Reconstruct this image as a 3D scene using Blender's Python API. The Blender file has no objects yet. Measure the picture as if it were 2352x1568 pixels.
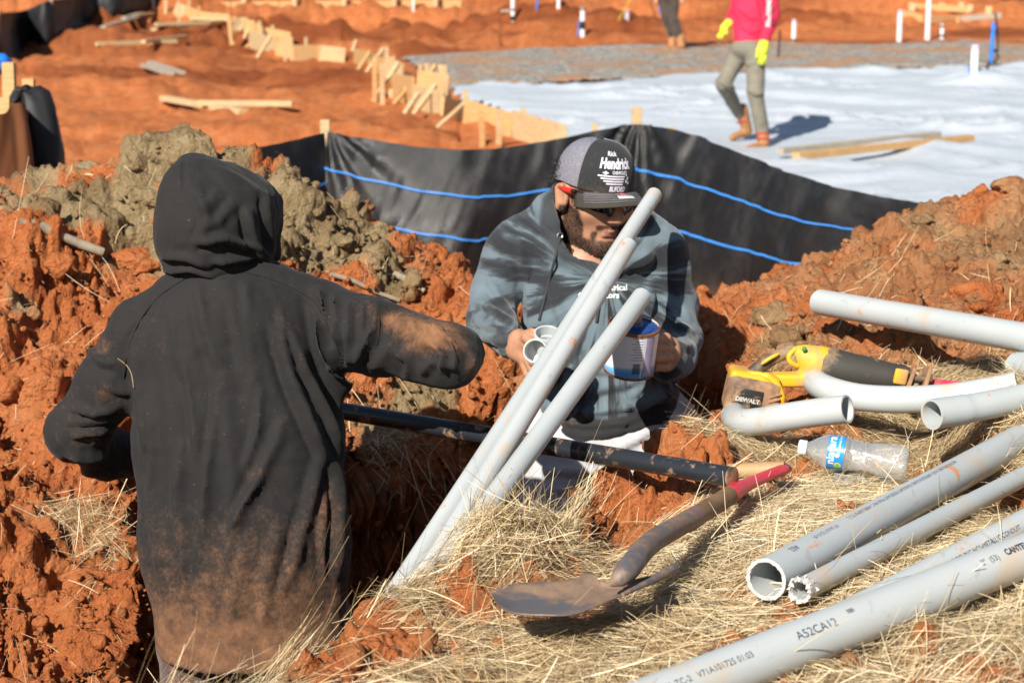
import bpy, bmesh, math, random
import numpy as np
from mathutils import Vector, Matrix

random.seed(7)
rng = np.random.default_rng(7)
scene = bpy.context.scene
COL = scene.collection
PI = math.pi

# ------------------------------------------------------------------ camera, world, sun, exposure
CAM_Z = 2.10                      # eye height above the graded pad
PITCH = math.atan(934 / 4400.0)
FOC = 4400.0                      # focal length in units of 1/2352 of the picture width
cam_d = bpy.data.cameras.new('camera')
cam = bpy.data.objects.new('camera', cam_d)
COL.objects.link(cam)
cam.location = (0, 0, CAM_Z)
cam.rotation_euler = (PI / 2 - PITCH, 0, 0)
cam_d.sensor_width = 36.0
cam_d.lens = 36.0 * FOC / 2352.0
cam_d.clip_start = 0.05
cam_d.clip_end = 600.0
cam_d.dof.use_dof = True
cam_d.dof.focus_distance = 3.3
cam_d.dof.aperture_fstop = 8.0
scene.camera = cam

SUN_EL, SUN_AZ = math.radians(37), math.radians(27)   # light travels to +y, a little to +x
world = bpy.data.worlds.new('World')
scene.world = world
world.use_nodes = True
_wn = world.node_tree.nodes
_sky = _wn.new('ShaderNodeTexSky')
_sky.sky_type = 'NISHITA'
_sky.sun_disc = False
_sky.sun_elevation = SUN_EL
_sky.sun_rotation = PI + SUN_AZ
_sky.air_density = 1.0
_sky.dust_density = 0.6
_bg = _wn['Background']
_bg.inputs['Strength'].default_value = 0.05
world.node_tree.links.new(_sky.outputs[0], _bg.inputs[0])

sun_d = bpy.data.lights.new('sun', 'SUN')
sun_d.energy = 4.8
sun_d.angle = math.radians(0.53)
sun_d.color = (1.0, 0.94, 0.84)
sun = bpy.data.objects.new('sun', sun_d)
COL.objects.link(sun)
_dir = Vector((math.sin(SUN_AZ) * math.cos(SUN_EL), math.cos(SUN_AZ) * math.cos(SUN_EL), -math.sin(SUN_EL)))
sun.rotation_euler = _dir.to_track_quat('-Z', 'Y').to_euler()
sun.location = (-6, -12, 14)

vs = scene.view_settings
vs.view_transform = 'Standard'
vs.look = 'None'
vs.exposure = 0.62
vs.gamma = 1.0
vs.use_curve_mapping = False
scene.cycles.use_denoising = True
scene.cycles.max_bounces = 8
scene.cycles.diffuse_bounces = 4
scene.cycles.glossy_bounces = 3
scene.cycles.transmission_bounces = 6
scene.cycles.transparent_max_bounces = 8
scene.cycles.caustics_refractive = False
scene.cycles.caustics_reflective = False
scene.cycles.sample_clamp_indirect = 6.0

# ------------------------------------------------------------------ survey helpers
SP, CP = math.sin(PITCH), math.cos(PITCH)


def P(x, y, t):
    """place seen at (x, y) in a 2352 wide survey of the site, t metres along the view axis"""
    cx, cy = (x - 1176) / FOC, (784 - y) / FOC
    return Vector((cx * t, t * (CP + SP * cy), CAM_Z + t * (CP * cy - SP)))


def T(y, drop):
    """distance at which a level `drop` metres under the eye is met on survey row y"""
    return drop / (SP - CP * (784 - y) / FOC)


def G(x, y, drop):
    return P(x, y, T(y, drop))


def pix(pts):
    """world points (n,3) -> survey x, y, t"""
    pts = np.asarray(pts, dtype=np.float64)
    X, Y, Z = pts[:, 0], pts[:, 1], pts[:, 2] - CAM_Z
    t = CP * Y - SP * Z
    cy = (SP * Y + CP * Z) / t
    return 1176 + FOC * X / t, 784 - FOC * cy, t


# ------------------------------------------------------------------ noise (numpy)
def _hash(ix, iy, iz, seed):
    h = (ix.astype(np.int64) * 374761393 + iy.astype(np.int64) * 668265263 + iz.astype(np.int64) * 2147483647 + seed * 974711) & 0xFFFFFFFF
    h = ((h ^ (h >> 13)) * 1274126177) & 0xFFFFFFFF
    h = ((h ^ (h >> 16)) * 2246822519) & 0xFFFFFFFF
    return (h ^ (h >> 15)) & 0xFFFFFFFF


def vnoise(p, scale=1.0, seed=0):
    """smooth value noise, about -1..1"""
    q = np.asarray(p, dtype=np.float64) * scale
    i = np.floor(q).astype(np.int64)
    f = q - i
    f = f * f * f * (f * (f * 6 - 15) + 10)
    out = 0.0
    for dx in (0, 1):
        wx = f[:, 0] if dx else 1 - f[:, 0]
        for dy in (0, 1):
            wy = f[:, 1] if dy else 1 - f[:, 1]
            for dz in (0, 1):
                wz = f[:, 2] if dz else 1 - f[:, 2]
                out = out + wx * wy * wz * (_hash(i[:, 0] + dx, i[:, 1] + dy, i[:, 2] + dz, seed) / 2147483647.5 - 1)
    return out


def fbm(p, scale=1.0, octaves=4, seed=0, gain=0.5):
    a, s, out = 1.0, scale, 0.0
    for o in range(octaves):
        out = out + a * vnoise(p, s, seed + o * 17)
        a *= gain
        s *= 2.03
    return out


def clods(p, scale, seed=0):
    """rounded lumps: 0 in the gaps .. about 1 on a lump, each lump its own height"""
    q = np.asarray(p, dtype=np.float64) * scale
    i = np.floor(q).astype(np.int64)
    best = np.zeros(len(q))
    for dx in (-1, 0, 1):
        for dy in (-1, 0, 1):
            for dz in (-1, 0, 1):
                c = i + np.array([dx, dy, dz])
                h = _hash(c[:, 0], c[:, 1], c[:, 2], seed)
                ox = (h & 0x3FF) / 1023.0
                oy = ((h >> 10) & 0x3FF) / 1023.0
                oz = ((h >> 20) & 0x3FF) / 1023.0
                d2 = (c[:, 0] + ox - q[:, 0]) ** 2 + (c[:, 1] + oy - q[:, 1]) ** 2 + (c[:, 2] + oz - q[:, 2]) ** 2
                hh = _hash(c[:, 0], c[:, 1], c[:, 2], seed + 5) / 4294967295.0
                r = 0.35 + 0.5 * hh
                v = np.clip(1 - d2 / (r * r), 0, 1) ** 0.5 * (0.35 + 0.65 * hh)
                best = np.maximum(best, v)
    return best


def sstep(a, b, x):
    t = np.clip((x - a) / (b - a), 0, 1)
    return t * t * (3 - 2 * t)


def poly_sd(poly, X, Y):
    """signed distance to a closed polygon, negative inside (arrays)"""
    poly = np.asarray(poly, dtype=np.float64)
    n = len(poly)
    d = np.full(X.shape, 1e9)
    inside = np.zeros(X.shape, dtype=bool)
    for k in range(n):
        a, b = poly[k], poly[(k + 1) % n]
        e = b - a
        wx, wy = X - a[0], Y - a[1]
        t = np.clip((wx * e[0] + wy * e[1]) / (e @ e + 1e-12), 0, 1)
        d = np.minimum(d, (wx - e[0] * t) ** 2 + (wy - e[1] * t) ** 2)
        c = ((a[1] > Y) != (b[1] > Y))
        xs = a[0] + (Y - a[1]) / (e[1] if abs(e[1]) > 1e-12 else 1e-12) * e[0]
        inside ^= c & (X < xs)
    d = np.sqrt(d)
    return np.where(inside, -d, d)


# ------------------------------------------------------------------ objects
def tag(o, label=None, cat=None, group=None, kind=None):
    if label:
        o['label'] = label
    if cat:
        o['category'] = cat
    if group:
        o['group'] = group
    if kind:
        o['kind'] = kind
    return o


def empty(name, loc=(0, 0, 0), rot=None):
    o = bpy.data.objects.new(name, None)
    COL.objects.link(o)
    o.location = loc
    if rot is not None:
        o.rotation_euler = rot
    o.empty_display_size = 0.05
    return o


def wmat(o):
    if o.parent is None:
        return o.matrix_basis.copy()
    return wmat(o.parent) @ o.matrix_parent_inverse @ o.matrix_basis


def link(name, me, mat=None, parent=None, smooth=True):
    """mesh given in world coordinates -> object (kept in place under its parent)"""
    o = bpy.data.objects.new(name, me)
    COL.objects.link(o)
    if mat is not None:
        for m in (mat if isinstance(mat, (list, tuple)) else [mat]):
            me.materials.append(m)
    if smooth and len(me.polygons):
        me.polygons.foreach_set('use_smooth', np.ones(len(me.polygons), dtype=bool))
    if parent is not None:
        o.parent = parent
        mw = wmat(parent)
        o.matrix_parent_inverse = mw.inverted()
    return o


def mesh_np(name, verts, faces, attrs=None):
    """faces: (n,3) or (n,4) int array"""
    me = bpy.data.meshes.new(name)
    verts = np.asarray(verts, dtype=np.float32)
    faces = np.asarray(faces, dtype=np.int32)
    k = faces.shape[1]
    me.vertices.add(len(verts))
    me.vertices.foreach_set('co', verts.ravel())
    me.loops.add(faces.size)
    me.loops.foreach_set('vertex_index', faces.ravel())
    me.polygons.add(len(faces))
    me.polygons.foreach_set('loop_start', np.arange(0, faces.size, k, dtype=np.int32))
    me.polygons.foreach_set('loop_total', np.full(len(faces), k, dtype=np.int32))
    me.update(calc_edges=True)
    me.validate()
    for nm, v in (attrs or {}).items():
        a = me.attributes.new(nm, 'FLOAT', 'POINT')
        a.data.foreach_set('value', np.asarray(v, dtype=np.float32))
    return me


def mesh_bm(name, bm):
    me = bpy.data.meshes.new(name)
    bm.normal_update()
    bm.to_mesh(me)
    bm.free()
    return me


def frame(d, up=Vector((0, 0, 1))):
    """matrix with local X along d"""
    x = d.normalized()
    if abs(x.dot(up)) > 0.98:
        up = Vector((0, 1, 0))
    y = up.cross(x).normalized()
    z = x.cross(y)
    return Matrix((x, y, z)).transposed()


def box_bm(bm, mat, sx, sy, sz, bev=0.0, mi=0):
    """box of size sx,sy,sz centred on the origin of mat"""
    r = bmesh.ops.create_cube(bm, size=1.0)
    vs_ = r['verts']
    bmesh.ops.scale(bm, vec=(sx, sy, sz), verts=vs_)
    fs = {f for v in vs_ for f in v.link_faces}
    for f in fs:
        f.material_index = mi
    if bev > 0:
        es = list({e for v in vs_ for e in v.link_edges})
        rb = bmesh.ops.bevel(bm, geom=es, offset=bev, segments=2, affect='EDGES', profile=0.6)
        vs_ = list({v for f in rb['faces'] for v in f.verts} | {v for v in vs_ if v.is_valid})
    bmesh.ops.transform(bm, matrix=mat, verts=[v for v in vs_ if v.is_valid])
    return vs_


def beam(a, b, w, h, up=Vector((0, 0, 1)), bev=0.002, name='m'):
    """timber from a to b, w across, h in the up direction"""
    a, b = Vector(a), Vector(b)
    m = frame(b - a, up).to_4x4()
    m.translation = (a + b) / 2
    bm = bmesh.new()
    box_bm(bm, m, (b - a).length, w, h, bev)
    return mesh_bm(name, bm)


def tube(pts, radii, seg=16, inner=None, cap=True, name='tube', jag=0.0):
    """round tube along pts; inner = wall thickness for an open pipe"""
    pts = [Vector(p) for p in pts]
    n = len(pts)
    if not hasattr(radii, '__len__'):
        radii = [radii] * n
    tang = [(pts[min(i + 1, n - 1)] - pts[max(i - 1, 0)]).normalized() for i in range(n)]
    ref = Vector((0, 0, 1))
    if abs(tang[0].dot(ref)) > 0.95:
        ref = Vector((0, 1, 0))
    yv = ref.cross(tang[0]).normalized()
    V, rings = [], []
    fr = []
    for i in range(n):
        if i:
            yv = (yv - tang[i] * yv.dot(tang[i])).normalized()
        fr.append((yv.copy(), tang[i].cross(yv)))

    def ring(i, r, off=0.0, jg=0.0):
        base = len(V)
        for k in range(seg):
            a = 2 * PI * k / seg
            j = jg * (random.random() - 0.5)
            V.append(pts[i] + (fr[i][0] * math.cos(a) + fr[i][1] * math.sin(a)) * r + tang[i] * (off + j))
        rings.append(base)
        return base
    Fq = []

    def bridge(a, b):
        for k in range(seg):
            k2 = (k + 1) % seg
            Fq.append((a + k, a + k2, b + k2, b + k))
    out = [ring(i, radii[i], 0, jag if i in (0, n - 1) else 0) for i in range(n)]
    for i in range(n - 1):
        bridge(out[i], out[i + 1])
    if inner:
        inn = [ring(i, radii[i] - inner, 0, jag if i in (0, n - 1) else 0) for i in range(n)]
        for i in range(n - 1):
            bridge(inn[i + 1], inn[i])
        bridge(inn[0], out[0])
        bridge(out[-1], inn[-1])
    me = bpy.data.meshes.new(name)
    faces = [f for f in Fq]
    if cap and not inner:
        faces.append(tuple(reversed(range(out[0], out[0] + seg))))
        faces.append(tuple(range(out[-1], out[-1] + seg)))
    me.from_pydata([tuple(v) for v in V], [], faces)
    me.update()
    if inner or cap:
        sh = [True] * len(me.polygons)
        me.polygons.foreach_set('use_smooth', sh)
        try:
            me.set_sharp_from_angle(angle=math.radians(50))
        except Exception:
            pass
    return me


def lathe(axis_o, axis_d, prof, seg=24, name='lathe', up=Vector((0, 0, 1)), closed=False):
    """prof: list of (distance along axis, radius)"""
    m = frame(Vector(axis_d), up)
    o = Vector(axis_o)
    V, Fq = [], []
    for (s, r) in prof:
        for k in range(seg):
            a = 2 * PI * k / seg
            V.append(tuple(o + m @ Vector((s, r * math.cos(a), r * math.sin(a)))))
    for i in range(len(prof) - 1):
        for k in range(seg):
            k2 = (k + 1) % seg
            Fq.append((i * seg + k, i * seg + k2, (i + 1) * seg + k2, (i + 1) * seg + k))
    me = bpy.data.meshes.new(name)
    me.from_pydata(V, [], Fq)
    me.update()
    me.polygons.foreach_set('use_smooth', [True] * len(me.polygons))
    try:
        me.set_sharp_from_angle(angle=math.radians(42))
    except Exception:
        pass
    return me


def join_me(name, mes):
    """several meshes (same material slot order) into one"""
    bm = bmesh.new()
    for m in mes:
        bm.from_mesh(m)
    for m in mes:
        bpy.data.meshes.remove(m)
    return mesh_bm(name, bm)


def text_mesh(body, size, name='lettering', bold=0.0, shear=0.0, align='LEFT', cut=0.004, xs=1.0):
    """flat lettering in local x/y, returned as mesh (not linked)"""
    cu = bpy.data.curves.new('txt', 'FONT')
    cu.body = body
    cu.size = size
    cu.offset = bold
    cu.shear = shear
    cu.align_x = align
    cu.align_y = 'CENTER'
    cu.resolution_u = 3
    ob = bpy.data.objects.new('txt', cu)
    COL.objects.link(ob)
    dg = bpy.context.evaluated_depsgraph_get()
    me = bpy.data.meshes.new_from_object(ob.evaluated_get(dg))
    bpy.data.objects.remove(ob)
    me.name = name
    bm = bmesh.new()
    bm.from_mesh(me)
    for _ in range(2):
        es = [e for e in bm.edges if e.calc_length() > cut]
        if es:
            bmesh.ops.subdivide_edges(bm, edges=es, cuts=1)
    bmesh.ops.triangulate(bm, faces=bm.faces[:])
    bm.to_mesh(me)
    bm.free()
    if xs != 1.0:
        for v in me.vertices:
            v.co.x *= xs
    return me


# ------------------------------------------------------------------ materials
class MT:
    def __init__(self, name):
        self.m = bpy.data.materials.new(name)
        self.m.use_nodes = True
        self.nt = self.m.node_tree
        self.b = self.nt.nodes['Principled BSDF']
        self.tc = None

    def n(self, kind, **kw):
        nd = self.nt.nodes.new('ShaderNode' + kind)
        for k, v in kw.items():
            if k.startswith('i_'):
                key = k[2:]
                key = int(key) if key.isdigit() else key.replace('_', ' ')
                self.put(nd.inputs[key], v)
            else:
                setattr(nd, k, v)
        return nd

    def put(self, sock, v):
        if isinstance(v, bpy.types.NodeSocket):
            self.nt.links.new(v, sock)
        elif isinstance(v, bpy.types.Node):
            self.nt.links.new(v.outputs[0], sock)
        else:
            if hasattr(sock.default_value, '__len__') and hasattr(v, '__len__') and len(v) == 3 and len(sock.default_value) == 4:
                v = (*v, 1.0)
            sock.default_value = v

    def obj(self):
        if self.tc is None:
            self.tc = self.n('TexCoord')
        return self.tc.outputs['Object']

    def noise(self, scale, detail=4, rough=0.55, vec=None, dist=0.0):
        return self.n('TexNoise', i_Vector=vec if vec is not None else self.obj(), i_Scale=scale, i_Detail=detail, i_Roughness=rough, i_Distortion=dist).outputs['Fac']

    def ramp(self, fac, stops, interp='LINEAR'):
        nd = self.n('ValToRGB')
        el = nd.color_ramp.elements
        nd.color_ramp.interpolation = interp
        while len(el) < len(stops):
            el.new(0.5)
        for e, (p, c) in zip(el, stops):
            e.position = p
            c = (c, c, c) if not hasattr(c, '__len__') else c
            e.color = (*c, 1.0)
        self.put(nd.inputs[0], fac)
        return nd.outputs[0]

    def mix(self, fac, a, b, mode='MIX'):
        nd = self.n('Mix', data_type='RGBA', blend_type=mode)
        self.put(nd.inputs[0], fac)
        self.put(nd.inputs[6], a)
        self.put(nd.inputs[7], b)
        return nd.outputs[2]

    def math(self, op, a, b=0.0, clamp=False):
        nd = self.n('Math', operation=op, use_clamp=clamp)
        self.put(nd.inputs[0], a)
        self.put(nd.inputs[1], b)
        return nd.outputs[0]

    def attr(self, name):
        return self.n('Attribute', attribute_name=name).outputs['Fac']

    def sep(self, vec=None):
        nd = self.n('SeparateXYZ')
        self.put(nd.inputs[0], vec if vec is not None else self.obj())
        return nd.outputs

    def mapping(self, scale=(1, 1, 1), rot=(0, 0, 0), loc=(0, 0, 0), vec=None):
        return self.n('Mapping', i_Vector=vec if vec is not None else self.obj(), i_Scale=scale, i_Rotation=rot, i_Location=loc).outputs[0]

    def bump(self, h, strength=0.4, dist=0.01, normal=None):
        nd = self.n('Bump', i_Height=h, i_Strength=strength, i_Distance=dist)
        if normal is not None:
            self.put(nd.inputs['Normal'], normal)
        self.put(self.b.inputs['Normal'], nd.outputs[0])
        return nd.outputs[0]

    def set(self, **kw):
        for k, v in kw.items():
            key = {'color': 'Base Color', 'rough': 'Roughness', 'metal': 'Metallic', 'spec': 'Specular IOR Level', 'trans': 'Transmission Weight',
                   'sheen': 'Sheen Weight', 'alpha': 'Alpha', 'ior': 'IOR', 'sss': 'Subsurface Weight', 'coat': 'Coat Weight'}.get(k, k)
            self.put(self.b.inputs[key], v)
        return self


ORANGE = (0.52, 0.150, 0.042)
ORANGE_D = (0.34, 0.085, 0.024)
DUST = (0.55, 0.25, 0.11)


def simple(name, color, rough=0.6, var=0.12, scale=30.0, bump=0.0, bscale=120.0, **kw):
    m = MT(name)
    nz = m.noise(scale, 5)
    c2 = tuple(max(0, c * (1 - var * 2)) for c in color)
    c3 = tuple(min(1, c * (1 + var)) for c in color)
    m.set(color=m.ramp(nz, [(0.25, c2), (0.5, color), (0.75, c3)]), rough=rough, **kw)
    if bump:
        m.bump(m.noise(bscale, 4), bump, 0.004)
    return m.m


def dirty(name, color, rough=0.45, amount=0.5, scale=9.0, dirt=DUST, grain=60.0, bump=0.08, **kw):
    """base coat with smears and specks of clay"""
    m = MT(name)
    base = m.ramp(m.noise(4.0, 3), [(0.3, tuple(c * 0.93 for c in color)), (0.7, color)])
    big = m.noise(scale, 7, 0.62, dist=0.5)
    fine = m.noise(grain, 5, 0.7)
    k = m.math('ADD', m.math('MULTIPLY', big, 0.75), m.math('MULTIPLY', fine, 0.25))
    lo = 0.64 - 0.25 * amount
    mask = m.ramp(k, [(lo, 0.0), (lo + 0.09, 0.75), (lo + 0.2, 0.95)])
    dc = m.ramp(fine, [(0.3, tuple(c * 0.7 for c in dirt)), (0.7, dirt)])
    m.set(color=m.mix(mask, base, dc), rough=m.math('ADD', m.math('MULTIPLY', mask, 0.9 - rough), rough), **kw)
    if bump:
        m.bump(m.math('ADD', mask, m.math('MULTIPLY', fine, 0.3)), bump, 0.004)
    return m.m

# ================================================================== SETTING: the ground
PAD = 2.06                                   # pad lies this far under the eye


def ctl(lst):
    return [P(*a) for a in lst]


PIPES = {  # survey of the straight conduits lying about: two points on each axis, radius
    'near': ((1792, 1495, 2.36), (2352, 1276, 2.66), 0.0302),
    'pair': ((1760, 1330, 2.735), (2049, 1172, 3.127), 0.0302),
    'slim': ((1838, 1356, 2.70), (2120, 1212, 3.05), 0.0172),
    'back': ((2124, 1321, 2.72), (2352, 1203, 2.90), 0.0211),
    'top': ((1884, 694, 4.50), (2346, 774, 3.88), 0.0302),
}


def pipe_pt(k, s):
    a, b, r = PIPES[k]
    a, b = P(*a), P(*b)
    return a.lerp(b, s)


pts = []
for x, y, d in [(2352, 1568, .88), (1700, 1568, .90), (1100, 1568, .92), (700, 1568, .955), (1500, 1450, .92), (1200, 1450, .935), (950, 1400, .945),
                (1500, 1250, .96), (1250, 1240, .955), (1700, 1165, .985), (1450, 1130, .97), (1950, 1090, .99), (2200, 1000, .99),
                (1800, 1040, 1.01), (1600, 1010, .97), (1700, 950, .97), (2352, 960, .985), (2100, 920, .99), (1950, 830, .935), (2100, 810, .90),
                (2352, 870, .88), (2600, 1000, .95), (2600, 1300, .90), (2900, 1500, .9), (600, 1560, .965), (350, 1600, .96), (1250, 1180, .985), (1080, 1225, .95), (1150, 1195, .955)]:
    pts.append(G(x, y, d))
for k in PIPES:
    for s in ((0, .5, 1.0, 1.5, 2.0) if k != 'top' else (.08, .5, 1.0)):
        p = pipe_pt(k, s)
        pts.append(p - Vector((0, 0, PIPES[k][2] + .012)))
pts += ctl([(2352, 790, 4.2), (2352, 400, 5.6), (2200, 470, 5.6), (2090, 492, 5.55), (2000, 525, 5.5), (1900, 580, 5.4), (1840, 615, 5.3), (1780, 655, 5.2),
            (1700, 700, 5.0), (1720, 790, 4.75), (2200, 600, 5.0), (2352, 600, 4.95), (2000, 650, 4.95), (1850, 700, 4.8), (2600, 380, 5.6), (2600, 600, 4.9), (2600, 800, 4.1),
            (0, 415, 5.2), (120, 402, 5.2), (200, 378, 5.25), (300, 345, 5.3), (430, 290, 5.3), (530, 350, 5.3), (650, 402, 5.3), (780, 440, 5.3),
            (900, 530, 5.2), (1000, 610, 5.1), (1060, 665, 5.0), (0, 700, 4.55), (200, 700, 4.65), (350, 600, 4.9), (200, 1000, 4.2), (0, 1000, 4.1),
            (0, 1300, 3.72), (200, 1300, 3.8), (0, 1568, 3.4), (250, 1520, 3.55), (800, 600, 4.95), (900, 700, 4.85), (1000, 800, 4.75), (1100, 850, 4.7),
            (900, 950, 4.45), (1100, 1000, 4.48), (1150, 720, 4.95), (1640, 750, 4.85), (1350, 760, 4.95), (-300, 430, 5.2), (-300, 800, 4.4), (-300, 1300, 3.7), (-300, 1600, 3.4)])
pts += ctl([(480, 318, 5.32), (390, 312, 5.3)])
for x in (-1200, -500, 0, 300, 600, 900, 1200, 1500, 1800, 2100, 2400, 2900, 3500):      # behind the spoil heaps the ground drops to the pad
    for t_, d in ((6.6, 1.35), (8.0, 1.66), (10.0, 1.9)):
        if x > 1650 and t_ == 6.6:
            d = 1.2
        p = P(x, 600, t_)
        p.z = CAM_Z - d
        pts.append(p)
for x in range(-2200, 4800, 700):
    for t_, d in ((13, PAD), (17, PAD), (23, PAD), (30, PAD), (36, PAD - .03), (43, 1.85), (52, 1.25), (66, .2), (110, -3), (300, -9)):
        p = P(x, 300, t_)
        p.z = CAM_Z - d
        pts.append(p)
for X in (-6, -3, -1.2, 0, 1.2, 3, 6):
    for Y in (-5, -1, 1.0):
        pts.append(Vector((X, Y, CAM_Z - .93)))
C = np.array([tuple(p) for p in pts])


def cuv(X, Y):
    Yc = np.maximum(Y, 1.2)
    return np.stack([X / Yc * 2.6, np.log(Yc) * 1.0 + np.minimum(Y - 1.2, 0) * .3], 1)


_q = cuv(C[:, 0], C[:, 1])
EPS2 = 0.03 ** 2


def _ker(a, b):
    d2 = ((a[:, None, :] - b[None, :, :]) ** 2).sum(-1)
    return np.sqrt(d2 + EPS2)


_A = _ker(_q, _q) - np.eye(len(_q)) * 0.004
_A1 = np.block([[_A, np.ones((len(_q), 1))], [np.ones((1, len(_q))), np.zeros((1, 1))]])
_w = np.linalg.lstsq(_A1, np.append(C[:, 2], 0), rcond=None)[0]


def base_z(X, Y):
    out = np.empty(len(X))
    for s in range(0, len(X), 20000):
        out[s:s + 20000] = _ker(cuv(X[s:s + 20000], Y[s:s + 20000]), _q) @ _w[:-1] + _w[-1]
    return out


TR = [G(*a) for a in [(-250, 1760, .95), (340, 1600, .95), (600, 1552, .95), (720, 1440, .95), (810, 1340, .95), (950, 1318, .95), (1060, 1240, .95), (1190, 1188, .96), (1300, 1200, .97),
                      (1345, 1105, .98), (1500, 1012, .98), (1640, 935, .97), (1672, 885, .95), (1715, 850, .95)]]
TR += ctl([(1700, 800, 4.62), (1600, 800, 4.85), (1300, 800, 4.9), (1150, 900, 4.72), (1050, 1000, 4.42), (800, 1000, 4.28), (600, 1000, 4.35), (290, 1000, 4.55),
           (262, 1100, 4.15), (262, 1200, 3.85), (262, 1400, 3.5), (285, 1568, 3.2), (0, 1700, 2.95), (-300, 1750, 2.9)])
TRENCH = np.array([(p.x, p.y) for p in TR])
FLOOR_Z = CAM_Z - 2.12

# fan of grid lines: fine where the site is near, wide enough for a walk to either side
_uf = np.linspace(-.32, .32, 660)
_uo = .32 + np.cumsum(np.geomspace(.0012, .10, 46))
U = np.concatenate([-_uo[::-1], _uf, _uo])
YV = np.concatenate([np.linspace(-5, 1.2, 10)[:-1], np.linspace(1.2, 2.1, 50)[:-1], np.geomspace(2.1, 6.6, 600)[:-1], np.geomspace(6.6, 45, 215)[:-1], np.geomspace(45, 420, 40)])
nu, ny = len(U), len(YV)
YY, UU = np.meshgrid(YV, U, indexing='ij')
XX = UU * np.maximum(YY, 1.5)
# base height on a thinned grid, then filled in
_si = np.unique(np.concatenate([np.arange(0, ny, 5), [ny - 1]]))
_sj = np.unique(np.concatenate([np.arange(0, nu, 5), [nu - 1]]))
_bz = base_z(XX[np.ix_(_si, _sj)].ravel(), YY[np.ix_(_si, _sj)].ravel()).reshape(len(_si), len(_sj))
_tmp = np.stack([np.interp(np.arange(nu), _sj, r) for r in _bz])
BZ = np.stack([np.interp(np.arange(ny), _si, _tmp[:, j]) for j in range(nu)], 1)
Xf, Yf = XX.ravel(), YY.ravel()
p2 = np.stack([Xf, Yf, np.zeros_like(Xf)], 1)
near = (Yf > 1.2) & (Yf < 8.5)
sd = np.full(Xf.shape, 9.0)
_e = fbm(p2[near], 4.0, 3, 3) * .05 + vnoise(p2[near], 14.0, 9) * .018
sd[near] = poly_sd(TRENCH, Xf[near], Yf[near]) + _e
bxs0 = 1176 + FOC * Xf / np.maximum(Yf, .5)
_wd = np.where(bxs0 > 420, .15 + .22 * sstep(3.7, 4.1, Yf), .15)
cut = sstep(0.0, -1.0, sd / _wd)
Zb = BZ.ravel() * (1 - cut) + np.minimum(FLOOR_Z, BZ.ravel()) * cut
bxs, bys, bts = pix(np.stack([Xf, Yf, Zb], 1))


def blob(x, y, cx, cy, rx, ry):
    return np.exp(-(((x - cx) / rx) ** 2 + ((y - cy) / ry) ** 2))


def straw_cover(x, y, t, X, Y, s):
    """0..1 how thick the straw lies, from survey coordinates"""
    pp = np.stack([X, Y, np.zeros_like(X)], 1)
    nz = fbm(pp, 5.5, 3, 31) * .5 + fbm(pp, 22.0, 2, 37) * .22
    k = np.ones_like(x)
    rim = [(-400, 1800), (350, 1590), (560, 1548), (700, 1440), (800, 1325), (945, 1305), (1060, 1215), (1200, 1140), (1290, 1170), (1335, 1230), (1420, 1180), (1500, 1165), (1660, 1130),
           (1690, 1075), (1560, 1045), (1600, 985), (1690, 965), (1860, 965), (1990, 905), (2090, 860), (2120, 800), (2200, 790), (2420, 850), (3200, 900), (3200, 2600), (-400, 2600)]
    d = poly_sd(rim, x, y) / 60.0
    k = sstep(.45, -.45, d + nz * .7)
    for cx, cy, rx, ry, a in [(1050, 1345, 46, 34, 1.3), (850, 1440, 140, 55, 1.3), (950, 1290, 60, 18, .7), (1350, 1190, 95, 75, 1.3), (760, 1530, 110, 45, .9), (1530, 1110, 150, 42, 1.1), (1150, 1560, 90, 30, 1.0), (1800, 1075, 60, 22, .7),
                              (2130, 1490, 45, 22, .8), (1790, 920, 110, 45, 1.1), (2000, 770, 150, 40, 1.0), (1000, 1490, 130, 50, .85)]:
        k = k - a * blob(x, y, cx, cy, rx, ry) * (1 + nz)
    k = k - .75 * sstep(.32, .62, fbm(pp, 4.5, 4, 39) - .1)          # thin places where the clay shows
    k = np.clip(k, 0, 1) * (s > -.03) * (t < 5.2)
    # stray handfuls on the heaps
    for cx, cy, rx, ry, a in [(190, 1165, 85, 40, .75), (240, 1220, 55, 50, .6), (905, 985, 75, 45, .4), (2010, 610, 50, 30, .12), (1960, 690, 50, 35, .12), (2150, 860, 60, 40, .9), (900, 1110, 70, 40, .4)]:
        k = np.maximum(k, a * blob(x, y, cx, cy, rx, ry) * (t < 5.6))
    return k


STRAW = np.zeros_like(Xf)
STRAW[near] = straw_cover(bxs[near], bys[near], bts[near], Xf[near], Yf[near], sd[near])

# olive clay turned up out of the trench
OLIVE = np.zeros_like(Xf)
m = near
_n = fbm(np.stack([Xf[m], Yf[m], Zb[m]], 1), 6.0, 4, 51)
ol = np.zeros(m.sum())
for cx, cy, rx, ry, a in [(430, 330, 170, 90, 1.5), (180, 455, 240, 60, 1.2), (720, 520, 190, 95, 1.25), (640, 430, 130, 70, .9), (880, 640, 110, 60, .9), (330, 540, 120, 55, .8), (960, 900, 170, 130, .55), (140, 760, 120, 70, .45),
                          (2200, 560, 200, 110, .60), (1790, 760, 140, 90, .62), (2330, 560, 140, 140, .6), (2250, 740, 150, 50, .5), (1880, 680, 110, 70, .55), (1640, 800, 60, 70, .5), (60, 660, 60, 60, .5), (900, 950, 200, 80, .3)]:
    ol = np.maximum(ol, a * blob(bxs[m], bys[m], cx, cy, rx, ry))
OLIVE[m] = np.clip(sstep(.36, .66, ol + _n * .34), 0, 1) * np.where(bxs[m] > 1500, .72, 1.0)
OLIVE[m] = np.maximum(OLIVE[m], .46 * sstep(-.5, .3, _n + .3) * sstep(1620, 1800, bxs[m]) * (bys[m] < 830) * (bts[m] > 4.2))

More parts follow.
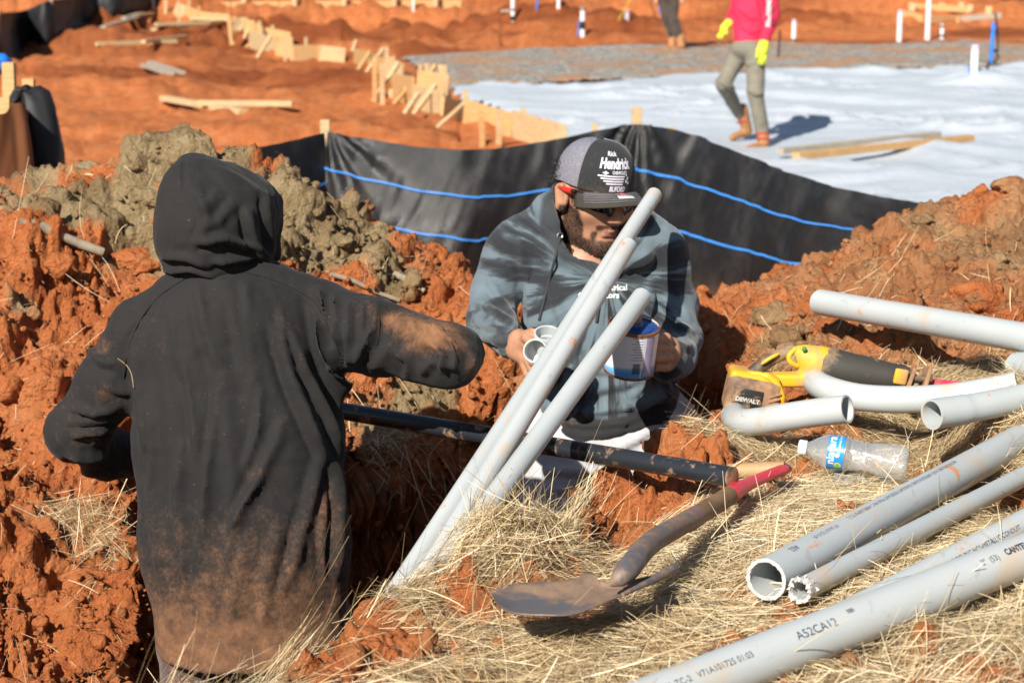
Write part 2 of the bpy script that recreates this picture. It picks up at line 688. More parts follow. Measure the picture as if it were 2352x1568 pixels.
# level places: the sheeted slab and the stone bed
PLASTIC = [(1046, 214), (1140, 204), (1500, 184), (1800, 173), (2100, 165), (2352, 157), (3000, 150), (3400, 700), (1500, 640), (1300, 345), (1200, 300), (1100, 258)]
STONE = [(905, 128), (1100, 118), (1300, 107), (1500, 101), (1800, 98), (2100, 92), (2352, 80), (3000, 62), (3000, 140), (2352, 145), (1800, 160), (1500, 173), (1250, 188), (1050, 200), (965, 168)]


def on_pad(poly):
    return np.array([tuple(G(x, y, PAD))[:2] for x, y in poly])


PLASTIC_W, STONE_W = on_pad(PLASTIC), on_pad(STONE)
level = np.zeros_like(Xf)
_m = (Yf > 9.0) & (Yf < 60)
level[_m] = np.maximum(sstep(.5, -.1, poly_sd(PLASTIC_W, Xf[_m], Yf[_m])), sstep(.8, -.2, poly_sd(STONE_W, Xf[_m], Yf[_m])))

# relief
gy = np.gradient(Zb.reshape(ny, nu), axis=0)
gx = np.gradient(Zb.reshape(ny, nu), axis=1)
ey = np.stack([np.gradient(XX, axis=0), np.gradient(YY, axis=0), gy], -1)
ex = np.stack([np.gradient(XX, axis=1), np.gradient(YY, axis=1), gx], -1)
N = np.cross(ex, ey)
N /= np.linalg.norm(N, axis=-1, keepdims=True)
N = N.reshape(-1, 3)
B = np.stack([Xf, Yf, Zb], 1)
disp = np.zeros_like(Xf)
mm = (Yf > 1.2) & (Yf < 9.0)
q = B[mm] + 0.02 * np.stack([vnoise(B[mm], 9, 61), vnoise(B[mm], 9, 62), vnoise(B[mm], 9, 63)], 1)
rough = 1.0 - .80 * STRAW[mm]
qr = q + .009 * np.stack([fbm(q, 24, 3, 64), fbm(q, 24, 3, 65), fbm(q, 24, 3, 66)], 1)
rel = .055 * clods(qr, 1 / .21, 1) + .050 * clods(qr, 1 / .10, 2) * sstep(-.35, .3, fbm(q, 4.0, 2, 90)) + .022 * clods(qr, 1 / .05, 3) + .010 * clods(q, 1 / .025, 4) + .035 * fbm(q, 3.2, 3, 5)
rel += .013 * fbm(q, 30, 4, 8, .65) - .028 * np.clip(1 - np.abs(fbm(q, 5.5, 3, 91)) * 5, 0, 1) - .070
pix_smooth = blob(bxs[mm], bys[mm], 430, 320, 120, 60)
disp[mm] = 1.12 * rel * rough * (1 - .35 * pix_smooth) * np.where(bxs[mm] > 1720, .78, 1.0) * sstep(9.0, 7.0, Yf[mm])
# rutted, raked pad further off
mf = (Yf >= 6.0) & (Yf < 130)
qf = np.stack([Xf[mf] * .55 + Yf[mf] * .12, Yf[mf], np.zeros(mf.sum())], 1)
lumps = .16 * fbm(qf, .55, 4, 71) + .05 * clods(np.stack([Xf[mf], Yf[mf], Xf[mf] * 0], 1), 2.2, 72) + .03 * clods(np.stack([Xf[mf], Yf[mf], Xf[mf] * 0], 1), 5.0, 73) + .05 * fbm(qf, 2.6, 3, 74)
heap = sstep(30, 42, Yf[mf])
lf = lumps * (.42 + 1.5 * heap + .55 * (bxs[mf] < 1050)) - .03
wx_, wy_, wt_ = bxs[mf], bys[mf], bts[mf]
lf += -.06 * sstep(.1, .5, fbm(np.stack([Xf[mf] * .16 + .05 * Yf[mf], Yf[mf] * .95 + .18 * Xf[mf], Xf[mf] * 0], 1), .55, 4, 85)) * (wx_ < 1100)
_cl = np.stack([Xf[mf] * .8 + .3 * vnoise(qf, 1.1, 78), Yf[mf], Xf[mf] * 0], 1)
lf += (.10 * clods(_cl, 1.5, 77) + .07 * clods(_cl, 3.4, 79)) * sstep(.05, .5, fbm(qf, .5, 3, 80) + .25) * (wx_ < 1150)
lf += .12 * blob(wx_, wy_, 560, 175, 420, 40) * fbm(qf, 1.4, 3, 75) + .10 * blob(wx_, wy_, 450, 80, 400, 30) * fbm(qf, 1.1, 3, 76)
disp[mf] += lf * sstep(6.0, 10.0, Yf[mf]) * (1 - level[mf]) - .04 * level[mf]
NZ = N.copy()
NZ[mf] = (0, 0, 1)
FIN = B + NZ * disp[:, None]
MOIST_SHADE = np.zeros_like(Xf)
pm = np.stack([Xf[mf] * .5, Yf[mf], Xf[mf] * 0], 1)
MOIST_SHADE[mf] = np.clip(sstep(.12, .5, fbm(pm, .35, 4, 81) + .55 * blob(bxs[mf], bys[mf], 620, 165, 330, 45) + .5 * blob(bxs[mf], bys[mf], 1000, 25, 500, 25) + .35 * blob(bxs[mf], bys[mf], 300, 60, 250, 50) - .1), 0, 1)
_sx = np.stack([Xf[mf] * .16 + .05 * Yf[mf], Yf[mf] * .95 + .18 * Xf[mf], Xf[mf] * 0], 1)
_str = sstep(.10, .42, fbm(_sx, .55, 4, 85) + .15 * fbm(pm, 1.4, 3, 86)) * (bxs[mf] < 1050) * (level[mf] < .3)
MOIST_SHADE[mf] = np.maximum(MOIST_SHADE[mf], _str * .62)  # streaks darken the left pad with painted shadow lines
MOIST_SHADE[near] = np.maximum(MOIST_SHADE[near], .55 * sstep(.0, -.15, sd[near]))  # also darkens the ground inside the trench outline
_i = np.arange(ny * nu).reshape(ny, nu)
F = np.stack([_i[:-1, :-1].ravel(), _i[:-1, 1:].ravel(), _i[1:, 1:].ravel(), _i[1:, :-1].ravel()], 1)
RELF = np.zeros_like(Xf)
RELF[mm] = rel
gme = mesh_np('ground', FIN, F, {'straw': STRAW, 'olive': OLIVE, 'moist_shade': MOIST_SHADE})

ZG = FIN[:, 2].reshape(ny, nu)
SG = STRAW.reshape(ny, nu)
OG = OLIVE.reshape(ny, nu)


def _bil(A, X, Y):
    X, Y = np.atleast_1d(np.asarray(X, float)), np.atleast_1d(np.asarray(Y, float))
    fu = np.interp(X / np.maximum(Y, 1.5), U, np.arange(nu))
    fy = np.interp(Y, YV, np.arange(ny))
    i, j = np.clip(fy.astype(int), 0, ny - 2), np.clip(fu.astype(int), 0, nu - 2)
    a, b = fy - i, fu - j
    return A[i, j] * (1 - a) * (1 - b) + A[i, j + 1] * (1 - a) * b + A[i + 1, j] * a * (1 - b) + A[i + 1, j + 1] * a * b


def gz(X, Y):
    return _bil(ZG, X, Y)


def on_ground(x, y, t, sink=0.0):
    p = P(x, y, t)
    p.z = float(gz(p.x, p.y)[0]) - sink
    return p


def hit(x, y, t0=1.8, t1=60.0):
    """ground point seen on survey position (x, y)"""
    ts = np.geomspace(t0, t1, 900)
    cx, cy = (x - 1176) / FOC, (784 - y) / FOC
    Z = CAM_Z + ts * (CP * cy - SP)
    g = gz(cx * ts, ts * (CP + SP * cy))
    k = np.argmax(Z <= g) if (Z <= g).any() else len(ts) - 1
    return P(x, y, float(ts[k]))


m = MT('soil')
st, ol, mo = m.attr('straw'), m.attr('olive'), m.attr('moist_shade')
n1 = m.noise(7.0, 8, .6)
n2 = m.noise(55.0, 6, .65)
n3 = m.noise(1.1, 6, .6)
red = m.ramp(n1, [(.28, (.38, .112, .038)), (.5, (.56, .184, .062)), (.72, (.63, .268, .112))])
red = m.mix(m.ramp(n2, [(.35, .5), (.65, 0.0)]), red, (.44, .125, .040))
yel = m.ramp(m.noise(4.0, 3), [(.68, 0.0), (.76, .6)])
red = m.mix(yel, red, (.50, .25, .05))
olc = m.ramp(n1, [(.3, (.19, .128, .064)), (.5, (.32, .228, .120)), (.7, (.43, .325, .185))])
soil = m.mix(ol, red, olc)
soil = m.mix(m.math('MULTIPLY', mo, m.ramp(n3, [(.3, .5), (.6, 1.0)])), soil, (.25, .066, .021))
chaff = m.ramp(m.noise(90.0, 5, .7), [(.3, (.28, .19, .085)), (.6, (.52, .38, .19))])
soil = m.mix(m.math('MULTIPLY', st, .85), soil, chaff)
m.set(color=soil, rough=.95, spec=.15)
wp = m.n('VectorMath', operation='ADD')
m.put(wp.inputs[0], m.obj())
nzv = m.n('TexNoise', i_Vector=m.obj(), i_Scale=30.0, i_Detail=3.0)
sc_ = m.n('VectorMath', operation='SCALE')
m.put(sc_.inputs[0], nzv.outputs['Color'])
sc_.inputs['Scale'].default_value = .022
m.put(wp.inputs[1], sc_.outputs[0])
v1 = m.n('TexVoronoi', i_Vector=wp.outputs[0], i_Scale=42.0).outputs['Distance']
v2 = m.n('TexVoronoi', i_Vector=wp.outputs[0], i_Scale=105.0).outputs['Distance']
hgt = m.math('ADD', m.math('MULTIPLY', v1, -.55), m.math('ADD', m.math('MULTIPLY', v2, -.28), m.math('ADD', m.math('MULTIPLY', n2, .7), m.math('MULTIPLY', m.noise(170.0, 5, .75), .45))))
m.bump(hgt, 1.0, .021)
SOIL = m.m
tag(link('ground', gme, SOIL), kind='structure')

# ================================================================== SITE: sheets, fences, formwork, stubs
# ---- stone bed
def sheet(name, polyw, step, zfun, mat, lift):
    x0, y0 = polyw.min(0)
    x1, y1 = polyw.max(0)
    x1, y0 = min(x1, 16.0), max(y0, 9.5)
    xs, ys = np.arange(x0, x1, step), np.arange(y0, y1, step)
    A, Bb = np.meshgrid(xs, ys)
    sdv = poly_sd(polyw, A.ravel(), Bb.ravel()) + .25 * fbm(np.stack([A.ravel(), Bb.ravel(), A.ravel() * 0], 1), .6, 3, 5)
    z = zfun(A.ravel(), Bb.ravel(), sdv)
    V = np.stack([A.ravel(), Bb.ravel(), z], 1)
    i = np.arange(A.size).reshape(A.shape)
    Fq = np.stack([i[:-1, :-1].ravel(), i[:-1, 1:].ravel(), i[1:, 1:].ravel(), i[1:, :-1].ravel()], 1)
    ok = (sdv[Fq] < step * .6).all(1)
    Fq = Fq[ok]
    used = np.unique(Fq)
    remap = np.full(len(V), -1)
    remap[used] = np.arange(len(used))
    return mesh_np(name, V[used], remap[Fq])


def stone_z(x, y, s):
    p = np.stack([x, y, x * 0], 1)
    return CAM_Z - PAD + .012 + .02 * fbm(p, .8, 3, 4) + .03 * clods(p, 9, 6) * .5 - .05 * sstep(-.25, .1, s)


m = MT('stone_bed')
k = m.ramp(m.noise(.9, 6, .65), [(.46, 0.0), (.60, .9)])
grey = m.ramp(m.n('TexVoronoi', i_Vector=m.obj(), i_Scale=16.0).outputs['Color'], [(.2, (.17, .165, .15)), (.55, (.30, .295, .27)), (.85, (.42, .41, .38))])
m.set(color=m.mix(k, grey, m.ramp(m.noise(9.0, 4), [(.3, (.36, .15, .06)), (.7, (.46, .27, .14))])), rough=.95, spec=.2)
m.bump(m.n('TexVoronoi', i_Vector=m.obj(), i_Scale=22.0).outputs['Distance'], .8, .03)
tag(link('gravel', sheet('gravel', STONE_W, .09, stone_z, None, 0), m.m), kind='structure')

# ---- vapour sheet over the slab
STUBX = hit(2235, 212)


def plastic_z(x, y, s):
    p = np.stack([x * .55 - y * .12, y, x * 0], 1)
    z = CAM_Z - PAD + .035 + .025 * fbm(p, .5, 3, 14)
    ang = fbm(p, .3, 2, 15) * 2.0
    z += .085 * (1 - np.abs(vnoise(np.stack([x * .7 + y * .5 + ang, y * .35 - x * .1, x * 0], 1), 1.0, 16))) ** 5
    z += .060 * (1 - np.abs(vnoise(np.stack([x * .4 - y * 1.1 + ang, y * .25 + x * .3, x * 0], 1), 1.3, 17))) ** 5
    z += .014 * fbm(p, 2.4, 4, 18)
    z += .20 * np.exp(-((x - STUBX.x - .05) ** 2 + (y - STUBX.y) ** 2) / .35)
    tread = np.exp(-(((x - FEET.x) / .9) ** 2 + ((y - FEET.y) / 1.6) ** 2))          # pressed flat where it is walked on
    z = z * (1 - tread) + (CAM_Z - PAD + .012) * tread
    z -= .05 * sstep(-.15, .1, s)
    return z


FEET = G(1730, 332, PAD)
m = MT('vapour_sheet')
k = m.ramp(m.noise(1.6, 7, .7, dist=.6), [(.60, 0.0), (.70, .35)])
k2 = m.ramp(m.noise(5.0, 6, .7), [(.68, 0.0), (.74, .8)])
c = m.mix(m.math('MULTIPLY', k2, .6), m.mix(k, (.50, .545, .60), (.50, .48, .47)), (.55, .27, .15))
m.set(color=c, rough=.42, spec=.4)
m.bump(m.noise(5.0, 6, .65, vec=m.mapping((.7, .5, 1), rot=(0, 0, .4)), dist=1.0), .45, .05)
tag(link('plastic_sheet', sheet('plastic_sheet', PLASTIC_W, .10, plastic_z, None, 0), m.m), 'wide wrinkled white plastic sheet spread over the building pad', 'plastic sheet')

# ---- timber
PINE = []
for nm, c in (('pine_pale', (.62, .45, .24)), ('pine_warm', (.60, .36, .15)), ('pine_grey', (.42, .36, .28))):
    m = MT(nm)
    g = m.noise(3.0, 6, .6, vec=m.mapping((3, 3, 22)))
    m.set(color=m.mix(m.ramp(m.noise(2.2, 4), [(.55, 0.0), (.75, .35)]), m.ramp(g, [(.3, tuple(v * .72 for v in c)), (.6, c), (.8, tuple(min(1, v * 1.14) for v in c))]), (.45, .19, .08)), rough=.75)
    m.bump(g, .2, .003)
    PINE.append(m.m)


def up_height(base, ytop):
    """height above base of the survey row ytop, straight over it"""
    cy = (784 - ytop) / FOC
    Z = base.y * (CP * cy - SP) / (CP + SP * cy)
    return CAM_Z + Z - base.z


form = empty('formwork', hit(950, 240))
tag(form, 'long winding line of plank edge forms with stakes and raking braces', 'formwork')
BOARDS = [(1298, 356, 1180, 318, .40), (1178, 318, 1067, 283, .36), (1066, 279, 1016, 266, .30), (1016, 262, 950, 243, .34), (1030, 246, 957, 236, .50), (950, 238, 903, 226, .42), (925, 200, 886, 178, .44),
          (886, 178, 852, 163, .36), (852, 160, 815, 148, .36), (793, 147, 736, 141, .36), (734, 141, 674, 137, .36), (674, 137, 635, 128, .36), (637, 129, 574, 108, .42), (668, 110, 610, 98, .40), (600, 92, 560, 76, .40), (574, 78, 528, 68, .36),
          (528, 66, 458, 60, .42), (456, 58, 425, 44, .42), (424, 44, 402, 36, .40)]
for k, (x0, y0, x1, y1, h) in enumerate(BOARDS):
    a, b = hit(x0, y0), hit(x1, y1)
    a.z -= .03
    b.z -= .03
    a.z, b.z = a.z + h / 2, b.z + h / 2
    h *= .80
    a.z, b.z = a.z - h * .12, b.z - h * .12
    link('board', beam(a, b, .035, h, bev=.004), PINE[1 if k % 3 else 0], form, smooth=False)
STAKES = [(861, 235, 140), (878, 240, 146), (889, 172, 124), (925, 193, 152), (920, 186, 150), (965, 212, 148), (1022, 262, 150), (1068, 276, 208), (1108, 338, 255), (1145, 338, 250), (1250, 338, 305), (1200, 300, 262),
          (534, 96, 36), (655, 146, 92), (671, 142, 85), (702, 128, 86), (780, 140, 106), (708, 136, 104), (628, 92, 58), (595, 80, 48), (460, 53, 14), (411, 58, 2), (436, 24, 8), (1362, 345, 284), (1545, 350, 292), (886, 160, 108), (560, 74, 40), (600, 106, 62), (640, 128, 84), (500, 56, 30), (984, 232, 146)]
for k, (x, yb, yt) in enumerate(STAKES):
    a = hit(x, yb)
    h = max(.25, up_height(a, yt))
    a.z -= .08
    b = a + Vector((.02 * math.sin(k * 3.1), .02 * math.cos(k), h + .08))
    link('stake', beam(a, b, .055, .032, up=Vector((.3, -1, 0)), bev=.003), PINE[0 if k % 4 else 1], form, smooth=False)
BRACES = [(934, 250, 1000, 150), (852, 235, 915, 146), (843, 172, 918, 148), (900, 240, 947, 188), (945, 264, 1000, 196), (1000, 292, 1072, 234), (818, 163, 850, 120), (838, 168, 870, 125), (849, 160, 880, 112), (872, 178, 906, 132), (1220, 330, 1252, 308), (1040, 250, 1010, 152),
          (390, 46, 412, 6), (418, 46, 428, 14), (430, 54, 448, 26), (523, 74, 542, 40), (545, 75, 566, 42), (552, 100, 582, 48), (560, 112, 600, 72), (588, 134, 622, 84), (636, 118, 648, 94), (530, 70, 552, 50), (570, 108, 590, 70), (806, 124, 818, 108), (1150, 312, 1120, 262), (925, 262, 960, 215)]
for k, (x0, y0, x1, y1) in enumerate(BRACES):
    a = hit(x0, y0)
    t_ = pix([tuple(a)])[2][0] + .45
    b = P(x1, y1, t_)
    if b.z < a.z + .12:
        b.z = a.z + .2
    a.z -= .03
    link('brace', beam(a, b, .05, .036, bev=.003), PINE[0 if k % 3 else 1], form, smooth=False)
link('block', beam(hit(893, 222) + Vector((0, 0, .02)), hit(893, 222) + Vector((.16, 0, .03)), .09, .14), PINE[0], form, smooth=False)

# far forms at the top of the pad
ff = empty('formwork', hit(700, 14))
tag(ff, 'straight distant plank form crossing behind the red earth at top', 'formwork')
a0 = hit(412, 18)
for x0, x1 in ((425, 640), (642, 850), (852, 1060)):
    a, b = P(x0, 17 - (x0 - 425) * .008, 43.5), P(x1, 17 - (x1 - 425) * .008, 43.5)
    link('board', beam(a, b, .04, .24), PINE[1], ff, smooth=False)
for x in (560, 676, 790, 905, 1000):
    a = P(x, 20, 43.3)
    link('stake', beam(a, a + Vector((0, 0, .42)), .10, .05, up=Vector((0, -1, 0))), PINE[0], ff, smooth=False)

rf = empty('formwork', hit(2150, 48))
tag(rf, 'small distant box form of pale boards on the red bank', 'formwork')
for x0, y0, x1, y1, h, w in ((2070, 40, 2120, 52, .16, .06), (2120, 52, 2200, 56, .16, .06), (2085, 22, 2235, 30, .14, .05), (2205, 50, 2298, 42, .12, .2)):
    a, b = hit(x0, y0), hit(x1, y1)
    a.z += h / 2
    b.z += h / 2
    link('board', beam(a, b, w, h), PINE[1 if w < .1 else 2], rf, smooth=False)
for x, y in ((2093, 30), (2160, 30), (2205, 28), (2225, 34), (2268, 38)):
    a = hit(x, y)
    link('stake', beam(a, a + Vector((.03, .02, .22)), .13, .08), PINE[0], rf, smooth=False)

# ---- loose timber on the ground
def plank(x0, y0, x1, y1, w, h, mi, label, group='loose boards left on the pad', lift=0.0, z2=0.0):
    a, b = hit(x0, y0), hit(x1, y1)
    base = Vector(((a.x + b.x) / 2, (a.y + b.y) / 2, 0))
    base.z = max(float(gz((a.x * (1 - s) + b.x * s), (a.y * (1 - s) + b.y * s))[0]) for s in (.0, .25, .5, .75, 1)) - .01 + lift
    zz = base.z + h / 2
    a.z, b.z = zz, zz + z2
    o = link('plank', beam(a, b, w, h), PINE[mi], None, smooth=False)
    return tag(o, label, 'plank', group)


plank(222, 117, 405, 110, .10, .07, 0, 'long pale plank lying alone on the raked red earth')
plank(330, 113, 428, 104, .09, .06, 0, 'shorter pale plank overlapping the far end of the long one', lift=.05)
plank(377, 250, 560, 262, .12, .06, 0, 'pale plank nearest the black fence, its left half')
plank(455, 258, 673, 266, .11, .06, 0, 'pale plank nearest the fence, resting over another board', lift=.05)
plank(330, 163, 392, 176, .11, .05, 2, 'short weathered board in the rutted earth')
plank(345, 157, 420, 177, .09, .05, 2, 'thin grey board lying across a short weathered board', lift=.04)
plank(354, 72, 520, 64, .14, .06, 0, 'upper plank of the pile beside the forms')
plank(358, 79, 480, 70, .12, .06, 0, 'lower front plank of the pile beside the forms')
plank(440, 66, 566, 63, .12, .06, 0, 'plank of the pile reaching towards the forms', lift=.06)
plank(237, 66, 318, 44, .10, .05, 2, 'grey plank sloping up the bank near the dark fence')
plank(285, 64, 330, 42, .10, .05, 2, 'grey plank on the bank, right of its twin', lift=.03)
plank(300, 47, 352, 46, .12, .05, 1, 'small tan board on the bank near the dark fence')
plank(1790, 391, 2152, 348, .09, .05, 2, 'brown weathered plank lying on the white plastic sheet', lift=.15)
plank(1826, 407, 2228, 362, .09, .06, 1, 'yellow plank on the white sheet, nearer the fence', lift=.16)
plank(1150, 40, 1172, 34, .1, .05, 2, 'tiny grey board on the far red earth')

# ---- silt fences
mf_ = MT('fence_fabric')
o_ = mf_.obj()
wv = mf_.n('TexWave', i_Vector=mf_.mapping((1, 1, 1)), i_Scale=70.0, i_Distortion=1.5, bands_direction='Z').outputs['Fac']
wh = mf_.n('TexWave', i_Vector=mf_.mapping((1, 1, 1)), i_Scale=45.0, i_Distortion=2.0, bands_direction='X').outputs['Fac']
dust = mf_.ramp(mf_.noise(3.2, 8, .7, vec=mf_.mapping((1, 1, .7)), dist=.4), [(.50, 0.0), (.68, .26), (.82, .6)])
low = mf_.attr('low')
mud = mf_.ramp(mf_.noise(2.6, 6, .65, vec=mf_.mapping((2.2, 2.2, .8), rot=(0, .5, 0))), [(.42, 0.0), (.62, 1.0)])
cc = mf_.mix(dust, (.011, .011, .012), (.10, .10, .098))
cc = mf_.mix(mf_.math('MULTIPLY', mf_.math('MULTIPLY', mud, low), .8), cc, (.20, .115, .06))
spk = mf_.ramp(mf_.noise(26, 2, .5), [(.80, 0.0), (.815, 1.0)])
cc = mf_.mix(mf_.math('MULTIPLY', spk, .4), cc, (.5, .48, .44))
mf_.set(color=cc, rough=mf_.ramp(mf_.noise(5, 4), [(.3, .26), (.7, .50)]), spec=.6)
mf_.bump(mf_.math('ADD', mf_.math('MULTIPLY', wv, .45), mf_.math('ADD', mf_.math('MULTIPLY', wh, .35), mf_.noise(14, 5, .6))), .35, .006)
FAB = mf_.m
BLUE = simple('blue_cord', (.05, .25, .72), .5, .08, 20)


def spline(pts, n):
    """Catmull-Rom through 3D points"""
    p = [Vector(q) for q in pts]
    p = [p[0] * 2 - p[1]] + p + [p[-1] * 2 - p[-2]]
    out = []
    m_ = len(p) - 3
    for i in range(n):
        s = i / (n - 1) * m_
        k_ = min(int(s), m_ - 1)
        u = s - k_
        a, b, c_, d = p[k_:k_ + 4]
        out.append(0.5 * ((2 * b) + (c_ - a) * u + (2 * a - 5 * b + 4 * c_ - d) * u * u + (3 * b - a - 3 * c_ + d) * u ** 3))
    return out


def fabric(parent, tops, drop, n=160, rows=34, amp=.035, cords=(), seed=0, mat=None, flap=0.0, pins=(), cordmat=None, ground=True):
    top = spline([P(*a) if not isinstance(a, Vector) else a for a in tops], n)
    T_ = np.array([tuple(p) for p in top])
    d_ = np.gradient(T_, axis=0)
    nrm = np.stack([d_[:, 1], -d_[:, 0]], 1)
    nrm /= np.linalg.norm(nrm, axis=1, keepdims=True) + 1e-9
    nrm = np.where(nrm[:, 1:2] > 0, -nrm, nrm)          # toward the viewer's side
    gb = gz(T_[:, 0], T_[:, 1]) - .04
    bot = np.minimum(T_[:, 2] - drop * .8, gb) if ground else T_[:, 2] - drop
    s = np.concatenate([[0], np.cumsum(np.linalg.norm(np.diff(T_[:, :2], axis=0), axis=1))])

    def S(si, v, off=0.0):
        x = np.interp(si, np.arange(n), T_[:, 0])
        y = np.interp(si, np.arange(n), T_[:, 1])
        zt = np.interp(si, np.arange(n), T_[:, 2])
        zb = np.interp(si, np.arange(n), bot)
        nx = np.interp(si, np.arange(n), nrm[:, 0])
        nyy = np.interp(si, np.arange(n), nrm[:, 1])
        ss = np.interp(si, np.arange(n), s)
        z = zt + (zb - zt) * v
        q_ = np.stack([ss * 1.3, v * .9, ss * 0 + seed], 1)
        b = amp * 1.4 * np.sin(PI * np.clip(v, 0, 1)) ** .8 + amp * fbm(np.stack([ss * 2.2 + v * .8, v * .35, ss * 0 + seed], 1), 1.6, 3, 21 + seed) * (.25 + v)
        b += amp * .35 * fbm(np.stack([ss * 6 + v * 2, v * 1.2, ss * 0 + seed], 1), 1.5, 3, 25 + seed)
        for pc in pins:                                     # creases fan out from where it is stapled to a post
            dx = ss - np.interp(pc, np.arange(n), s)
            ang = np.arctan2(dx, v * .75 + .04)
            b += .016 * np.cos(ang * 13 + seed) * np.exp(-(dx / .35) ** 2) * np.exp(-v * 1.6) + -.03 * np.exp(-(dx / .10) ** 2) * (1 - v)
        b += flap * sstep(.72, 1.0, v) + off
        return np.stack([x + nx * b, y + nyy * b, z], 1)
    si, vv = np.meshgrid(np.arange(n, dtype=float), np.linspace(0, 1, rows))
    V = S(si.ravel(), vv.ravel())
    i = np.arange(n * rows).reshape(rows, n)
    Fq = np.stack([i[:-1, :-1].ravel(), i[1:, :-1].ravel(), i[1:, 1:].ravel(), i[:-1, 1:].ravel()], 1)
    link('fabric', mesh_np('fabric', V, Fq, {'low': sstep(.62, .95, vv.ravel())}), mat or FAB, parent)
    for (v0, w, i0, i1, sag) in cords:
        for a_, b_ in ((i0, i1),):
            k_ = np.linspace(a_, b_, 90)
            dv = sag * np.sin((k_ - a_) / max(1, b_ - a_) * PI)
            up_ = S(k_, v0 + dv - w, .006)
            dn_ = S(k_, v0 + dv + w, .006)
            md_ = S(k_, v0 + dv, .010)
            Vc = np.concatenate([up_, md_, dn_])
            j = np.arange(89)
            Fc = np.concatenate([np.stack([j, j + 90, j + 91, j + 1], 1), np.stack([j + 90, j + 180, j + 181, j + 91], 1)])
            link('cord', mesh_np('cord', Vc, Fc), cordmat or BLUE, parent)
    return S


fz = empty('silt_fence', on_ground(1460, 420, 9.3))
tag(fz, 'black fabric silt fence with two blue cords sagging behind the trench', 'silt fence')
main_top = [(747, 303, 9.15), (870, 324, 9.1), (1000, 341, 9.05), (1150, 340, 9.1), (1300, 316, 9.2), (1400, 296, 9.28), (1462, 287, 9.3), (1560, 300, 9.1), (1680, 342, 8.8), (1800, 391, 8.5), (1950, 436, 8.15), (2090, 463, 7.85), (2260, 482, 7.5), (2420, 500, 7.3)]
S1 = fabric(fz, main_top, .74, n=300, rows=44, amp=.045, cords=((.200, .0060, 0, 138, .05), (.455, .0068, 0, 138, .03), (.215, .0060, 138, 299, .02), (.470, .0072, 138, 299, .02)), seed=3, pins=(0, 138), flap=.16)
fabric(fz, [(745, 305, 9.16), (690, 318, 9.0), (620, 334, 8.85), (540, 352, 8.7), (400, 372, 8.4)], .74, n=60, rows=24, amp=.02, cords=((.27, .006, 0, 59, .02),), seed=5)
for x, yt, t_ in ((747, 276, 9.24), (1463, 246, 9.36), (2200, 455, 7.7), (470, 345, 8.6)):
    a = P(x, yt, t_)
    b = Vector((a.x, a.y, float(gz(a.x, a.y)[0]) - .15))
    link('stake', beam(b, a, .045, .045, up=Vector((0, -1, 0)), bev=.003), PINE[0], fz, smooth=False)

# fence at the left edge of the site, clay-stained on its shaded face
mo_ = MT('stained_fabric')
nn = mo_.noise(3, 5, vec=mo_.mapping((6, 6, .8)))
mo_.set(color=mo_.ramp(nn, [(.3, (.15, .052, .018)), (.7, (.27, .10, .035))]), rough=.8)
STAINED = mo_.m
LILAC = simple('lilac_cord', (.30, .22, .45), .6)
lf_ = empty('silt_fence', on_ground(40, 420, 8.0))
tag(lf_, 'clay stained orange brown silt fence standing at the left edge', 'silt fence')
fabric(lf_, [P(-330, 262, 7.2), P(-120, 250, 7.45), P(0, 262, 7.6), P(28, 240, 7.64), P(55, 240, 7.68), P(64, 252, 7.8), P(92, 262, 8.2)], .95, n=70, rows=26, amp=.02, seed=8, mat=STAINED, cords=((.30, .006, 6, 52, .03), (.62, .006, 6, 60, .04)), cordmat=LILAC, ground=False)
for (x, y, t_, x2, y2) in ((20, 145, 8.0, 34, 250), (66, 182, 8.3, 70, 260), (10, 225, 7.7, 12, 300)):
    a = P(x, y, t_)
    b = P(x2, y2 + 330, t_)
    link('stake', beam(b, a, .05, .04, up=Vector((0, -1, 0))), PINE[1], lf_, smooth=False)
BLACKFAB = simple('black_sheet', (.010, .010, .012), .62, .2, 8, .2, 20)
bf = fabric  # loose end of black fabric hung over the end stake
hang = empty('loose_fabric', on_ground(85, 400, 7.9))
tag(hang, 'loose black fabric end bunched over the stake at left edge', 'fabric')
V, Fq = [], []
prof = [(30, 238), (45, 215), (60, 203), (76, 210), (86, 240), (95, 280), (102, 320), (106, 360), (104, 400), (102, 440), (100, 520)]
for i_, (x, y) in enumerate(prof):
    for j in range(14):
        ang = 2 * PI * j / 14
        r = .022 + .05 * min(1, i_ / 4) + .012 * math.sin(ang * 4 + i_ * .7)
        c_ = P(x, y, 7.95)
        V.append((c_.x + r * math.cos(ang), c_.y + r * 1.2 * math.sin(ang), c_.z + .014 * math.sin(ang * 3 + i_)))
for i_ in range(len(prof) - 1):
    for j in range(14):
        Fq.append((i_ * 14 + j, i_ * 14 + (j + 1) % 14, (i_ + 1) * 14 + (j + 1) % 14, (i_ + 1) * 14 + j))
Fq.append(tuple(range(14)))
me = bpy.data.meshes.new('drape')
me.from_pydata(V, [], Fq)
me.update()
link('drape', me, BLACKFAB, hang)
bb = MT('blue_tarp')
bb.set(color=(.02, .16, .62), rough=.4)
bm = bmesh.new()
bmesh.ops.create_icosphere(bm, subdivisions=3, radius=1)
for v in bm.verts:
    nz_ = math.sin(v.co.x * 7 + v.co.z * 5) * .08 + math.sin(v.co.z * 9 - v.co.y * 6) * .06
    v.co = Vector((v.co.x * .055, v.co.y * .05, v.co.z * .045)) * (1 + nz_)
o = link('tarp_bundle', mesh_bm('tarp', bm), bb.m)
o.location = P(-4, 148, 8.05)
tag(o, 'bright blue tarp bundle on the stake top at left edge', 'tarp')

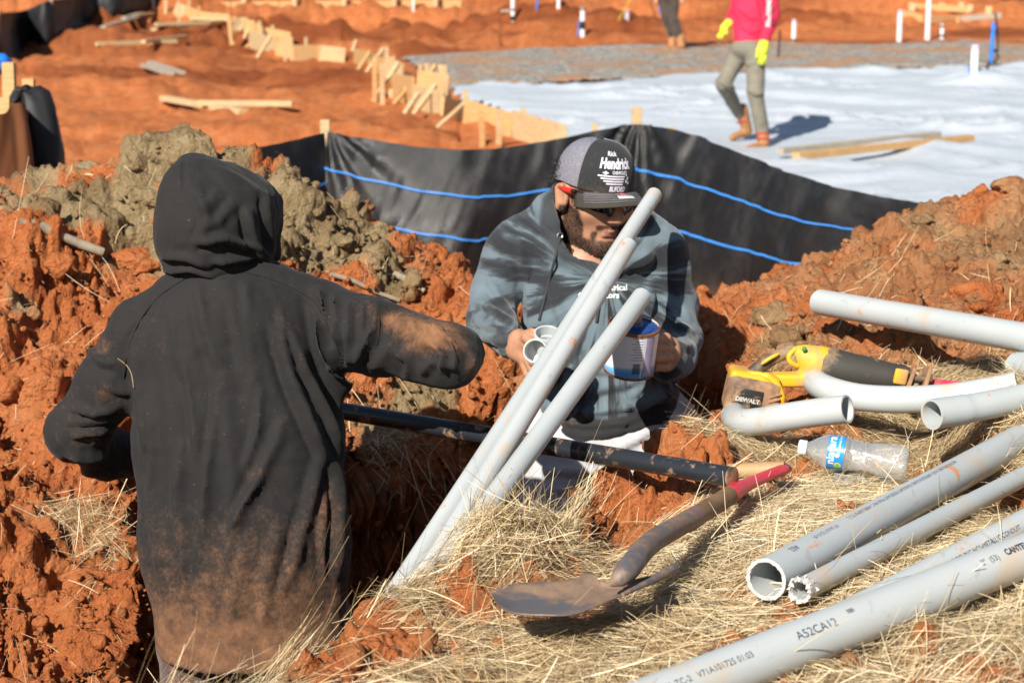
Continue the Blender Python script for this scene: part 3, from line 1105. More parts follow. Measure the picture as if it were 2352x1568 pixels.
# dark fence along the far left of the pad
df = empty('silt_fence', hit(100, 80))
tag(df, 'dark shaded silt fence running along the far left of the pad', 'silt fence')
bases = [hit(-330, 260), hit(-120, 178), hit(0, 136), hit(60, 104), hit(120, 76), hit(200, 54), hit(270, 40), hit(340, 26)]
bases += [P(520, 16, 45), P(760, 10, 45.5), P(1010, 4, 46)]
tops_ = [Vector((b.x, b.y, b.z + h_)) for b, h_ in zip(bases, (.9, .85, .72, .62, .58, .55, .58, .7, .62, .55, .5))]
fabric(df, tops_, .8, n=170, rows=14, amp=.06, seed=11, mat=BLACKFAB)
for k_ in (1, 2, 4, 6, 8, 9):
    p = tops_[k_]
    link('stake', beam(Vector((p.x, p.y + .04, bases[k_].z - .1)), Vector((p.x, p.y + .04, p.z + .1)), .05, .05, up=Vector((0, -1, 0))), PINE[2], df, smooth=False)
rfz = empty('silt_fence', hit(2290, 14))
tag(rfz, 'dark silt fence with yellow cord in the far right corner', 'silt fence')
fabric(rfz, [P(2180, -6, 47), P(2250, -12, 47), P(2352, -10, 46), P(2500, -8, 45)], .5, n=40, rows=10, amp=.05, seed=12, mat=BLACKFAB, ground=False)
for x in (2210, 2330):
    a = P(x, -18, 46.6)
    link('stake', beam(a - Vector((0, 0, .6)), a, .05, .05), PINE[2], rfz, smooth=False)
YEL = simple('yellow_cord', (.65, .55, .06), .5)
link('cord', tube([P(2190, -4, 46.4), P(2225, 2, 46.2), P(2262, 12, 45.8), P(2300, 30, 43)], .02, 6), YEL, rfz)

# ---- plumbing stubs
WHITE = simple('white_pvc', (.80, .80, .80), .35, .04, 10)
BLACKP = simple('black_band', (.02, .02, .022), .45)
BLUEP = simple('blue_pex', (.03, .22, .75), .4)
PURP = simple('purple_primer', (.55, .42, .68), .4)


def stub(x, yb, yt, r, label, bands=(), side=None, lean=0.0, primer=True):
    a = hit(x, yb)
    h = up_height(a, yt)
    r_ = empty('pipe_stub', a)
    tag(r_, label, 'pipe', 'plumbing stubs rising from the pad')
    b = a + Vector((lean, 0, h))
    link('pipe', tube([a - Vector((0, 0, .15)), b], r, 18, inner=.008), WHITE, r_)
    if primer:
        link('primer_ring', tube([b - Vector((0, 0, .05)), b - Vector((0, 0, .006))], r + .002, 18, cap=False), PURP, r_)
    for f_ in bands:
        c_ = a.lerp(b, f_)
        link('band', tube([c_ - Vector((0, 0, .02)), c_ + Vector((0, 0, .02))], r + .006, 16), BLACKP, r_)
    if side:
        link('water_line', tube([a + Vector((-r - .06, -.02, 0)), a + Vector((-r - .025, -.02, h * .3)), a + Vector((-r - .015, -.02, h * side))], .014, 8), BLUEP, r_)
    return r_


stub(2065, 97, 24, .050, 'white pipe stub of middle height standing on the gravel')
stub(2130, 92, -22, .052, 'tallest white pipe stub rising out of the picture')
stub(2163, 91, 56, .040, 'short white pipe stub wrapped with black bands', bands=(.25, .85), primer=False)
stub(1823, 96, 46, .046, 'short white stub behind the walking worker', bands=(.08,))
stub(2235, 214, 104, .052, 'white pipe stub rising through the plastic sheet', bands=(.12,), side=.55)
stub(1338, 85, 18, .050, 'white stub with black sleeve and blue line on the red earth', bands=(.3, .36, .42, .5, .95), side=.6, primer=False)
stub(1440, 52, 24, .045, 'small white stub under the thin yellow cord', bands=(.06,))
stub(1178, 52, -6, .045, 'white stub with a black foot on the red bank', bands=(.1, .16, .22, .5), primer=False)
stub(950, 30, -14, .030, 'thin white stub nearest the plank forms')
stub(1283, 24, -14, .040, 'white stub on the red bank cut by the top edge', primer=False)
for x, yb, yt, label in ((1232, 26, -14, 'thin blue water line between two white stubs'), (1513, 42, -10, 'thin blue water line beside the dark trousered legs')):
    a = hit(x, yb)
    h = up_height(a, yt)
    o = link('water_line', tube([a - Vector((0, 0, .1)), a + Vector((.02, 0, h * .6)), a + Vector((.05, 0, h))], .02, 8), BLUEP)
    tag(o, label, 'pipe', 'blue water lines rising from the pad')
a = hit(2262, 208)
h = up_height(a, 30)
wl = empty('water_manifold', a)
tag(wl, 'bundle of blue and black water lines standing on the plastic sheet', 'pipe')
tp = lambda fx, fz: a + Vector((fx, 0, h * fz))
link('insulated_line', tube([tp(-.01, 0), tp(.02, .3), tp(.06, .42)], .022, 8), BLACKP, wl)
link('water_line', tube([tp(.06, .36), tp(.07, .6), tp(.075, .88)], .028, 10), BLUEP, wl)
link('water_line', tube([tp(.14, .35), tp(.15, .6), tp(.13, .8), tp(.09, 1.0)], .014, 8), BLACKP, wl)
link('elbow', tube([tp(.06, .36), tp(.13, .38), tp(.17, .46)], .024, 8), BLACKP, wl)
for f_ in (.52, .76):
    link('band', tube([tp(.04, f_), tp(.15, f_ - .01)], .022, 8), BLACKP, wl)
a = hit(1787, 140)
o = link('steel_post', tube([a - Vector((0, 0, .1)), a + Vector((.02, 0, up_height(a, 70)))], .018, 8), BLACKP)
tag(o, 'thin dark steel post behind the walking worker', 'post')
# survey tripod, cut by the top edge
a = hit(335, 27)
tri = empty('survey_tripod', a)
tag(tri, 'survey tripod with pale legs by the dark fence', 'tripod')
top_ = a + Vector((.0, 0, 1.25))
ALU = simple('aluminium', (.45, .48, .52), .4)
for dx, dy in ((-.05, -.1), (.18, .1), (-.75, .2)):
    link('leg', tube([a + Vector((dx, dy, -.05)), top_ + Vector((dx * .08, dy * .1, 0))], .030, 8), ALU, tri)
link('head', tube([top_, top_ + Vector((0, 0, .10))], .09, 12), BLACKP, tri)
a = hit(380, 34)
o = link('marker_stake', beam(a - Vector((0, 0, .1)), a + Vector((.02, 0, .32)), .07, .05), PINE[0], None, smooth=False)
tag(o, 'stubby wooden marker stake right of the tripod', 'stake')
a = hit(535, 106)
o = link('marker_stake', beam(a - Vector((0, 0, .1)), a + Vector((-.06, 0, up_height(a, 40))), .09, .045, up=Vector((0, -1, 0))), PINE[1], None, smooth=False)
tag(o, 'tall wooden stake with a steel rod standing before the forms', 'stake')
link('rod', tube([a + Vector((.01, -.03, .1)), a + Vector((-.02, -.03, up_height(a, -20)))], .011, 6), simple('rust', (.22, .08, .03), .8), o)
tag(link('string_line', tube([hit(1420, 70) + Vector((0, 0, .2)), hit(1450, 40) + Vector((0, 0, .4)), hit(1468, 20) + Vector((0, 0, .7))], .012, 6), YEL), 'thin yellow cord strung up beside the white stub', 'cord')

# ================================================================== LOOSE STUFF: clods, straw
def ico(sub):
    bm = bmesh.new()
    bmesh.ops.create_icosphere(bm, subdivisions=sub, radius=1)
    v = np.array([tuple(x.co) for x in bm.verts])
    f = np.array([[l.index for l in x.verts] for x in bm.faces])
    bm.free()
    return v, f


def lump(v, seed, flat=.8):
    rr = np.random.default_rng(seed)
    pl = rr.normal(0, 1, (9, 3))
    pl /= np.linalg.norm(pl, axis=1, keepdims=True)
    r = np.minimum(1.0, (rr.uniform(.55, .95, 9)[None] / np.maximum(v @ pl.T, .05)).min(1))       # broken faces
    r = r * (1 + .16 * fbm(v + seed * 3.7, 1.6, 3, seed)) + .14 * clods(v + seed * 1.3, 2.2, seed) + .07 * fbm(v + seed, 6, 2, seed + 3)
    return v * r[:, None] * np.array([1, 1, flat])


def scatter_pts(n, prob):
    """points on the near ground drawn by a probability map"""
    out = []
    while len(out) < n:
        u = rng.uniform(-.42, .40, 40000)
        y = np.exp(rng.uniform(math.log(2.1), math.log(6.6), 40000))
        x = u * y
        k_ = prob(x, y) > rng.uniform(0, 1, 40000)
        out += list(zip(x[k_], y[k_]))
    return np.array(out[:n])


def dirtmap(x, y):
    s = _bil(SG, x, y)
    p = np.stack([x, y, x * 0], 1)
    return np.clip((1 - s * 1.05) * (.35 + .65 * sstep(-.2, .4, fbm(p, 3.0, 3, 101))), 0, 1) * np.clip((y / 4.5) ** 2, .15, 1)


Vs, Fs, Ol = [], [], []
base = 0
for sub, cnt, s0, s1, nvar in ((3, 330, .018, .050, 14), (2, 900, .009, .020, 14), (1, 8500, .0035, .010, 14)):
    v0, f0 = ico(sub)
    var = [lump(v0, 200 + i_ * 7 + sub) for i_ in range(nvar)]
    xy = scatter_pts(cnt, dirtmap)
    z = gz(xy[:, 0], xy[:, 1])
    og = _bil(OG, xy[:, 0], xy[:, 1])
    for i_ in range(cnt):
        s = s0 * (s1 / s0) ** (rng.random() ** 2.2)
        a_ = rng.uniform(0, 2 * PI)
        R = np.array(Matrix.Rotation(a_, 3, 'Z') @ Matrix.Rotation(rng.uniform(-.6, .6), 3, 'X'))
        Vs.append((var[i_ % nvar] * rng.uniform(.75, 1.25, 3)) @ R.T * s + np.array([xy[i_, 0], xy[i_, 1], z[i_] + s * .25]))
        Fs.append(f0 + base)
        Ol.append(np.full(len(v0), min(1, max(0, og[i_] + rng.normal(0, .18)))))
        base += len(v0)
Vs, Fs, Ol = np.concatenate(Vs), np.concatenate(Fs), np.concatenate(Ol)
tag(link('loose_dirt', mesh_np('loose_dirt', Vs, Fs, {'olive': Ol, 'straw': Ol * 0, 'moist_shade': Ol * 0}), SOIL), 'crumbled clods of clay scattered over the spoil heaps', 'dirt', kind='stuff')

# clods large enough to name
CL = [(1052, 1342, 40, 'orange clod in the straw beside the shovel blade', 0), (955, 1292, 34, 'flat orange clod at the foot of the leaning conduits', 0), (880, 1432, 62, 'broad orange clod half buried in the straw', 0),
      (2330, 432, 40, 'brown clod perched on top of the right heap', .5), (2052, 480, 28, 'rounded orange clod on the crest of the right heap', 0), (1913, 500, 16, 'small orange clod at the left end of the right crest', 0),
      (2250, 690, 62, 'large orange slab of clay in the grey heap', 0), (1790, 735, 55, 'grey topped clod beside the tail of the fence', .8), (205, 395, 34, 'knobbly grey clod at the left end of the crest', 1),
      (1560, 1050, 60, 'broken orange clod between trench and bent conduit', 0), (2130, 1492, 26, 'small orange clod below the near conduit', 0), (310, 605, 52, 'big orange lump behind the hooded sleeve', 0), (270, 780, 60, 'cracked orange lump on the left heap', 0), (180, 560, 50, 'orange lump under the grey branch', 0),
      (1950, 760, 70, 'pale orange clod under the upper conduit', 0), (1330, 1215, 50, 'orange clod at the lip of the trench', 0)]
v3, f3 = ico(4)
for i_, (x, y, rp, label, ol_) in enumerate(CL):
    c_ = hit(x, y)
    t_ = pix([tuple(c_)])[2][0]
    r = rp / FOC * t_
    v = lump(v3, 300 + i_, .72) * r
    v += (.10 * r * clods(v, 3.0 / r * .35, i_) + .05 * r * fbm(v, 9 / r * .3, 3, i_))[:, None] * v3
    v *= np.array([1.1, .9, .9])
    v += np.array([c_.x, c_.y + r * .5, c_.z - r * .05])
    nv = len(v)
    tag(link('dirt_clod', mesh_np('dirt_clod', v, f3, {'olive': np.full(nv, ol_), 'straw': np.zeros(nv), 'moist_shade': np.zeros(nv)}), SOIL), label, 'clod', 'large clods on the banks')

# ---- straw
m = MT('straw')
tint = m.attr('tint')
m.set(color=m.ramp(tint, [(0.0, (.22, .145, .075)), (.3, (.48, .35, .185)), (.6, (.69, .545, .325)), (.85, (.80, .68, .46)), (1.0, (.84, .76, .58))]), rough=.55, spec=.35)
STRAWM = m.m


def blades(n, prob, layer, L0, L1, W0, W1, lift=0.0, stick=.06, segs=3, urange=(-.42, .42), yrange=(1.75, 5.4)):
    X, Y = [], []
    tot = 0
    while tot < n:
        u = rng.uniform(urange[0], urange[1], 60000)
        y = np.sqrt(rng.uniform(yrange[0] ** 2, yrange[1] ** 2, 60000))
        x = u * y
        s = prob(x, y)
        k_ = s > rng.uniform(0, 1, 60000)
        X.append(x[k_])
        Y.append(y[k_])
        tot += k_.sum()
    X, Y = np.concatenate(X)[:n], np.concatenate(Y)[:n]
    p = np.stack([X, Y, X * 0], 1)
    flow = fbm(p, 1.3, 2, 111) * 1.6 + .25
    yaw = flow + rng.normal(0, .75, n)
    yaw = np.where(rng.random(n) < .25, rng.uniform(0, 2 * PI, n), yaw)
    pit = rng.normal(0.03, .10, n)
    up_ = rng.random(n) < stick
    pit = np.where(up_, rng.uniform(.15, .9, n), pit)
    L = L0 + (L1 - L0) * rng.random(n) ** 1.8
    W = W0 + (W1 - W0) * rng.random(n) ** 2
    curl = rng.normal(0, .35, n)
    bend = rng.normal(-.10, .25, n)
    tint_ = np.clip(rng.normal(.52, .25, n) + .12 * fbm(p, 2.2, 3, 113), 0, 1)
    lay = lift + layer * rng.random(n) ** 1.5
    Z = gz(X, Y)
    # follow the ground slope
    h_ = .04
    sx = (gz(X + h_, Y) - gz(X - h_, Y)) / (2 * h_)
    sy = (gz(X, Y + h_) - gz(X, Y - h_)) / (2 * h_)
    sx, sy = np.clip(sx, -1.2, 1.2), np.clip(sy, -1.2, 1.2)
    npt = segs + 1
    V = np.zeros((n, npt, 2, 3))
    roll = rng.normal(0, .6, n)
    cx = np.zeros(n)
    cyy = np.zeros(n)
    cz = np.zeros(n)
    pos = []
    ya, pi_ = yaw.copy(), pit.copy()
    for k_ in range(npt):
        pos.append((cx.copy(), cyy.copy(), cz.copy(), ya.copy()))
        ds = L / segs
        cx += np.cos(ya) * np.cos(pi_) * ds
        cyy += np.sin(ya) * np.cos(pi_) * ds
        cz += np.sin(pi_) * ds
        ya += curl / segs
        pi_ += bend / segs
    mx, my = cx / 2, cyy / 2
    for k_, (ax, ay, az, yw) in enumerate(pos):
        ox = np.where(up_, ax, ax - mx)
        oy = np.where(up_, ay, ay - my)
        wx, wy, wz = -np.sin(yw) * np.cos(roll), np.cos(yw) * np.cos(roll), np.sin(roll)
        w = W * (.5 if 0 < k_ < segs else .32)
        bx, by, bz = X + ox, Y + oy, Z + lay + az + sx * ox + sy * oy
        V[:, k_, 0] = np.stack([bx + wx * w, by + wy * w, bz + wz * w], 1)
        V[:, k_, 1] = np.stack([bx - wx * w, by - wy * w, bz - wz * w], 1)
    idx = np.arange(n * npt * 2).reshape(n, npt, 2)
    Fq = np.stack([idx[:, :-1, 0], idx[:, 1:, 0], idx[:, 1:, 1], idx[:, :-1, 1]], -1).reshape(-1, 4)
    return V.reshape(-1, 3), Fq, np.repeat(tint_, npt * 2)


def strawmap(x, y):
    return np.clip(_bil(SG, x, y), 0, 1) ** 1.3


parts_ = [blades(92000, strawmap, .014, .02, .095, .0005, .0013, lift=-.004, stick=.02, segs=2),
          blades(34000, strawmap, .018, .04, .15, .0005, .0012, lift=.002, stick=.025),
          blades(2400, lambda x, y: strawmap(x, y) * .9, .016, .04, .13, .0011, .0022, lift=.004, stick=.05, segs=4),
          blades(2600, lambda x, y: np.clip(.05 + .6 * _bil(SG, x, y) * (1 - _bil(SG, x, y)) * 4, 0, 1) * (y < 5.2), .01, .04, .14, .0010, .0022, lift=.004, stick=.3, segs=4)]
parts_.append(blades(22000, lambda x, y: np.clip(strawmap(x, y) + .12, 0, 1), .012, .006, .028, .0006, .0019, lift=.001, stick=.02, segs=1))
# the heaped handful at the trench lip and a ragged fringe along it
def heapmap(x, y):
    bx, by, bt = pix(np.stack([x, y, gz(x, y)], 1))
    return np.clip(blob(bx, by, 1190, 1235, 110, 70) + .25 * blob(bx, by, 740, 1480, 90, 60) * (_bil(SG, x, y) > .3) + .5 * blob(bx, by, 1290, 1180, 60, 30), 0, 1)


parts_.append(blades(9000, heapmap, .040, .04, .12, .0007, .0016, lift=.0, stick=.07, segs=4))
off = 0
Vs, Fs, Ts = [], [], []
for v, f, t_ in parts_:
    Vs.append(v)
    Fs.append(f + off)
    Ts.append(t_)
    off += len(v)
tag(link('straw', mesh_np('straw', np.concatenate(Vs), np.concatenate(Fs), {'tint': np.concatenate(Ts)}), STRAWM, smooth=False), 'dry straw mulch strewn thickly over the near bank', 'straw', kind='stuff')

# ---- sticks on the left heap
BARK = simple('bark', (.30, .25, .18), .9, .25, 30, .5, 60)
for (pts_, r, label) in (([(48, 512), (95, 530), (140, 550), (190, 572), (240, 585)], 13, 'thick grey broken branch lying across the left heap'),
                         ([(760, 632), (810, 650), (860, 676), (918, 692)], 6, 'thin pale stick on the heap above the outstretched sleeve'),
                         ([(905, 632), (945, 655), (975, 672)], 8, 'short pale root end poking out of the heap')):
    w = [hit(x, y) for x, y in pts_]
    t_ = pix([tuple(w[0])])[2][0]
    rr = r / FOC * t_
    zl = [max(p.z, w[0].z + (w[-1].z - w[0].z) * i_ / (len(w) - 1)) + rr * .6 for i_, p in enumerate(w)]
    yl = [w[0].y + (w[-1].y - w[0].y) * i_ / (len(w) - 1) - rr for i_ in range(len(w))]
    w = [Vector((p.x, y_, z_)) for p, y_, z_ in zip(w, yl, zl)]
    o = link('branch', tube(w, [rr * (1 - .25 * i_ / len(w)) * (1 + .12 * math.sin(i_ * 2.3)) for i_ in range(len(w))], 10), BARK)
    tag(o, label, 'branch')

# ================================================================== THINGS ON THE NEAR BANK
def ink(name, c, lo):
    m = MT(name)                                    # printed by jet, rubbed thin in places
    m.set(color=c, rough=.6, alpha=m.ramp(m.noise(260, 4, .7), [(lo, .25), (lo + .14, 1.0)]))
    return m.m


INK = ink('ink', (.035, .036, .06), .32)
INK_F = ink('faded_ink', (.10, .12, .17), .38)


def pvc(name, seed):
    m = MT(name)
    v = m.mapping((1, 1, 1), loc=(seed * 3.1, seed * 1.7, seed))
    base = m.ramp(m.noise(3, 3, vec=v), [(.3, (.43, .465, .475)), (.7, (.50, .525, .53))])
    st = m.ramp(m.noise(7, 7, .6, vec=v, dist=.8), [(.565, 0.0), (.62, .35), (.72, .65)])
    st2 = m.ramp(m.noise(16, 6, .65, vec=v, dist=.5), [(.645, 0.0), (.675, .9)])
    sc = m.ramp(m.noise(40, 3, .5, vec=m.mapping((1, .2, 1), vec=v)), [(.66, 0.0), (.69, .45)])
    c = m.mix(st, base, (.56, .42, .28))
    c = m.mix(st2, c, (.62, .27, .11))
    c = m.mix(sc, c, (.35, .36, .36))
    m.set(color=c, rough=m.math('ADD', m.math('MULTIPLY', st2, .4), .34), spec=.45)
    m.bump(m.math('ADD', st2, m.math('MULTIPLY', m.noise(120, 3), .12)), .15, .002)
    return m.m


PVC = [pvc('grey_pvc', k) for k in range(4)]
PVC_EDGE = simple('sawn_pvc', (.66, .62, .60), .8, .2, 60, .3)


def conduit(name, a, b, r, label, mat, wall=.004, group=None, edge=True, seg=40, n=14, sag=0.0):
    a, b = Vector(a), Vector(b)
    ptsl = [a.lerp(b, i / n) - Vector((0, 0, sag * math.sin(PI * i / n))) for i in range(n + 1)]
    o = link(name, tube(ptsl, r, seg, inner=wall, jag=.0015), mat)
    return tag(o, label, 'pipe', group)


def axis(k, s0, s1):
    return pipe_pt(k, s0), pipe_pt(k, s1)


def at_x(a, b, x):
    """point of the line a-b seen on survey column x"""
    lo, hi = -3.0, 5.0
    for _ in range(60):
        mid = (lo + hi) / 2
        if pix([tuple(a.lerp(b, mid))])[0][0] < x:
            lo = mid
        else:
            hi = mid
    return a.lerp(b, lo)


def wrap_text(parent, body, a, b, r, x0, size, ang, ink=INK, flip=False, bold=0.0, xs=1.0, name='lettering', shear=0.0):
    """print on a round pipe: starts where survey column x0 crosses it; ang = how far above the side facing the viewer"""
    d = (b - a).normalized()
    p0 = at_x(a, b, x0)
    view = (p0 - cam.location).normalized()
    n0 = -(view - d * view.dot(d)).normalized()
    upv = d.cross(n0) * (1 if d.cross(n0).z > 0 else -1)
    me = body if isinstance(body, bpy.types.Mesh) else text_mesh(body, size, bold=bold, xs=xs, shear=shear)
    R = r + .0005
    sg = -1 if flip else 1
    for v in me.vertices:
        x, y = v.co.x * sg, v.co.y * sg
        an = ang + y / R
        v.co = p0 + d * x + (n0 * math.cos(an) + upv * math.sin(an)) * R
    me.update()
    return link(name, me, ink, parent, smooth=False)


def dashes(rects):
    bm = bmesh.new()
    for (x0, y0, x1, y1) in rects:
        nx_, ny_ = max(1, int((x1 - x0) / .003)), max(1, int((y1 - y0) / .003))
        g = [[bm.verts.new((x0 + (x1 - x0) * i / nx_, y0 + (y1 - y0) * j / ny_, 0)) for j in range(ny_ + 1)] for i in range(nx_ + 1)]
        for i in range(nx_):
            for j in range(ny_):
                bm.faces.new((g[i][j], g[i + 1][j], g[i + 1][j + 1], g[i][j + 1]))
    return mesh_bm('dashes', bm)


# ---- conduits lying on the straw
a, b = axis('near', -1.1, 1.55)
o = conduit('conduit', a, b, .0302, 'thick grey plastic conduit nearest the camera, crossing the lower right corner', PVC[0], n=24)
wrap_text(o, 'MAX 90 C WIRE  NEMA TC-2   V71A101725 01:03', a, b, .0302, 1335, .0118, .30, xs=1.02)
wrap_text(o, 'A52CA12', a, b, .0302, 1802, .0165, .30, xs=1.10)
rb = random.Random(4)
bars, x = [], 0.0
while x < .0125:
    w = rb.choice((.0002, .0004, .0006))
    bars.append((x, -.0028, x + w, .0034))
    x += w + rb.choice((.0002, .0003, .0005))
wrap_text(o, dashes(bars), a, b, .0302, 1925, 1, .52, name='barcode')
wrap_text(o, '2"  (53)', a, b, .0302, 2228, .0125, .38)
wrap_text(o, 'CANTEX', a, b, .0302, 2284, .0135, .44, bold=.0006, xs=.95, shear=.1)
wrap_text(o, 'SCHEDULE 40', a, b, .0302, 2336, .0120, .46)
a, b = axis('pair', 0, 2.7)
o = conduit('conduit', a, b, .0302, 'thick grey conduit with a wide open sawn end, upper of the touching pair', PVC[1], n=24)
link('sawn_edge', tube([a - (b - a).normalized() * .0012, a + (b - a).normalized() * .0015], .0306, 48, inner=.0050, jag=.003), PVC_EDGE, o)
for nm, x0, sz in (('A52', 1812, .0150), ('V71A101725 01:05', 1865, .0115)):
    me = text_mesh(nm, sz)
    w = max(v.co.x for v in me.vertices)
    for v in me.vertices:
        v.co.x -= w
    wrap_text(o, me, a, b, .0302, x0 - 8, sz, .74, ink=INK if nm == 'A52' else INK_F, flip=True)
me = text_mesh('ABOVEGROUND AND UNDERGROUND SUNLIGHT RESISTANT MAX 90 C WIRE NEMA TC-2', .0115)
w = max(v.co.x for v in me.vertices)
for v in me.vertices:
    v.co.x -= w
wrap_text(o, me, a, b, .0302, 1940, .0115, .82, ink=INK_F, flip=True)
a, b = axis('slim', 0, 3.0)
o = conduit('conduit', a, b, .0172, 'slim grey conduit with a frayed sawn end, lower of the touching pair', PVC[2], n=24)
link('sawn_edge', tube([a - (b - a).normalized() * .003, a + (b - a).normalized() * .003], .0180, 40, inner=.0045, jag=.009), PVC_EDGE, o)
bm = bmesh.new()                                     # curled swarf left by the saw
for k in range(60):
    an = rb.uniform(0, 2 * PI)
    fr = frame(b - a)
    p = a + fr @ Vector((rb.uniform(-.004, .012), .0172 * math.cos(an), .0172 * math.sin(an)))
    q_ = [bm.verts.new(p + Vector((rb.gauss(0, .003), rb.gauss(0, .003), rb.gauss(.001, .003)))) for _ in range(3)]
    bm.faces.new(q_)
link('swarf', mesh_bm('swarf', bm), PVC_EDGE, o, smooth=False)
a, b = axis('back', -.92, 2.4)
o = conduit('conduit', a, b, .0211, 'grey conduit with printed line, partly hidden behind the nearest conduit', PVC[3], n=20)
wrap_text(o, 'SCHEDULE 40 RIGID PVC NONMETALLIC CONDUIT', a, b, .0211, 2098, .0110, -.05, ink=INK)
a, b = axis('top', 0, 1.75)
o = conduit('conduit', a, b, .0302, 'long grey conduit resting on the foot of the right heap', PVC[0], n=20)
a, b = P(2338, 842, 3.86), P(2520, 850, 3.6)
o = conduit('conduit', a, b, .030, 'stub of grey conduit at the right edge under the upper conduit', PVC[1])

# ---- swept bends


def z7(x, y, t):
    return P((1750 + x / 2.6136) * .91875, (650 + y / 2.6136) * .91875, t)


for path, label, mat in (
        ([(2062, 905, 3.80), (1850, 948, 3.82), (1600, 985, 3.84), (1300, 998, 3.85), (1050, 985, 3.87), (880, 948, 3.90), (775, 905, 3.96), (742, 872, 4.05), (765, 848, 4.16), (830, 830, 4.30)], 'long grey swept conduit bend lying in front of the saw', PVC[2]),
        ([(955, 1062, 3.70), (750, 1085, 3.74), (560, 1112, 3.78), (380, 1140, 3.83), (270, 1145, 3.88), (222, 1118, 3.95), (225, 1083, 4.04), (270, 1052, 4.13), (340, 1030, 4.22)], 'grey swept conduit bend under the battery of the saw, open end right', PVC[3]),
        ([(1502, 1100, 3.62), (1700, 1068, 3.66), (1900, 1030, 3.70), (2117, 985, 3.75), (2300, 930, 3.82), (2500, 850, 3.95)], 'grey swept conduit bend with belled open end at the right edge', PVC[1])):
    pl = [p + Vector((0, -.01, .030)) for p in spline([z7(*p) for p in path], 40)]
    r = .0275
    rad = [r * (1.06 if 'belled' in label and i < 9 else 1.0) for i in range(40)]
    o = link('conduit_bend', tube(pl, rad, 36, inner=.0042), mat)
    tag(o, label, 'conduit bend')

# ---- three conduits leaning out of the trench
LEAN = [((975, 1330, 3.06), (1443, 563, 3.98), .0178, 'leaning grey conduit with the middle tip, lying over its longer neighbour', 0),
        ((925, 1336, 3.05), (1503, 447, 4.24), .0170, 'leaning grey conduit reaching highest, leftmost at its foot beside the straw', 1),
        ((1028, 1290, 3.0), (1474, 681, 3.80), .0190, 'leaning grey conduit with the lowest tip, in front of the can', 2)]
for (pa, pb, r, label, k) in LEAN:
    conduit('conduit', P(*pa) * 1.02 - P(*pb) * .02, P(*pb), r, label, PVC[k], group='conduits leaning out of the trench', n=12)

# ---- black pipe across the trench
BLK = dirty('black_poly', (.022, .026, .032), .32, .40, 22.0, (.45, .27, .16), 70, .15)
a, b = P(560, 905, 4.12), P(1682, 1095, 3.30)
o = link('black_pipe', tube([a.lerp(b, i / 14) for i in range(15)], .0178, 32), BLK)
tag(o, 'muddy black pipe laid across the trench behind the leaning conduits', 'pipe')
d = (b - a).normalized()
link('end_cap', lathe(b, d, [(-.003, .0181), (.001, .0181), (.002, .016), (.0022, 0.0)], 32), dirty('black_end', (.05, .045, .04), .7, .9, 20, (.40, .22, .11)), o)
wrap_text(o, 'V', a, b, .0178, 1253, .014, .25, ink=simple('chalk', (.5, .5, .5)), flip=False)

# ---- shovel


def z3(x, y, t):
    return P((1180 + x / 2.94) * .91875, (1150 + y / 2.94) * .91875, t)


STEEL = dirty('shovel_steel', (.15, .14, .15), .38, .80, 8, (.38, .24, .15), 55, .10, metal=.3)
WOODH = MT('worn_handle')
_g = WOODH.noise(6, 6, .6, vec=WOODH.mapping((3, 3, 3)))
_g2 = WOODH.n('TexWave', i_Vector=WOODH.mapping((1, 1, 1), rot=(.2, .1, .9)), i_Scale=60.0, i_Distortion=3.0, i_Detail=2.0).outputs['Fac']
WOODH.set(color=WOODH.mix(WOODH.math('MULTIPLY', _g2, .35), WOODH.ramp(_g, [(.3, (.17, .09, .042)), (.65, (.30, .18, .09))]), (.13, .07, .035)), rough=.7)
WOODH.bump(_g2, .3, .002)
sh = empty('shovel', hit(1330, 1400))
tag(sh, 'worn round point shovel with red grip lying on the straw', 'shovel')
# blade: a dished plate, tip at left, shoulders at right (survey lines tip -> step)
left_e = [(140, 962), (220, 925), (340, 900), (480, 888), (640, 884), (770, 862), (835, 815), (905, 832), (935, 882), (1060, 895), (1240, 860), (1340, 845)]       # far edge
right_e = [(142, 974), (195, 1060), (300, 1112), (440, 1132), (620, 1138), (760, 1122), (880, 1078), (1000, 1034), (1120, 980), (1240, 918), (1330, 878), (1400, 840)]


def g3(x, y, drop):
    return G((1180 + x / 2.94) * .91875, (1150 + y / 2.94) * .91875, drop)


nU, nV = 40, 15
far = spline([g3(x, y, .884) for x, y in left_e], nU)
nearl = spline([g3(x, y, .868 if i else .882) for i, (x, y) in enumerate(right_e)], nU)
V = []
for i in range(nU):
    for j in range(nV):
        s = j / (nV - 1)
        p = far[i].lerp(nearl[i], s)
        dish = .014 * math.sin(PI * s) * min(1, i / 8 + .15)
        ridge = .012 * math.exp(-((s - .45) / .14) ** 2) * max(0, (i - nU * .62) / (nU * .38))
        p = p + Vector((0, .01 * math.sin(PI * s), -dish + ridge + .0006 * math.sin(i * .5 + j)))
        V.append(p)
Fq = [(i * nV + j, (i + 1) * nV + j, (i + 1) * nV + j + 1, i * nV + j + 1) for i in range(nU - 1) for j in range(nV - 1)]
nb = len(V)
V2 = V + [p + Vector((0, .0012, -.0028)) for p in V]
Fq2 = Fq + [tuple(reversed([q_ + nb for q_ in f])) for f in Fq]
rim = [i * nV for i in range(nU)] + [(nU - 1) * nV + j for j in range(1, nV)] + [i * nV + nV - 1 for i in range(nU - 2, -1, -1)] + [j for j in range(nV - 2, 0, -1)]
for i in range(len(rim)):
    p_, q_ = rim[i], rim[(i + 1) % len(rim)]
    Fq2.append((p_, p_ + nb, q_ + nb, q_))
me = bpy.data.meshes.new('blade')
me.from_pydata([tuple(p) for p in V2], [], Fq2)
me.update()
link('blade', me, STEEL, sh)
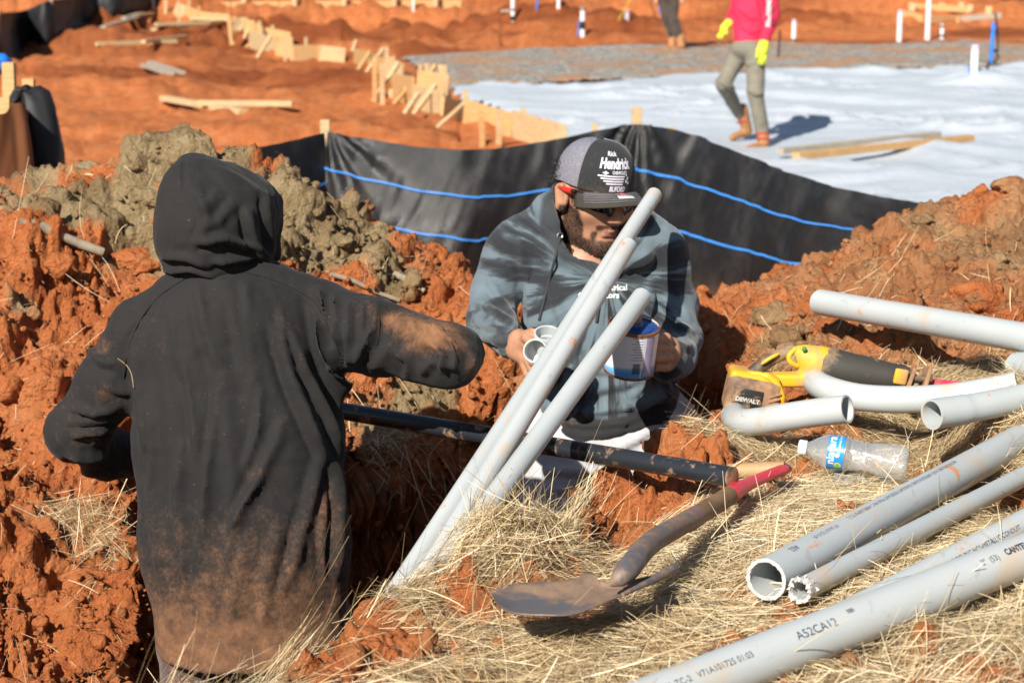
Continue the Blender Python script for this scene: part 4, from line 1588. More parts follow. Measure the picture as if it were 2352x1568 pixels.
link('step', tube([nearl[-12], nearl[-5], nearl[-1], g3(1490, 790, .872)], [.003, .005, .007, .007], 10), STEEL, sh)
sock = spline([g3(1010, 915, .866), g3(1090, 858, .856), g3(1175, 765, .850), g3(1240, 680, .852), g3(1330, 595, .864), g3(1460, 515, .880), g3(1600, 440, .898)], 26)
link('socket', tube(sock, [.003, .006, .0085, .0115, .0135, .015] + [.0165] * 20, 24), STEEL, sh)
shaft_a, shaft_b = g3(1590, 446, .897), g3(1890, 262, .925)
link('shaft', tube([shaft_a, shaft_a.lerp(shaft_b, .5), shaft_b], .0163, 24), WOODH.m, sh)
link('ferrule', tube([g3(1575, 455, .896), g3(1650, 410, .9035)], .0173, 24, inner=.001), dirty('ferrule', (.22, .13, .12), .6, .5), sh)
REDP = dirty('red_grip_paint', (.62, .03, .05), .4, .35, 10, (.5, .22, .12))
gp = spline([shaft_b, g3(1990, 195, .930), g3(2130, 130, .938), g3(2305, 60, .945)], 18)
V, Fq = [], []
for i, p in enumerate(gp):
    tgt = (gp[min(i + 1, 17)] - gp[max(i - 1, 0)]).normalized()
    fr = frame(tgt)
    w, h = .0160 - .003 * i / 17, .0160 - .007 * min(1, i / 9)
    for k in range(16):
        an = 2 * PI * k / 16
        V.append(p + fr @ Vector((0, w * math.cos(an), h * math.sin(an))))
for i in range(17):
    for k in range(16):
        Fq.append((i * 16 + k, i * 16 + (k + 1) % 16, (i + 1) * 16 + (k + 1) % 16, (i + 1) * 16 + k))
Fq += [tuple(reversed(range(16))), tuple(range(17 * 16, 18 * 16))]
me = bpy.data.meshes.new('yoke')
me.from_pydata([tuple(p) for p in V], [], Fq)
me.update()
link('yoke', me, REDP, sh)
gp2 = spline([shaft_b, g3(1925, 200, .932), g3(1900, 130, .945), g3(1880, 80, .955)], 10)
link('yoke', tube(gp2, [.0155, .014, .012, .011, .011, .011, .011, .011, .011, .011], 12), REDP, sh)
link('crossbar', tube([g3(1880, 80, .955), g3(2000, 78, .953), g3(2150, 70, .950), g3(2300, 62, .945)], [.0135, .0150, .0150, .0135], 20), simple('pale_handle', (.42, .27, .13), .6, .15, 14, .2), sh)

# ---- water bottle
bo = empty('water_bottle', hit(1960, 1085))
tag(bo, 'crumpled clear plastic water bottle with blue label lying on the straw', 'bottle')
m = MT('clear_pet')
nt = m.nt
tr = m.n('BsdfTransparent', i_Color=(.93, .95, .95))
gl = m.n('BsdfGlossy', i_Color=(.95, .97, 1.0), i_Roughness=.07)
bpn = m.n('Bump', i_Height=m.math('ADD', m.noise(60, 4, .6), m.math('MULTIPLY', m.noise(22, 2), 1.4)), i_Strength=.55, i_Distance=.004)
m.put(gl.inputs['Normal'], bpn.outputs[0])
lw = m.n('LayerWeight', i_Blend=.45)
m.put(lw.inputs['Normal'], bpn.outputs[0])
mx = m.n('MixShader')
m.put(mx.inputs[0], m.math('ADD', m.math('MULTIPLY', lw.outputs['Facing'], .62), .10))
m.put(mx.inputs[1], tr)
m.put(mx.inputs[2], gl)
df_ = m.n('BsdfDiffuse', i_Color=(.80, .82, .82))
mx2 = m.n('MixShader', i_0=.20)
m.put(mx2.inputs[1], mx)
m.put(mx2.inputs[2], df_)
m.put(nt.nodes['Material Output'].inputs[0], mx2)
PET = m.m
ba, bb_ = z7(652, 1222, 3.58), z7(1358, 1328, 3.53)
bd = (bb_ - ba)
L = bd.length
prof = [(.018, .0125), (.05, .0125), (.075, .0125), (.10, .0150), (.15, .0215), (.20, .0272), (.24, .0310), (.262, .0318), (.268, .0312), (.42, .0312), (.428, .0318), (.45, .0312), (.47, .0288), (.49, .0300), (.52, .0278), (.545, .0288), (.58, .0262), (.61, .0272), (.65, .0262),
        (.68, .0280), (.72, .0285), (.75, .0302), (.78, .0296), (.82, .0312), (.86, .0308), (.90, .0316), (.95, .0312), (.98, .0285), (1.0, .0225), (.985, .012), (.98, 0.0)]
me = lathe(ba, bd, [(s * L, r) for s, r in prof], 36, 'bottle_body')
for v in me.vertices:
    s = (v.co - ba).dot(bd.normalized()) / L
    if s > .45:
        cen = ba + bd * s
        rel_ = v.co - cen
        an = math.atan2(rel_.z, rel_.dot(bd.cross(Vector((0, 0, 1))).normalized()))
        v.co = cen + rel_ * (1 + .045 * math.sin(5 * an + s * 9) * min(1, (s - .45) * 6))
link('bottle_body', me, PET, bo)
link('cap', lathe(ba, bd, [(-.002, 0), (-.002, .0135), (0, .0145), (.0125, .0145), (.0135, .0138)], 28), simple('white_cap', (.78, .80, .82), .4, .03), bo)
LBL = simple('blue_label', (.02, .27, .72), .35, .04)
lab = lathe(ba, bd, [(s * L, .0318) for s in (.27, .31, .35, .39, .42)], 40)
lo_ = link('label', lab, LBL, bo)
WINK = simple('white_print', (.85, .87, .88), .5, .02)


def wrap_round(parent, me, a, d, r, s_mid, ang0, mat, name='lettering', s_off=0.0):
    """lettering that runs round the girth"""
    d = d.normalized()
    view = (a - cam.location).normalized()
    n0 = -(view - d * view.dot(d)).normalized()
    upv = d.cross(n0)
    upv = upv if upv.z > 0 else -upv
    R = r + .0005
    for v in me.vertices:
        an = ang0 + v.co.x / R
        v.co = a + d * (s_mid - v.co.y) + (n0 * math.cos(an) + upv * math.sin(an)) * R
    me.update()
    return link(name, me, mat, parent, smooth=False)


wrap_round(lo_, text_mesh('niagara', .021, bold=.0004), ba, bd, .0318, .335 * L - .006, -.75, WINK)
wrap_round(lo_, text_mesh('DRINKING WATER', .006), ba, bd, .0318, .335 * L + .0085, -.05, WINK)
bm = bmesh.new()
bmesh.ops.create_circle(bm, cap_ends=True, segments=20, radius=.0065)
wrap_round(lo_, mesh_bm('logo', bm), ba, bd, .0320, .335 * L + .0078, -.78, simple('yellow_print', (.80, .62, .10), .5), name='emblem')
bm = bmesh.new()
bmesh.ops.create_circle(bm, cap_ends=True, segments=16, radius=.0045)
wrap_round(lo_, mesh_bm('logo', bm), ba, bd, .0324, .335 * L + .0078, -.78, simple('green_print', (.15, .55, .12), .5), name='emblem')
bm = bmesh.new()
bmesh.ops.create_circle(bm, cap_ends=True, segments=14, radius=.0040)
wrap_round(lo_, mesh_bm('logo', bm), ba, bd, .0320, .335 * L + .006, -.15, WINK, name='emblem')

# scraps of clear film
for k, (x, y, label) in enumerate(((1950, 1118, 'scrap of clear crumpled plastic film below the bottle'), (2034, 1122, 'smaller scrap of clear plastic beside the conduit pair'))):
    c_ = hit(x, y)
    bm = bmesh.new()
    bmesh.ops.create_grid(bm, x_segments=9, y_segments=7, size=.03 if k == 0 else .018)
    for v in bm.verts:
        w = math.sin(v.co.x * 220 + k) * math.cos(v.co.y * 190) * .006 + rb.gauss(0, .003)
        v.co = Vector((c_.x + v.co.x, c_.y + v.co.y * .8, c_.z + .016 + w))
    tag(link('plastic_scrap', mesh_bm('scrap', bm), PET), label, 'plastic scrap')

# ================================================================== SOLID MODELLING: distance fields -> smooth skin
class Solid:
    """shapes blended in a voxel box, then skinned (naive surface nets)"""

    def __init__(self, lo, hi, h):
        self.lo, self.h = np.array(lo, dtype=np.float32), h
        n = np.ceil((np.array(hi) - np.array(lo)) / h).astype(int) + 1
        self.n = n
        g = [self.lo[i] + h * np.arange(n[i], dtype=np.float32) for i in range(3)]
        self.X, self.Y, self.Z = np.meshgrid(*g, indexing='ij', sparse=True)
        self.D = np.full(tuple(n), 9.0, dtype=np.float32)

    @staticmethod
    def smin(a, b, k):
        if k <= 0:
            return np.minimum(a, b)
        h = np.clip(.5 + .5 * (b - a) / k, 0, 1)
        return b + (a - b) * h - k * h * (1 - h)

    def _win(self, lo, hi):
        i0 = np.clip(np.floor((np.array(lo) - self.lo) / self.h).astype(int), 0, self.n - 1)
        i1 = np.clip(np.ceil((np.array(hi) - self.lo) / self.h).astype(int) + 1, 1, self.n)
        return tuple(slice(a, max(b, a + 1)) for a, b in zip(i0, i1))

    def cone_d(self, a, b, r1, r2, w, flat=None):
        a, b = np.array(a, np.float32), np.array(b, np.float32)
        X, Y, Z = self.X[w[0]], self.Y[:, w[1]], self.Z[:, :, w[2]]
        ba = b - a
        L2 = float(ba @ ba) + 1e-9
        t = np.clip(((X - a[0]) * ba[0] + (Y - a[1]) * ba[1] + (Z - a[2]) * ba[2]) / L2, 0, 1)
        dx, dy, dz = X - a[0] - t * ba[0], Y - a[1] - t * ba[1], Z - a[2] - t * ba[2]
        if flat is not None:                       # flattened along a direction (dir, factor)
            f, s = np.array(flat[0], np.float32), flat[1]
            f = f / np.linalg.norm(f)
            q = (dx * f[0] + dy * f[1] + dz * f[2]) * (1 / s - 1)
            dx, dy, dz = dx + q * f[0], dy + q * f[1], dz + q * f[2]
        return np.sqrt(dx * dx + dy * dy + dz * dz) - (r1 + (r2 - r1) * t)

    def _apply(self, w, d, k, op):
        if op == 'add':
            self.D[w] = self.smin(self.D[w], d, k)
        elif op == 'cut':
            self.D[w] = -self.smin(-self.D[w], d, k)

    def cone(self, a, b, r1, r2=None, k=.02, op='add', flat=None):
        r2 = r1 if r2 is None else r2
        a, b = np.array(a, float), np.array(b, float)
        R = max(r1, r2) * (max(1, 1) if flat is None else max(1, flat[1])) + max(k, .0) * 1.5 + 2 * self.h
        w = self._win(np.minimum(a, b) - R, np.maximum(a, b) + R)
        self._apply(w, self.cone_d(a, b, r1, r2, w, flat), k, op)
        return self

    def chain(self, pts, rad, k=.015, op='add', flat=None):
        for i in range(len(pts) - 1):
            self.cone(pts[i], pts[i + 1], rad[i], rad[i + 1], k, op, flat)
        return self

    def ball(self, c, r, k=.02, op='add', rot=None):
        """ellipsoid, r = three half axes, rot = 3x3 with the axes as columns"""
        c = np.array(c, np.float32)
        r = np.array(r if hasattr(r, '__len__') else (r, r, r), np.float32)
        R = float(r.max()) + k * 1.5 + 2 * self.h
        w = self._win(c - R, c + R)
        X, Y, Z = self.X[w[0]] - c[0], self.Y[:, w[1]] - c[1], self.Z[:, :, w[2]] - c[2]
        if rot is not None:
            M = np.array(rot, np.float32)
            X, Y, Z = (X * M[0, i] + Y * M[1, i] + Z * M[2, i] for i in range(3))
        k0 = np.sqrt((X / r[0]) ** 2 + (Y / r[1]) ** 2 + (Z / r[2]) ** 2)
        k1 = np.sqrt((X / r[0] ** 2) ** 2 + (Y / r[1] ** 2) ** 2 + (Z / r[2] ** 2) ** 2) + 1e-6
        self._apply(w, k0 * (k0 - 1) / k1, k, op)
        return self

    def box(self, c, half, rot, rnd=.01, k=.01, op='add'):
        c = np.array(c, np.float32)
        half = np.array(half, np.float32)
        R = float(np.linalg.norm(half)) + k * 1.5 + 2 * self.h
        w = self._win(c - R, c + R)
        X, Y, Z = self.X[w[0]] - c[0], self.Y[:, w[1]] - c[1], self.Z[:, :, w[2]] - c[2]
        M = np.array(rot, np.float32)
        q = [np.abs(X * M[0, i] + Y * M[1, i] + Z * M[2, i]) - (half[i] - rnd) for i in range(3)]
        d = np.sqrt(sum(np.maximum(v, 0) ** 2 for v in q)) + np.minimum(np.maximum(np.maximum(q[0], q[1]), q[2]), 0) - rnd
        self._apply(w, d, k, op)
        return self

    def plane(self, p, n, k=.004):
        """keep what lies behind the plane"""
        n = np.array(n, np.float32)
        n /= np.linalg.norm(n)
        d = (self.X - p[0]) * n[0] + (self.Y - p[1]) * n[1] + (self.Z - p[2]) * n[2]
        self.D = -self.smin(-self.D, -d, k)
        return self

    def skin(self):
        D = self.D
        s = D < 0
        nx, ny_, nz = D.shape
        cells = np.zeros((nx - 1, ny_ - 1, nz - 1), dtype=np.uint8)
        for dx in (0, 1):
            for dy in (0, 1):
                for dz in (0, 1):
                    cells += s[dx:nx - 1 + dx, dy:ny_ - 1 + dy, dz:nz - 1 + dz]
        act = np.argwhere((cells > 0) & (cells < 8))
        idx = np.full(cells.shape, -1, dtype=np.int64)
        idx[act[:, 0], act[:, 1], act[:, 2]] = np.arange(len(act))
        acc = np.zeros((len(act), 3))
        cnt = np.zeros(len(act))
        cor = [(0, 0, 0), (1, 0, 0), (0, 1, 0), (1, 1, 0), (0, 0, 1), (1, 0, 1), (0, 1, 1), (1, 1, 1)]
        val = {c: D[act[:, 0] + c[0], act[:, 1] + c[1], act[:, 2] + c[2]].astype(np.float64) for c in cor}
        for c in cor:
            for ax in range(3):
                if c[ax] == 0:
                    e = list(c)
                    e[ax] = 1
                    va, vb = val[c], val[tuple(e)]
                    x = (va < 0) != (vb < 0)
                    t = np.where(x, va / np.where(x, va - vb, 1), 0)
                    p = np.zeros((len(act), 3)) + np.array(c)
                    p[:, ax] += t
                    acc += np.where(x[:, None], p, 0)
                    cnt += x
        V = self.lo + self.h * (act + acc / np.maximum(cnt, 1)[:, None])
        Q = []
        for ax in range(3):
            b_, c_ = (ax + 1) % 3, (ax + 2) % 3
            sl0 = [slice(None)] * 3
            sl1 = [slice(None)] * 3
            sl0[ax], sl1[ax] = slice(0, -1), slice(1, None)
            x = np.argwhere(s[tuple(sl0)] != s[tuple(sl1)])
            x = x[(x[:, b_] > 0) & (x[:, c_] > 0) & (x[:, b_] < D.shape[b_] - 1) & (x[:, c_] < D.shape[c_] - 1)]
            ins = s[x[:, 0], x[:, 1], x[:, 2]]
            q = []
            for (ob, oc) in ((-1, -1), (0, -1), (0, 0), (-1, 0)):
                y = x.copy()
                y[:, b_] += ob
                y[:, c_] += oc
                q.append(idx[y[:, 0], y[:, 1], y[:, 2]])
            q = np.stack(q, 1)
            q[~ins] = q[~ins][:, ::-1]
            Q.append(q)
        Q = np.concatenate(Q)
        Q = Q[(Q >= 0).all(1)]
        return V, Q


def normals(V, Q):
    n = np.cross(V[Q[:, 2]] - V[Q[:, 0]], V[Q[:, 3]] - V[Q[:, 1]])
    N_ = np.zeros_like(V)
    for k in range(4):
        np.add.at(N_, Q[:, k], n)
    return N_ / (np.linalg.norm(N_, axis=1, keepdims=True) + 1e-12)


def relax(V, Q, it=2, lam=.5):
    for _ in range(it):
        A = np.zeros_like(V)
        c = np.zeros(len(V))
        for i in range(4):
            j = (i + 1) % 4
            np.add.at(A, Q[:, i], V[Q[:, j]])
            np.add.at(A, Q[:, j], V[Q[:, i]])
            np.add.at(c, Q[:, i], 1)
            np.add.at(c, Q[:, j], 1)
        V = V + lam * (A / np.maximum(c, 1)[:, None] - V)
    return V


def seg_dist(px, py, poly):
    """distance from screen-like points to a polyline and the parameter along it"""
    best = np.full(px.shape, 1e9)
    par = np.zeros(px.shape)
    sd_ = np.zeros(px.shape)
    n = len(poly) - 1
    for i in range(n):
        ax, ay = poly[i]
        bx, by = poly[i + 1]
        ex_, ey_ = bx - ax, by - ay
        t = np.clip(((px - ax) * ex_ + (py - ay) * ey_) / (ex_ * ex_ + ey_ * ey_), 0, 1)
        dx, dy = px - ax - t * ex_, py - ay - t * ey_
        d = np.hypot(dx, dy)
        m_ = d < best
        best = np.where(m_, d, best)
        par = np.where(m_, (i + t) / n, par)
        sd_ = np.where(m_, np.sign(ex_ * (py - ay) - ey_ * (px - ax)) * d, sd_)
    return best, par, sd_


def drape(V, Q, folds, facing=-.1):
    """press folds into cloth; each fold: survey polyline, width, depth (m, + raises), lopsidedness"""
    N_ = normals(V, Q)
    x, y, t = pix(V)
    view = V - np.array(cam.location)
    view /= np.linalg.norm(view, axis=1, keepdims=True)
    face = sstep(facing - .15, facing + .25, -(N_ * view).sum(1))
    d_ = np.zeros(len(V))
    for poly, w, amp, lop in folds:
        d, par, s = seg_dist(x, y, poly)
        u = s / w
        shape = np.exp(-u * u) - .7 * lop * np.exp(-(u - 1.25) ** 2 * 1.3)
        taper = np.clip(np.minimum(par / .22, (1 - par) / .22), 0, 1) ** .7
        d_ += amp * shape * taper * (d < 3.5 * w)
    return V + N_ * (d_ * face)[:, None]

# ================================================================== PEOPLE
from mathutils.bvhtree import BVHTree


def cloth(name, base, dust=(.30, .17, .09), rough=.85, weave=900.0, sheen=.25):
    """fabric with rubbed-in clay where attribute dirt says so"""
    m = MT(name)
    di = m.attr('dirt')
    f1, f2 = m.noise(38, 7, .72), m.noise(9, 5, .6, dist=.6)
    f0 = m.noise(120, 4, .7)
    k = m.math('ADD', di, m.math('MULTIPLY', m.math('SUBTRACT', m.math('ADD', m.math('MULTIPLY', f0, .60), m.math('ADD', m.math('MULTIPLY', f1, .50), m.math('MULTIPLY', f2, .28))), .69), 1.10))
    mask = m.ramp(k, [(.24, 0.0), (.42, .16), (.62, .55), (.95, .90)])
    lint = m.ramp(m.noise(210, 2, .5), [(.735, 0.0), (.76, .5)])
    b = m.mix(m.ramp(f2, [(.3, 0.0), (.7, 1.0)]), tuple(c * .85 for c in base), tuple(min(1, c * 1.12) for c in base))
    b = m.mix(m.math('MULTIPLY', lint, .5), b, (.30, .27, .24))
    dc = m.ramp(f1, [(.35, tuple(c * .6 for c in dust)), (.65, dust)])
    m.set(color=m.mix(mask, b, dc), rough=rough, spec=.25, sheen=sheen)
    m.bump(m.math('ADD', m.math('MULTIPLY', m.noise(weave, 2), .35), m.math('MULTIPLY', f1, .65)), .16, .002)
    return m.m


SKIN = MT('skin')
_bd, _lp = SKIN.attr('beard'), SKIN.attr('lip')
_sk = SKIN.ramp(SKIN.noise(60, 4), [(.3, (.40, .195, .115)), (.7, (.47, .245, .150))])
_sk = SKIN.mix(_lp, _sk, (.40, .15, .12))
_sk = SKIN.mix(SKIN.ramp(_bd, [(.1, 0.0), (.7, .82)]), _sk, (.020, .014, .012))
SKIN.set(color=_sk, rough=.48, spec=.4, sss=.06)
SKIN.b.inputs['Subsurface Radius'].default_value = (.012, .005, .003)
SKIN.bump(SKIN.noise(240, 3), .08, .001)
SKIN = SKIN.m


def skinned(name, sol, mat, parent, it=2, folds=None, attrs=None, wrinkle=None):
    V, Q = sol.skin()
    V = relax(V, Q, it)
    if folds:
        V = drape(V, Q, folds)
        V = relax(V, Q, 1, .3)
    if wrinkle:
        N_ = normals(V, Q)
        V = V + N_ * wrinkle(V)[:, None]
    at = attrs(V) if attrs else {}
    return link(name, mesh_np(name, V, Q, at), mat, parent), V, Q


def components(n, Q):
    lab = np.arange(n)
    while True:
        m_ = lab[Q].min(1)
        new = lab.copy()
        for k in range(4):
            np.minimum.at(new, Q[:, k], m_)
        new = new[new]
        if (new == lab).all():
            return lab
        lab = new


def skinned_each(name, sol, mat, parent, it=1):
    """like skinned, but every loose piece becomes an object of its own"""
    V, Q = sol.skin()
    V = relax(V, Q, it)
    lab = components(len(V), Q)
    out = []
    for l in np.unique(lab):
        k = np.nonzero(lab == l)[0]
        if len(k) < 60:
            continue
        rm = np.full(len(V), -1)
        rm[k] = np.arange(len(k))
        q = Q[lab[Q[:, 0]] == l]
        out.append(link(name, mesh_np(name, V[k], rm[q]), mat, parent))
    return out


def v3(p):
    return (p.x, p.y, p.z)


def flat_text(parent, me, origin, ex_, ey_, target_VQ, mat, name='lettering', off=.0018, ray=None):
    """lay lettering on a skin: drawn on a plane and pressed onto the surface along the ray"""
    V, Q = target_VQ
    bvh = BVHTree.FromPolygons([tuple(v) for v in V], [tuple(int(i) for i in q) for q in Q])
    n = ex_.cross(ey_).normalized()
    ray = ray or -n
    for v in me.vertices:
        p = origin + ex_ * v.co.x + ey_ * v.co.y
        h = bvh.ray_cast(p - ray * .12, ray, .5)
        v.co = (h[0] - ray * off) if h[0] is not None else p
    me.update()
    return link(name, me, mat, parent, smooth=False)


# ------------------------------------------------------------------ the hooded worker, seen from behind
HT = 3.60


def H(x, y, dt=0.0):
    return v3(P(x, y, HT + dt))


def hp(px):
    return px * HT / FOC


FL = Vector((0, CP, -SP))            # depth direction
who = empty('person', Vector(H(560, 1500)) - Vector((0, 0, .62)))
tag(who, 'person in a muddy black hooded sweatshirt seen from behind, reaching right in the trench', 'person')
lo, hi = np.array(H(60, 1600, 0)) - .12, np.array(H(1180, 330, .0)) + .12
lo[1], hi[1] = P(560, 900, HT).y - .34, P(560, 900, HT).y + .55
S = Solid(lo, hi, .0065)
fl = ((FL.x, FL.y, FL.z), .62)
S.cone(H(520, 800), H(548, 1000), hp(215), hp(238), .04, flat=fl)
S.cone(H(548, 1000), H(560, 1250), hp(238), hp(236), .03, flat=fl)
S.cone(H(560, 1250), H(590, 1560), hp(236), hp(205), .03, flat=fl)
S.cone(H(345, 752, .02), H(700, 712, .02), hp(72), hp(78), .05)                    # shoulders
S.cone(H(440, 690, .03), H(590, 672, .03), hp(66), hp(66), .05)
S.cone(H(350, 830, .02), H(720, 800, .02), hp(70), hp(74), .06)
S.chain([H(318, 775, .01), H(250, 880, .02), H(178, 990, .05)], [hp(76), hp(70), hp(68)], .03)
S.chain([H(178, 990, .05), H(245, 1040, .17), H(400, 1050, .30)], [hp(66), hp(62), hp(50)], .025)
S.chain([H(745, 735, .02), H(850, 772, -.03), H(1030, 816, -.10)], [hp(84), hp(84), hp(70)], .03)
S.chain([H(1030, 816, -.10), H(1046, 812, .08), H(1050, 805, .22)], [hp(71), hp(62), hp(50)], .02)
S.plane(np.array(H(500, 1492, 0)), (.03, .10, -1.0))
folds = [([(716, 670), (738, 793), (775, 880), (806, 960)], 15, .020, .9), ([(627, 740), (664, 867), (705, 964), (748, 1062)], 13, .015, .9), ([(652, 730), (700, 850), (760, 960), (795, 1060)], 11, .010, .8),
         ([(480, 690), (515, 900), (535, 1120), (530, 1300)], 20, .0045, .6), ([(560, 700), (585, 900), (600, 1080)], 18, .004, .5), ([(430, 690), (440, 900), (470, 1100), (470, 1280)], 20, .0045, .5), ([(370, 740), (390, 950), (400, 1200)], 20, .004, .6),
         ([(655, 950), (620, 1040), (575, 1130), (530, 1230)], 15, .0085, .6), ([(735, 1040), (712, 1140), (690, 1240), (670, 1330)], 14, .0085, .6), ([(600, 1075), (560, 1150), (520, 1220)], 11, .008, .8), ([(420, 1000), (405, 1150), (420, 1330)], 16, .007, .6),
         ([(770, 1060), (775, 1200), (770, 1330)], 14, .012, .8), ([(640, 1200), (610, 1330), (600, 1450)], 16, .007, .5), ([(330, 1050), (350, 1250), (400, 1460)], 14, .006, .5),
         ([(450, 640), (470, 760), (500, 850)], 14, .007, .7), ([(560, 640), (570, 720)], 12, .005, .6), ([(300, 800), (320, 900), (330, 1040)], 14, .010, .8),
         ([(721, 655), (747, 717), (775, 790)], 11, .014, 1.0), ([(764, 668), (774, 730), (776, 800)], 9, .010, 1.0), ([(801, 680), (800, 768), (797, 850)], 11, .012, 1.0), ([(868, 684), (858, 756), (812, 838)], 12, .018, 1.0), ([(835, 690), (832, 760), (800, 830)], 9, .008, .8),
         ([(930, 720), (900, 790), (850, 850)], 14, .008, .7), ([(985, 730), (1010, 770), (1042, 795)], 6, .006, .9), ([(960, 860), (1000, 830), (1060, 850)], 14, .008, .6), ([(880, 830), (960, 800), (1040, 760)], 18, .004, .5), ([(940, 735), (985, 760), (960, 800)], 11, .010, .7), ([(1015, 770), (1045, 800), (1040, 850)], 8, .009, 1.0), ([(985, 790), (1015, 815), (1010, 865)], 9, .009, 1.0), ([(1060, 780), (1085, 810), (1080, 850)], 7, .007, .9), ([(900, 800), (940, 830), (930, 870)], 9, .008, .9),
         ([(165, 1005), (205, 995), (255, 985)], 8, .012, 1.0), ([(150, 1042), (195, 1052), (250, 1043)], 9, .013, 1.0), ([(160, 935), (215, 948), (280, 936)], 9, .010, .9), ([(195, 800), (230, 830), (268, 842)], 10, .010, .8), ([(150, 970), (200, 968), (270, 960)], 8, .007, .8), ([(180, 1080), (230, 1085), (290, 1080)], 9, .009, .8), ([(230, 880), (270, 900), (300, 905)], 8, .008, .8),
         ([(441, 628), (361, 682), (300, 765), (285, 820)], 4.5, -.0045, 0), ([(553, 622), (640, 645), (717, 690), (770, 800)], 4.5, -.0045, 0)]


def seam_mud(x, y):
    d, par, s_ = seg_dist(x, y, [(870, 725), (935, 745), (990, 770), (1060, 790)])
    return np.exp(-(d / 26.0) ** 2)


def hood_dirt(V):
    x, y, t = pix(V)
    d = .15 + .22 * sstep(1080, 1300, y) + .22 * sstep(1260, 1460, y) + .22 * sstep(1400, 1540, y)
    d += .50 * blob(x, y, 925, 742, 60, 30) + .58 * blob(x, y, 1000, 765, 55, 35) + .3 * blob(x, y, 950, 800, 60, 25) + .35 * blob(x, y, 1090, 850, 25, 40) + .22 * blob(x, y, 830, 695, 30, 25)
    d += .28 * blob(x, y, 225, 790, 40, 30) + .3 * blob(x, y, 210, 1010, 40, 12) + .25 * blob(x, y, 170, 1075, 45, 20) + .22 * blob(x, y, 240, 900, 25, 20) + .25 * blob(x, y, 745, 1160, 30, 50) + .22 * blob(x, y, 585, 1085, 25, 18)
    d -= .08 * (y < 700)
    d += .10 * fbm(V, 5, 3, 44)
    d += .22 * seam_mud(x, y)
    return {'dirt': d}


BLACKCLOTH = cloth('black_fleece', (.0178, .0168, .0170), (.27, .130, .064), sheen=.05)
wr = lambda V: .0042 * fbm(V * np.array([1, 1, .5]) + V[:, [2, 0, 1]] * .25, 13, 3, 5) + .0012 * fbm(V, 60, 2, 6)
folds += [([(340, 900), (350, 1020), (345, 1160), (365, 1300)], 9, .006, .9), ([(415, 800), (440, 930), (450, 1060)], 9, .006, .9), ([(500, 860), (490, 980), (470, 1120), (460, 1260)], 10, .006, .9), ([(600, 880), (590, 980), (560, 1080)], 9, .006, .9),
          ([(690, 1180), (670, 1280), (640, 1380)], 10, .007, .9), ([(560, 1230), (545, 1330), (520, 1430)], 10, .005, .8), ([(750, 1100), (740, 1220), (745, 1340)], 9, .007, .9), ([(530, 700), (545, 780), (560, 860)], 9, .005, .8), ([(395, 720), (400, 800), (420, 890)], 9, .005, .8), ([(640, 700), (650, 780), (690, 880)], 9, .006, .9)]
folds = [(p_, w_, a_ * 1.45, l_) for p_, w_, a_, l_ in folds]
hoodie, HV, HQ = skinned('hoodie', S, BLACKCLOTH, who, 2, folds, hood_dirt, wr)
# the hood itself
S = Solid(np.array(H(320, 700)) - .1, np.array(H(700, 330)) + np.array([.1, .30, .1]), .0048)
S.ball(H(487, 515, .03), (hp(127), .145, hp(136)), .02)
S.ball(H(450, 440, .02), (hp(70), .09, hp(80)), .05)
S.cone(H(438, 382, .03), H(470, 430, .05), hp(24), hp(60), .03)
S.ball(H(560, 480, .06), (hp(82), .12, hp(76)), .05)
S.cone(H(488, 560, .02), H(505, 655, .03), hp(122), hp(112), .04)
S.cone(H(628, 470, .10), H(632, 590, .10), hp(20), hp(16), .03)
S.ball(H(640, 520, .24), (.085, .15, .125), .012, 'cut')
S.cone(H(600, 560, .16), H(560, 650, .15), .06, .05, .012, 'cut')
hfold = [([(424, 358), (420, 400), (423, 445)], 4, -.006, 0), ([(445, 560), (512, 548), (600, 578)], 10, .013, 1.0), ([(485, 602), (540, 596), (612, 588)], 9, .012, 1.0), ([(560, 470), (580, 560), (620, 612)], 10, .012, 1.0), ([(604, 440), (614, 520), (622, 600)], 9, .010, 1.0),
         ([(366, 590), (430, 592), (486, 614)], 10, .009, .8), ([(452, 440), (475, 500), (455, 560)], 11, .007, .7), ([(500, 430), (480, 470), (450, 480)], 12, .006, .6), ([(540, 460), (500, 510), (470, 520)], 12, .006, .7), ([(370, 625), (440, 620), (500, 640)], 8, .008, .9), ([(470, 380), (560, 420), (630, 470)], 16, .006, .4)]
skinned('hood', S, BLACKCLOTH, who, 2, [(p_, w_, a_ * 1.35, l_) for p_, w_, a_, l_ in hfold], lambda V: {'dirt': np.full(len(V), .10)}, wr)
HVQ = BVHTree.FromPolygons([tuple(v) for v in HV], [tuple(int(i) for i in q) for q in HQ])


def on_cloth(bv, pl, lift):
    out = []
    for (x, y) in pl:
        dv = (P(x, y, 4) - cam.location).normalized()
        h = bv.ray_cast(cam.location, dv, 9)
        if h[0]:
            out.append(h[0] - dv * lift)
    return out


SEAMD = simple('seam_thread', (.010, .010, .011), .9)
for pl in ([(441, 630), (400, 655), (361, 684), (325, 730), (303, 775), (290, 820), (284, 870)], [(553, 624), (600, 634), (660, 656), (717, 690), (748, 740), (775, 800), (798, 850)],
           [(1004, 735), (1022, 760), (1040, 790), (1050, 830), (1052, 870)], [(866, 692), (872, 740), (866, 790), (850, 850)]):
    w_ = on_cloth(HVQ, pl, .0006)
    if len(w_) > 2:
        link('seam', tube(spline(w_, 40), .0013, 5), SEAMD, hoodie)
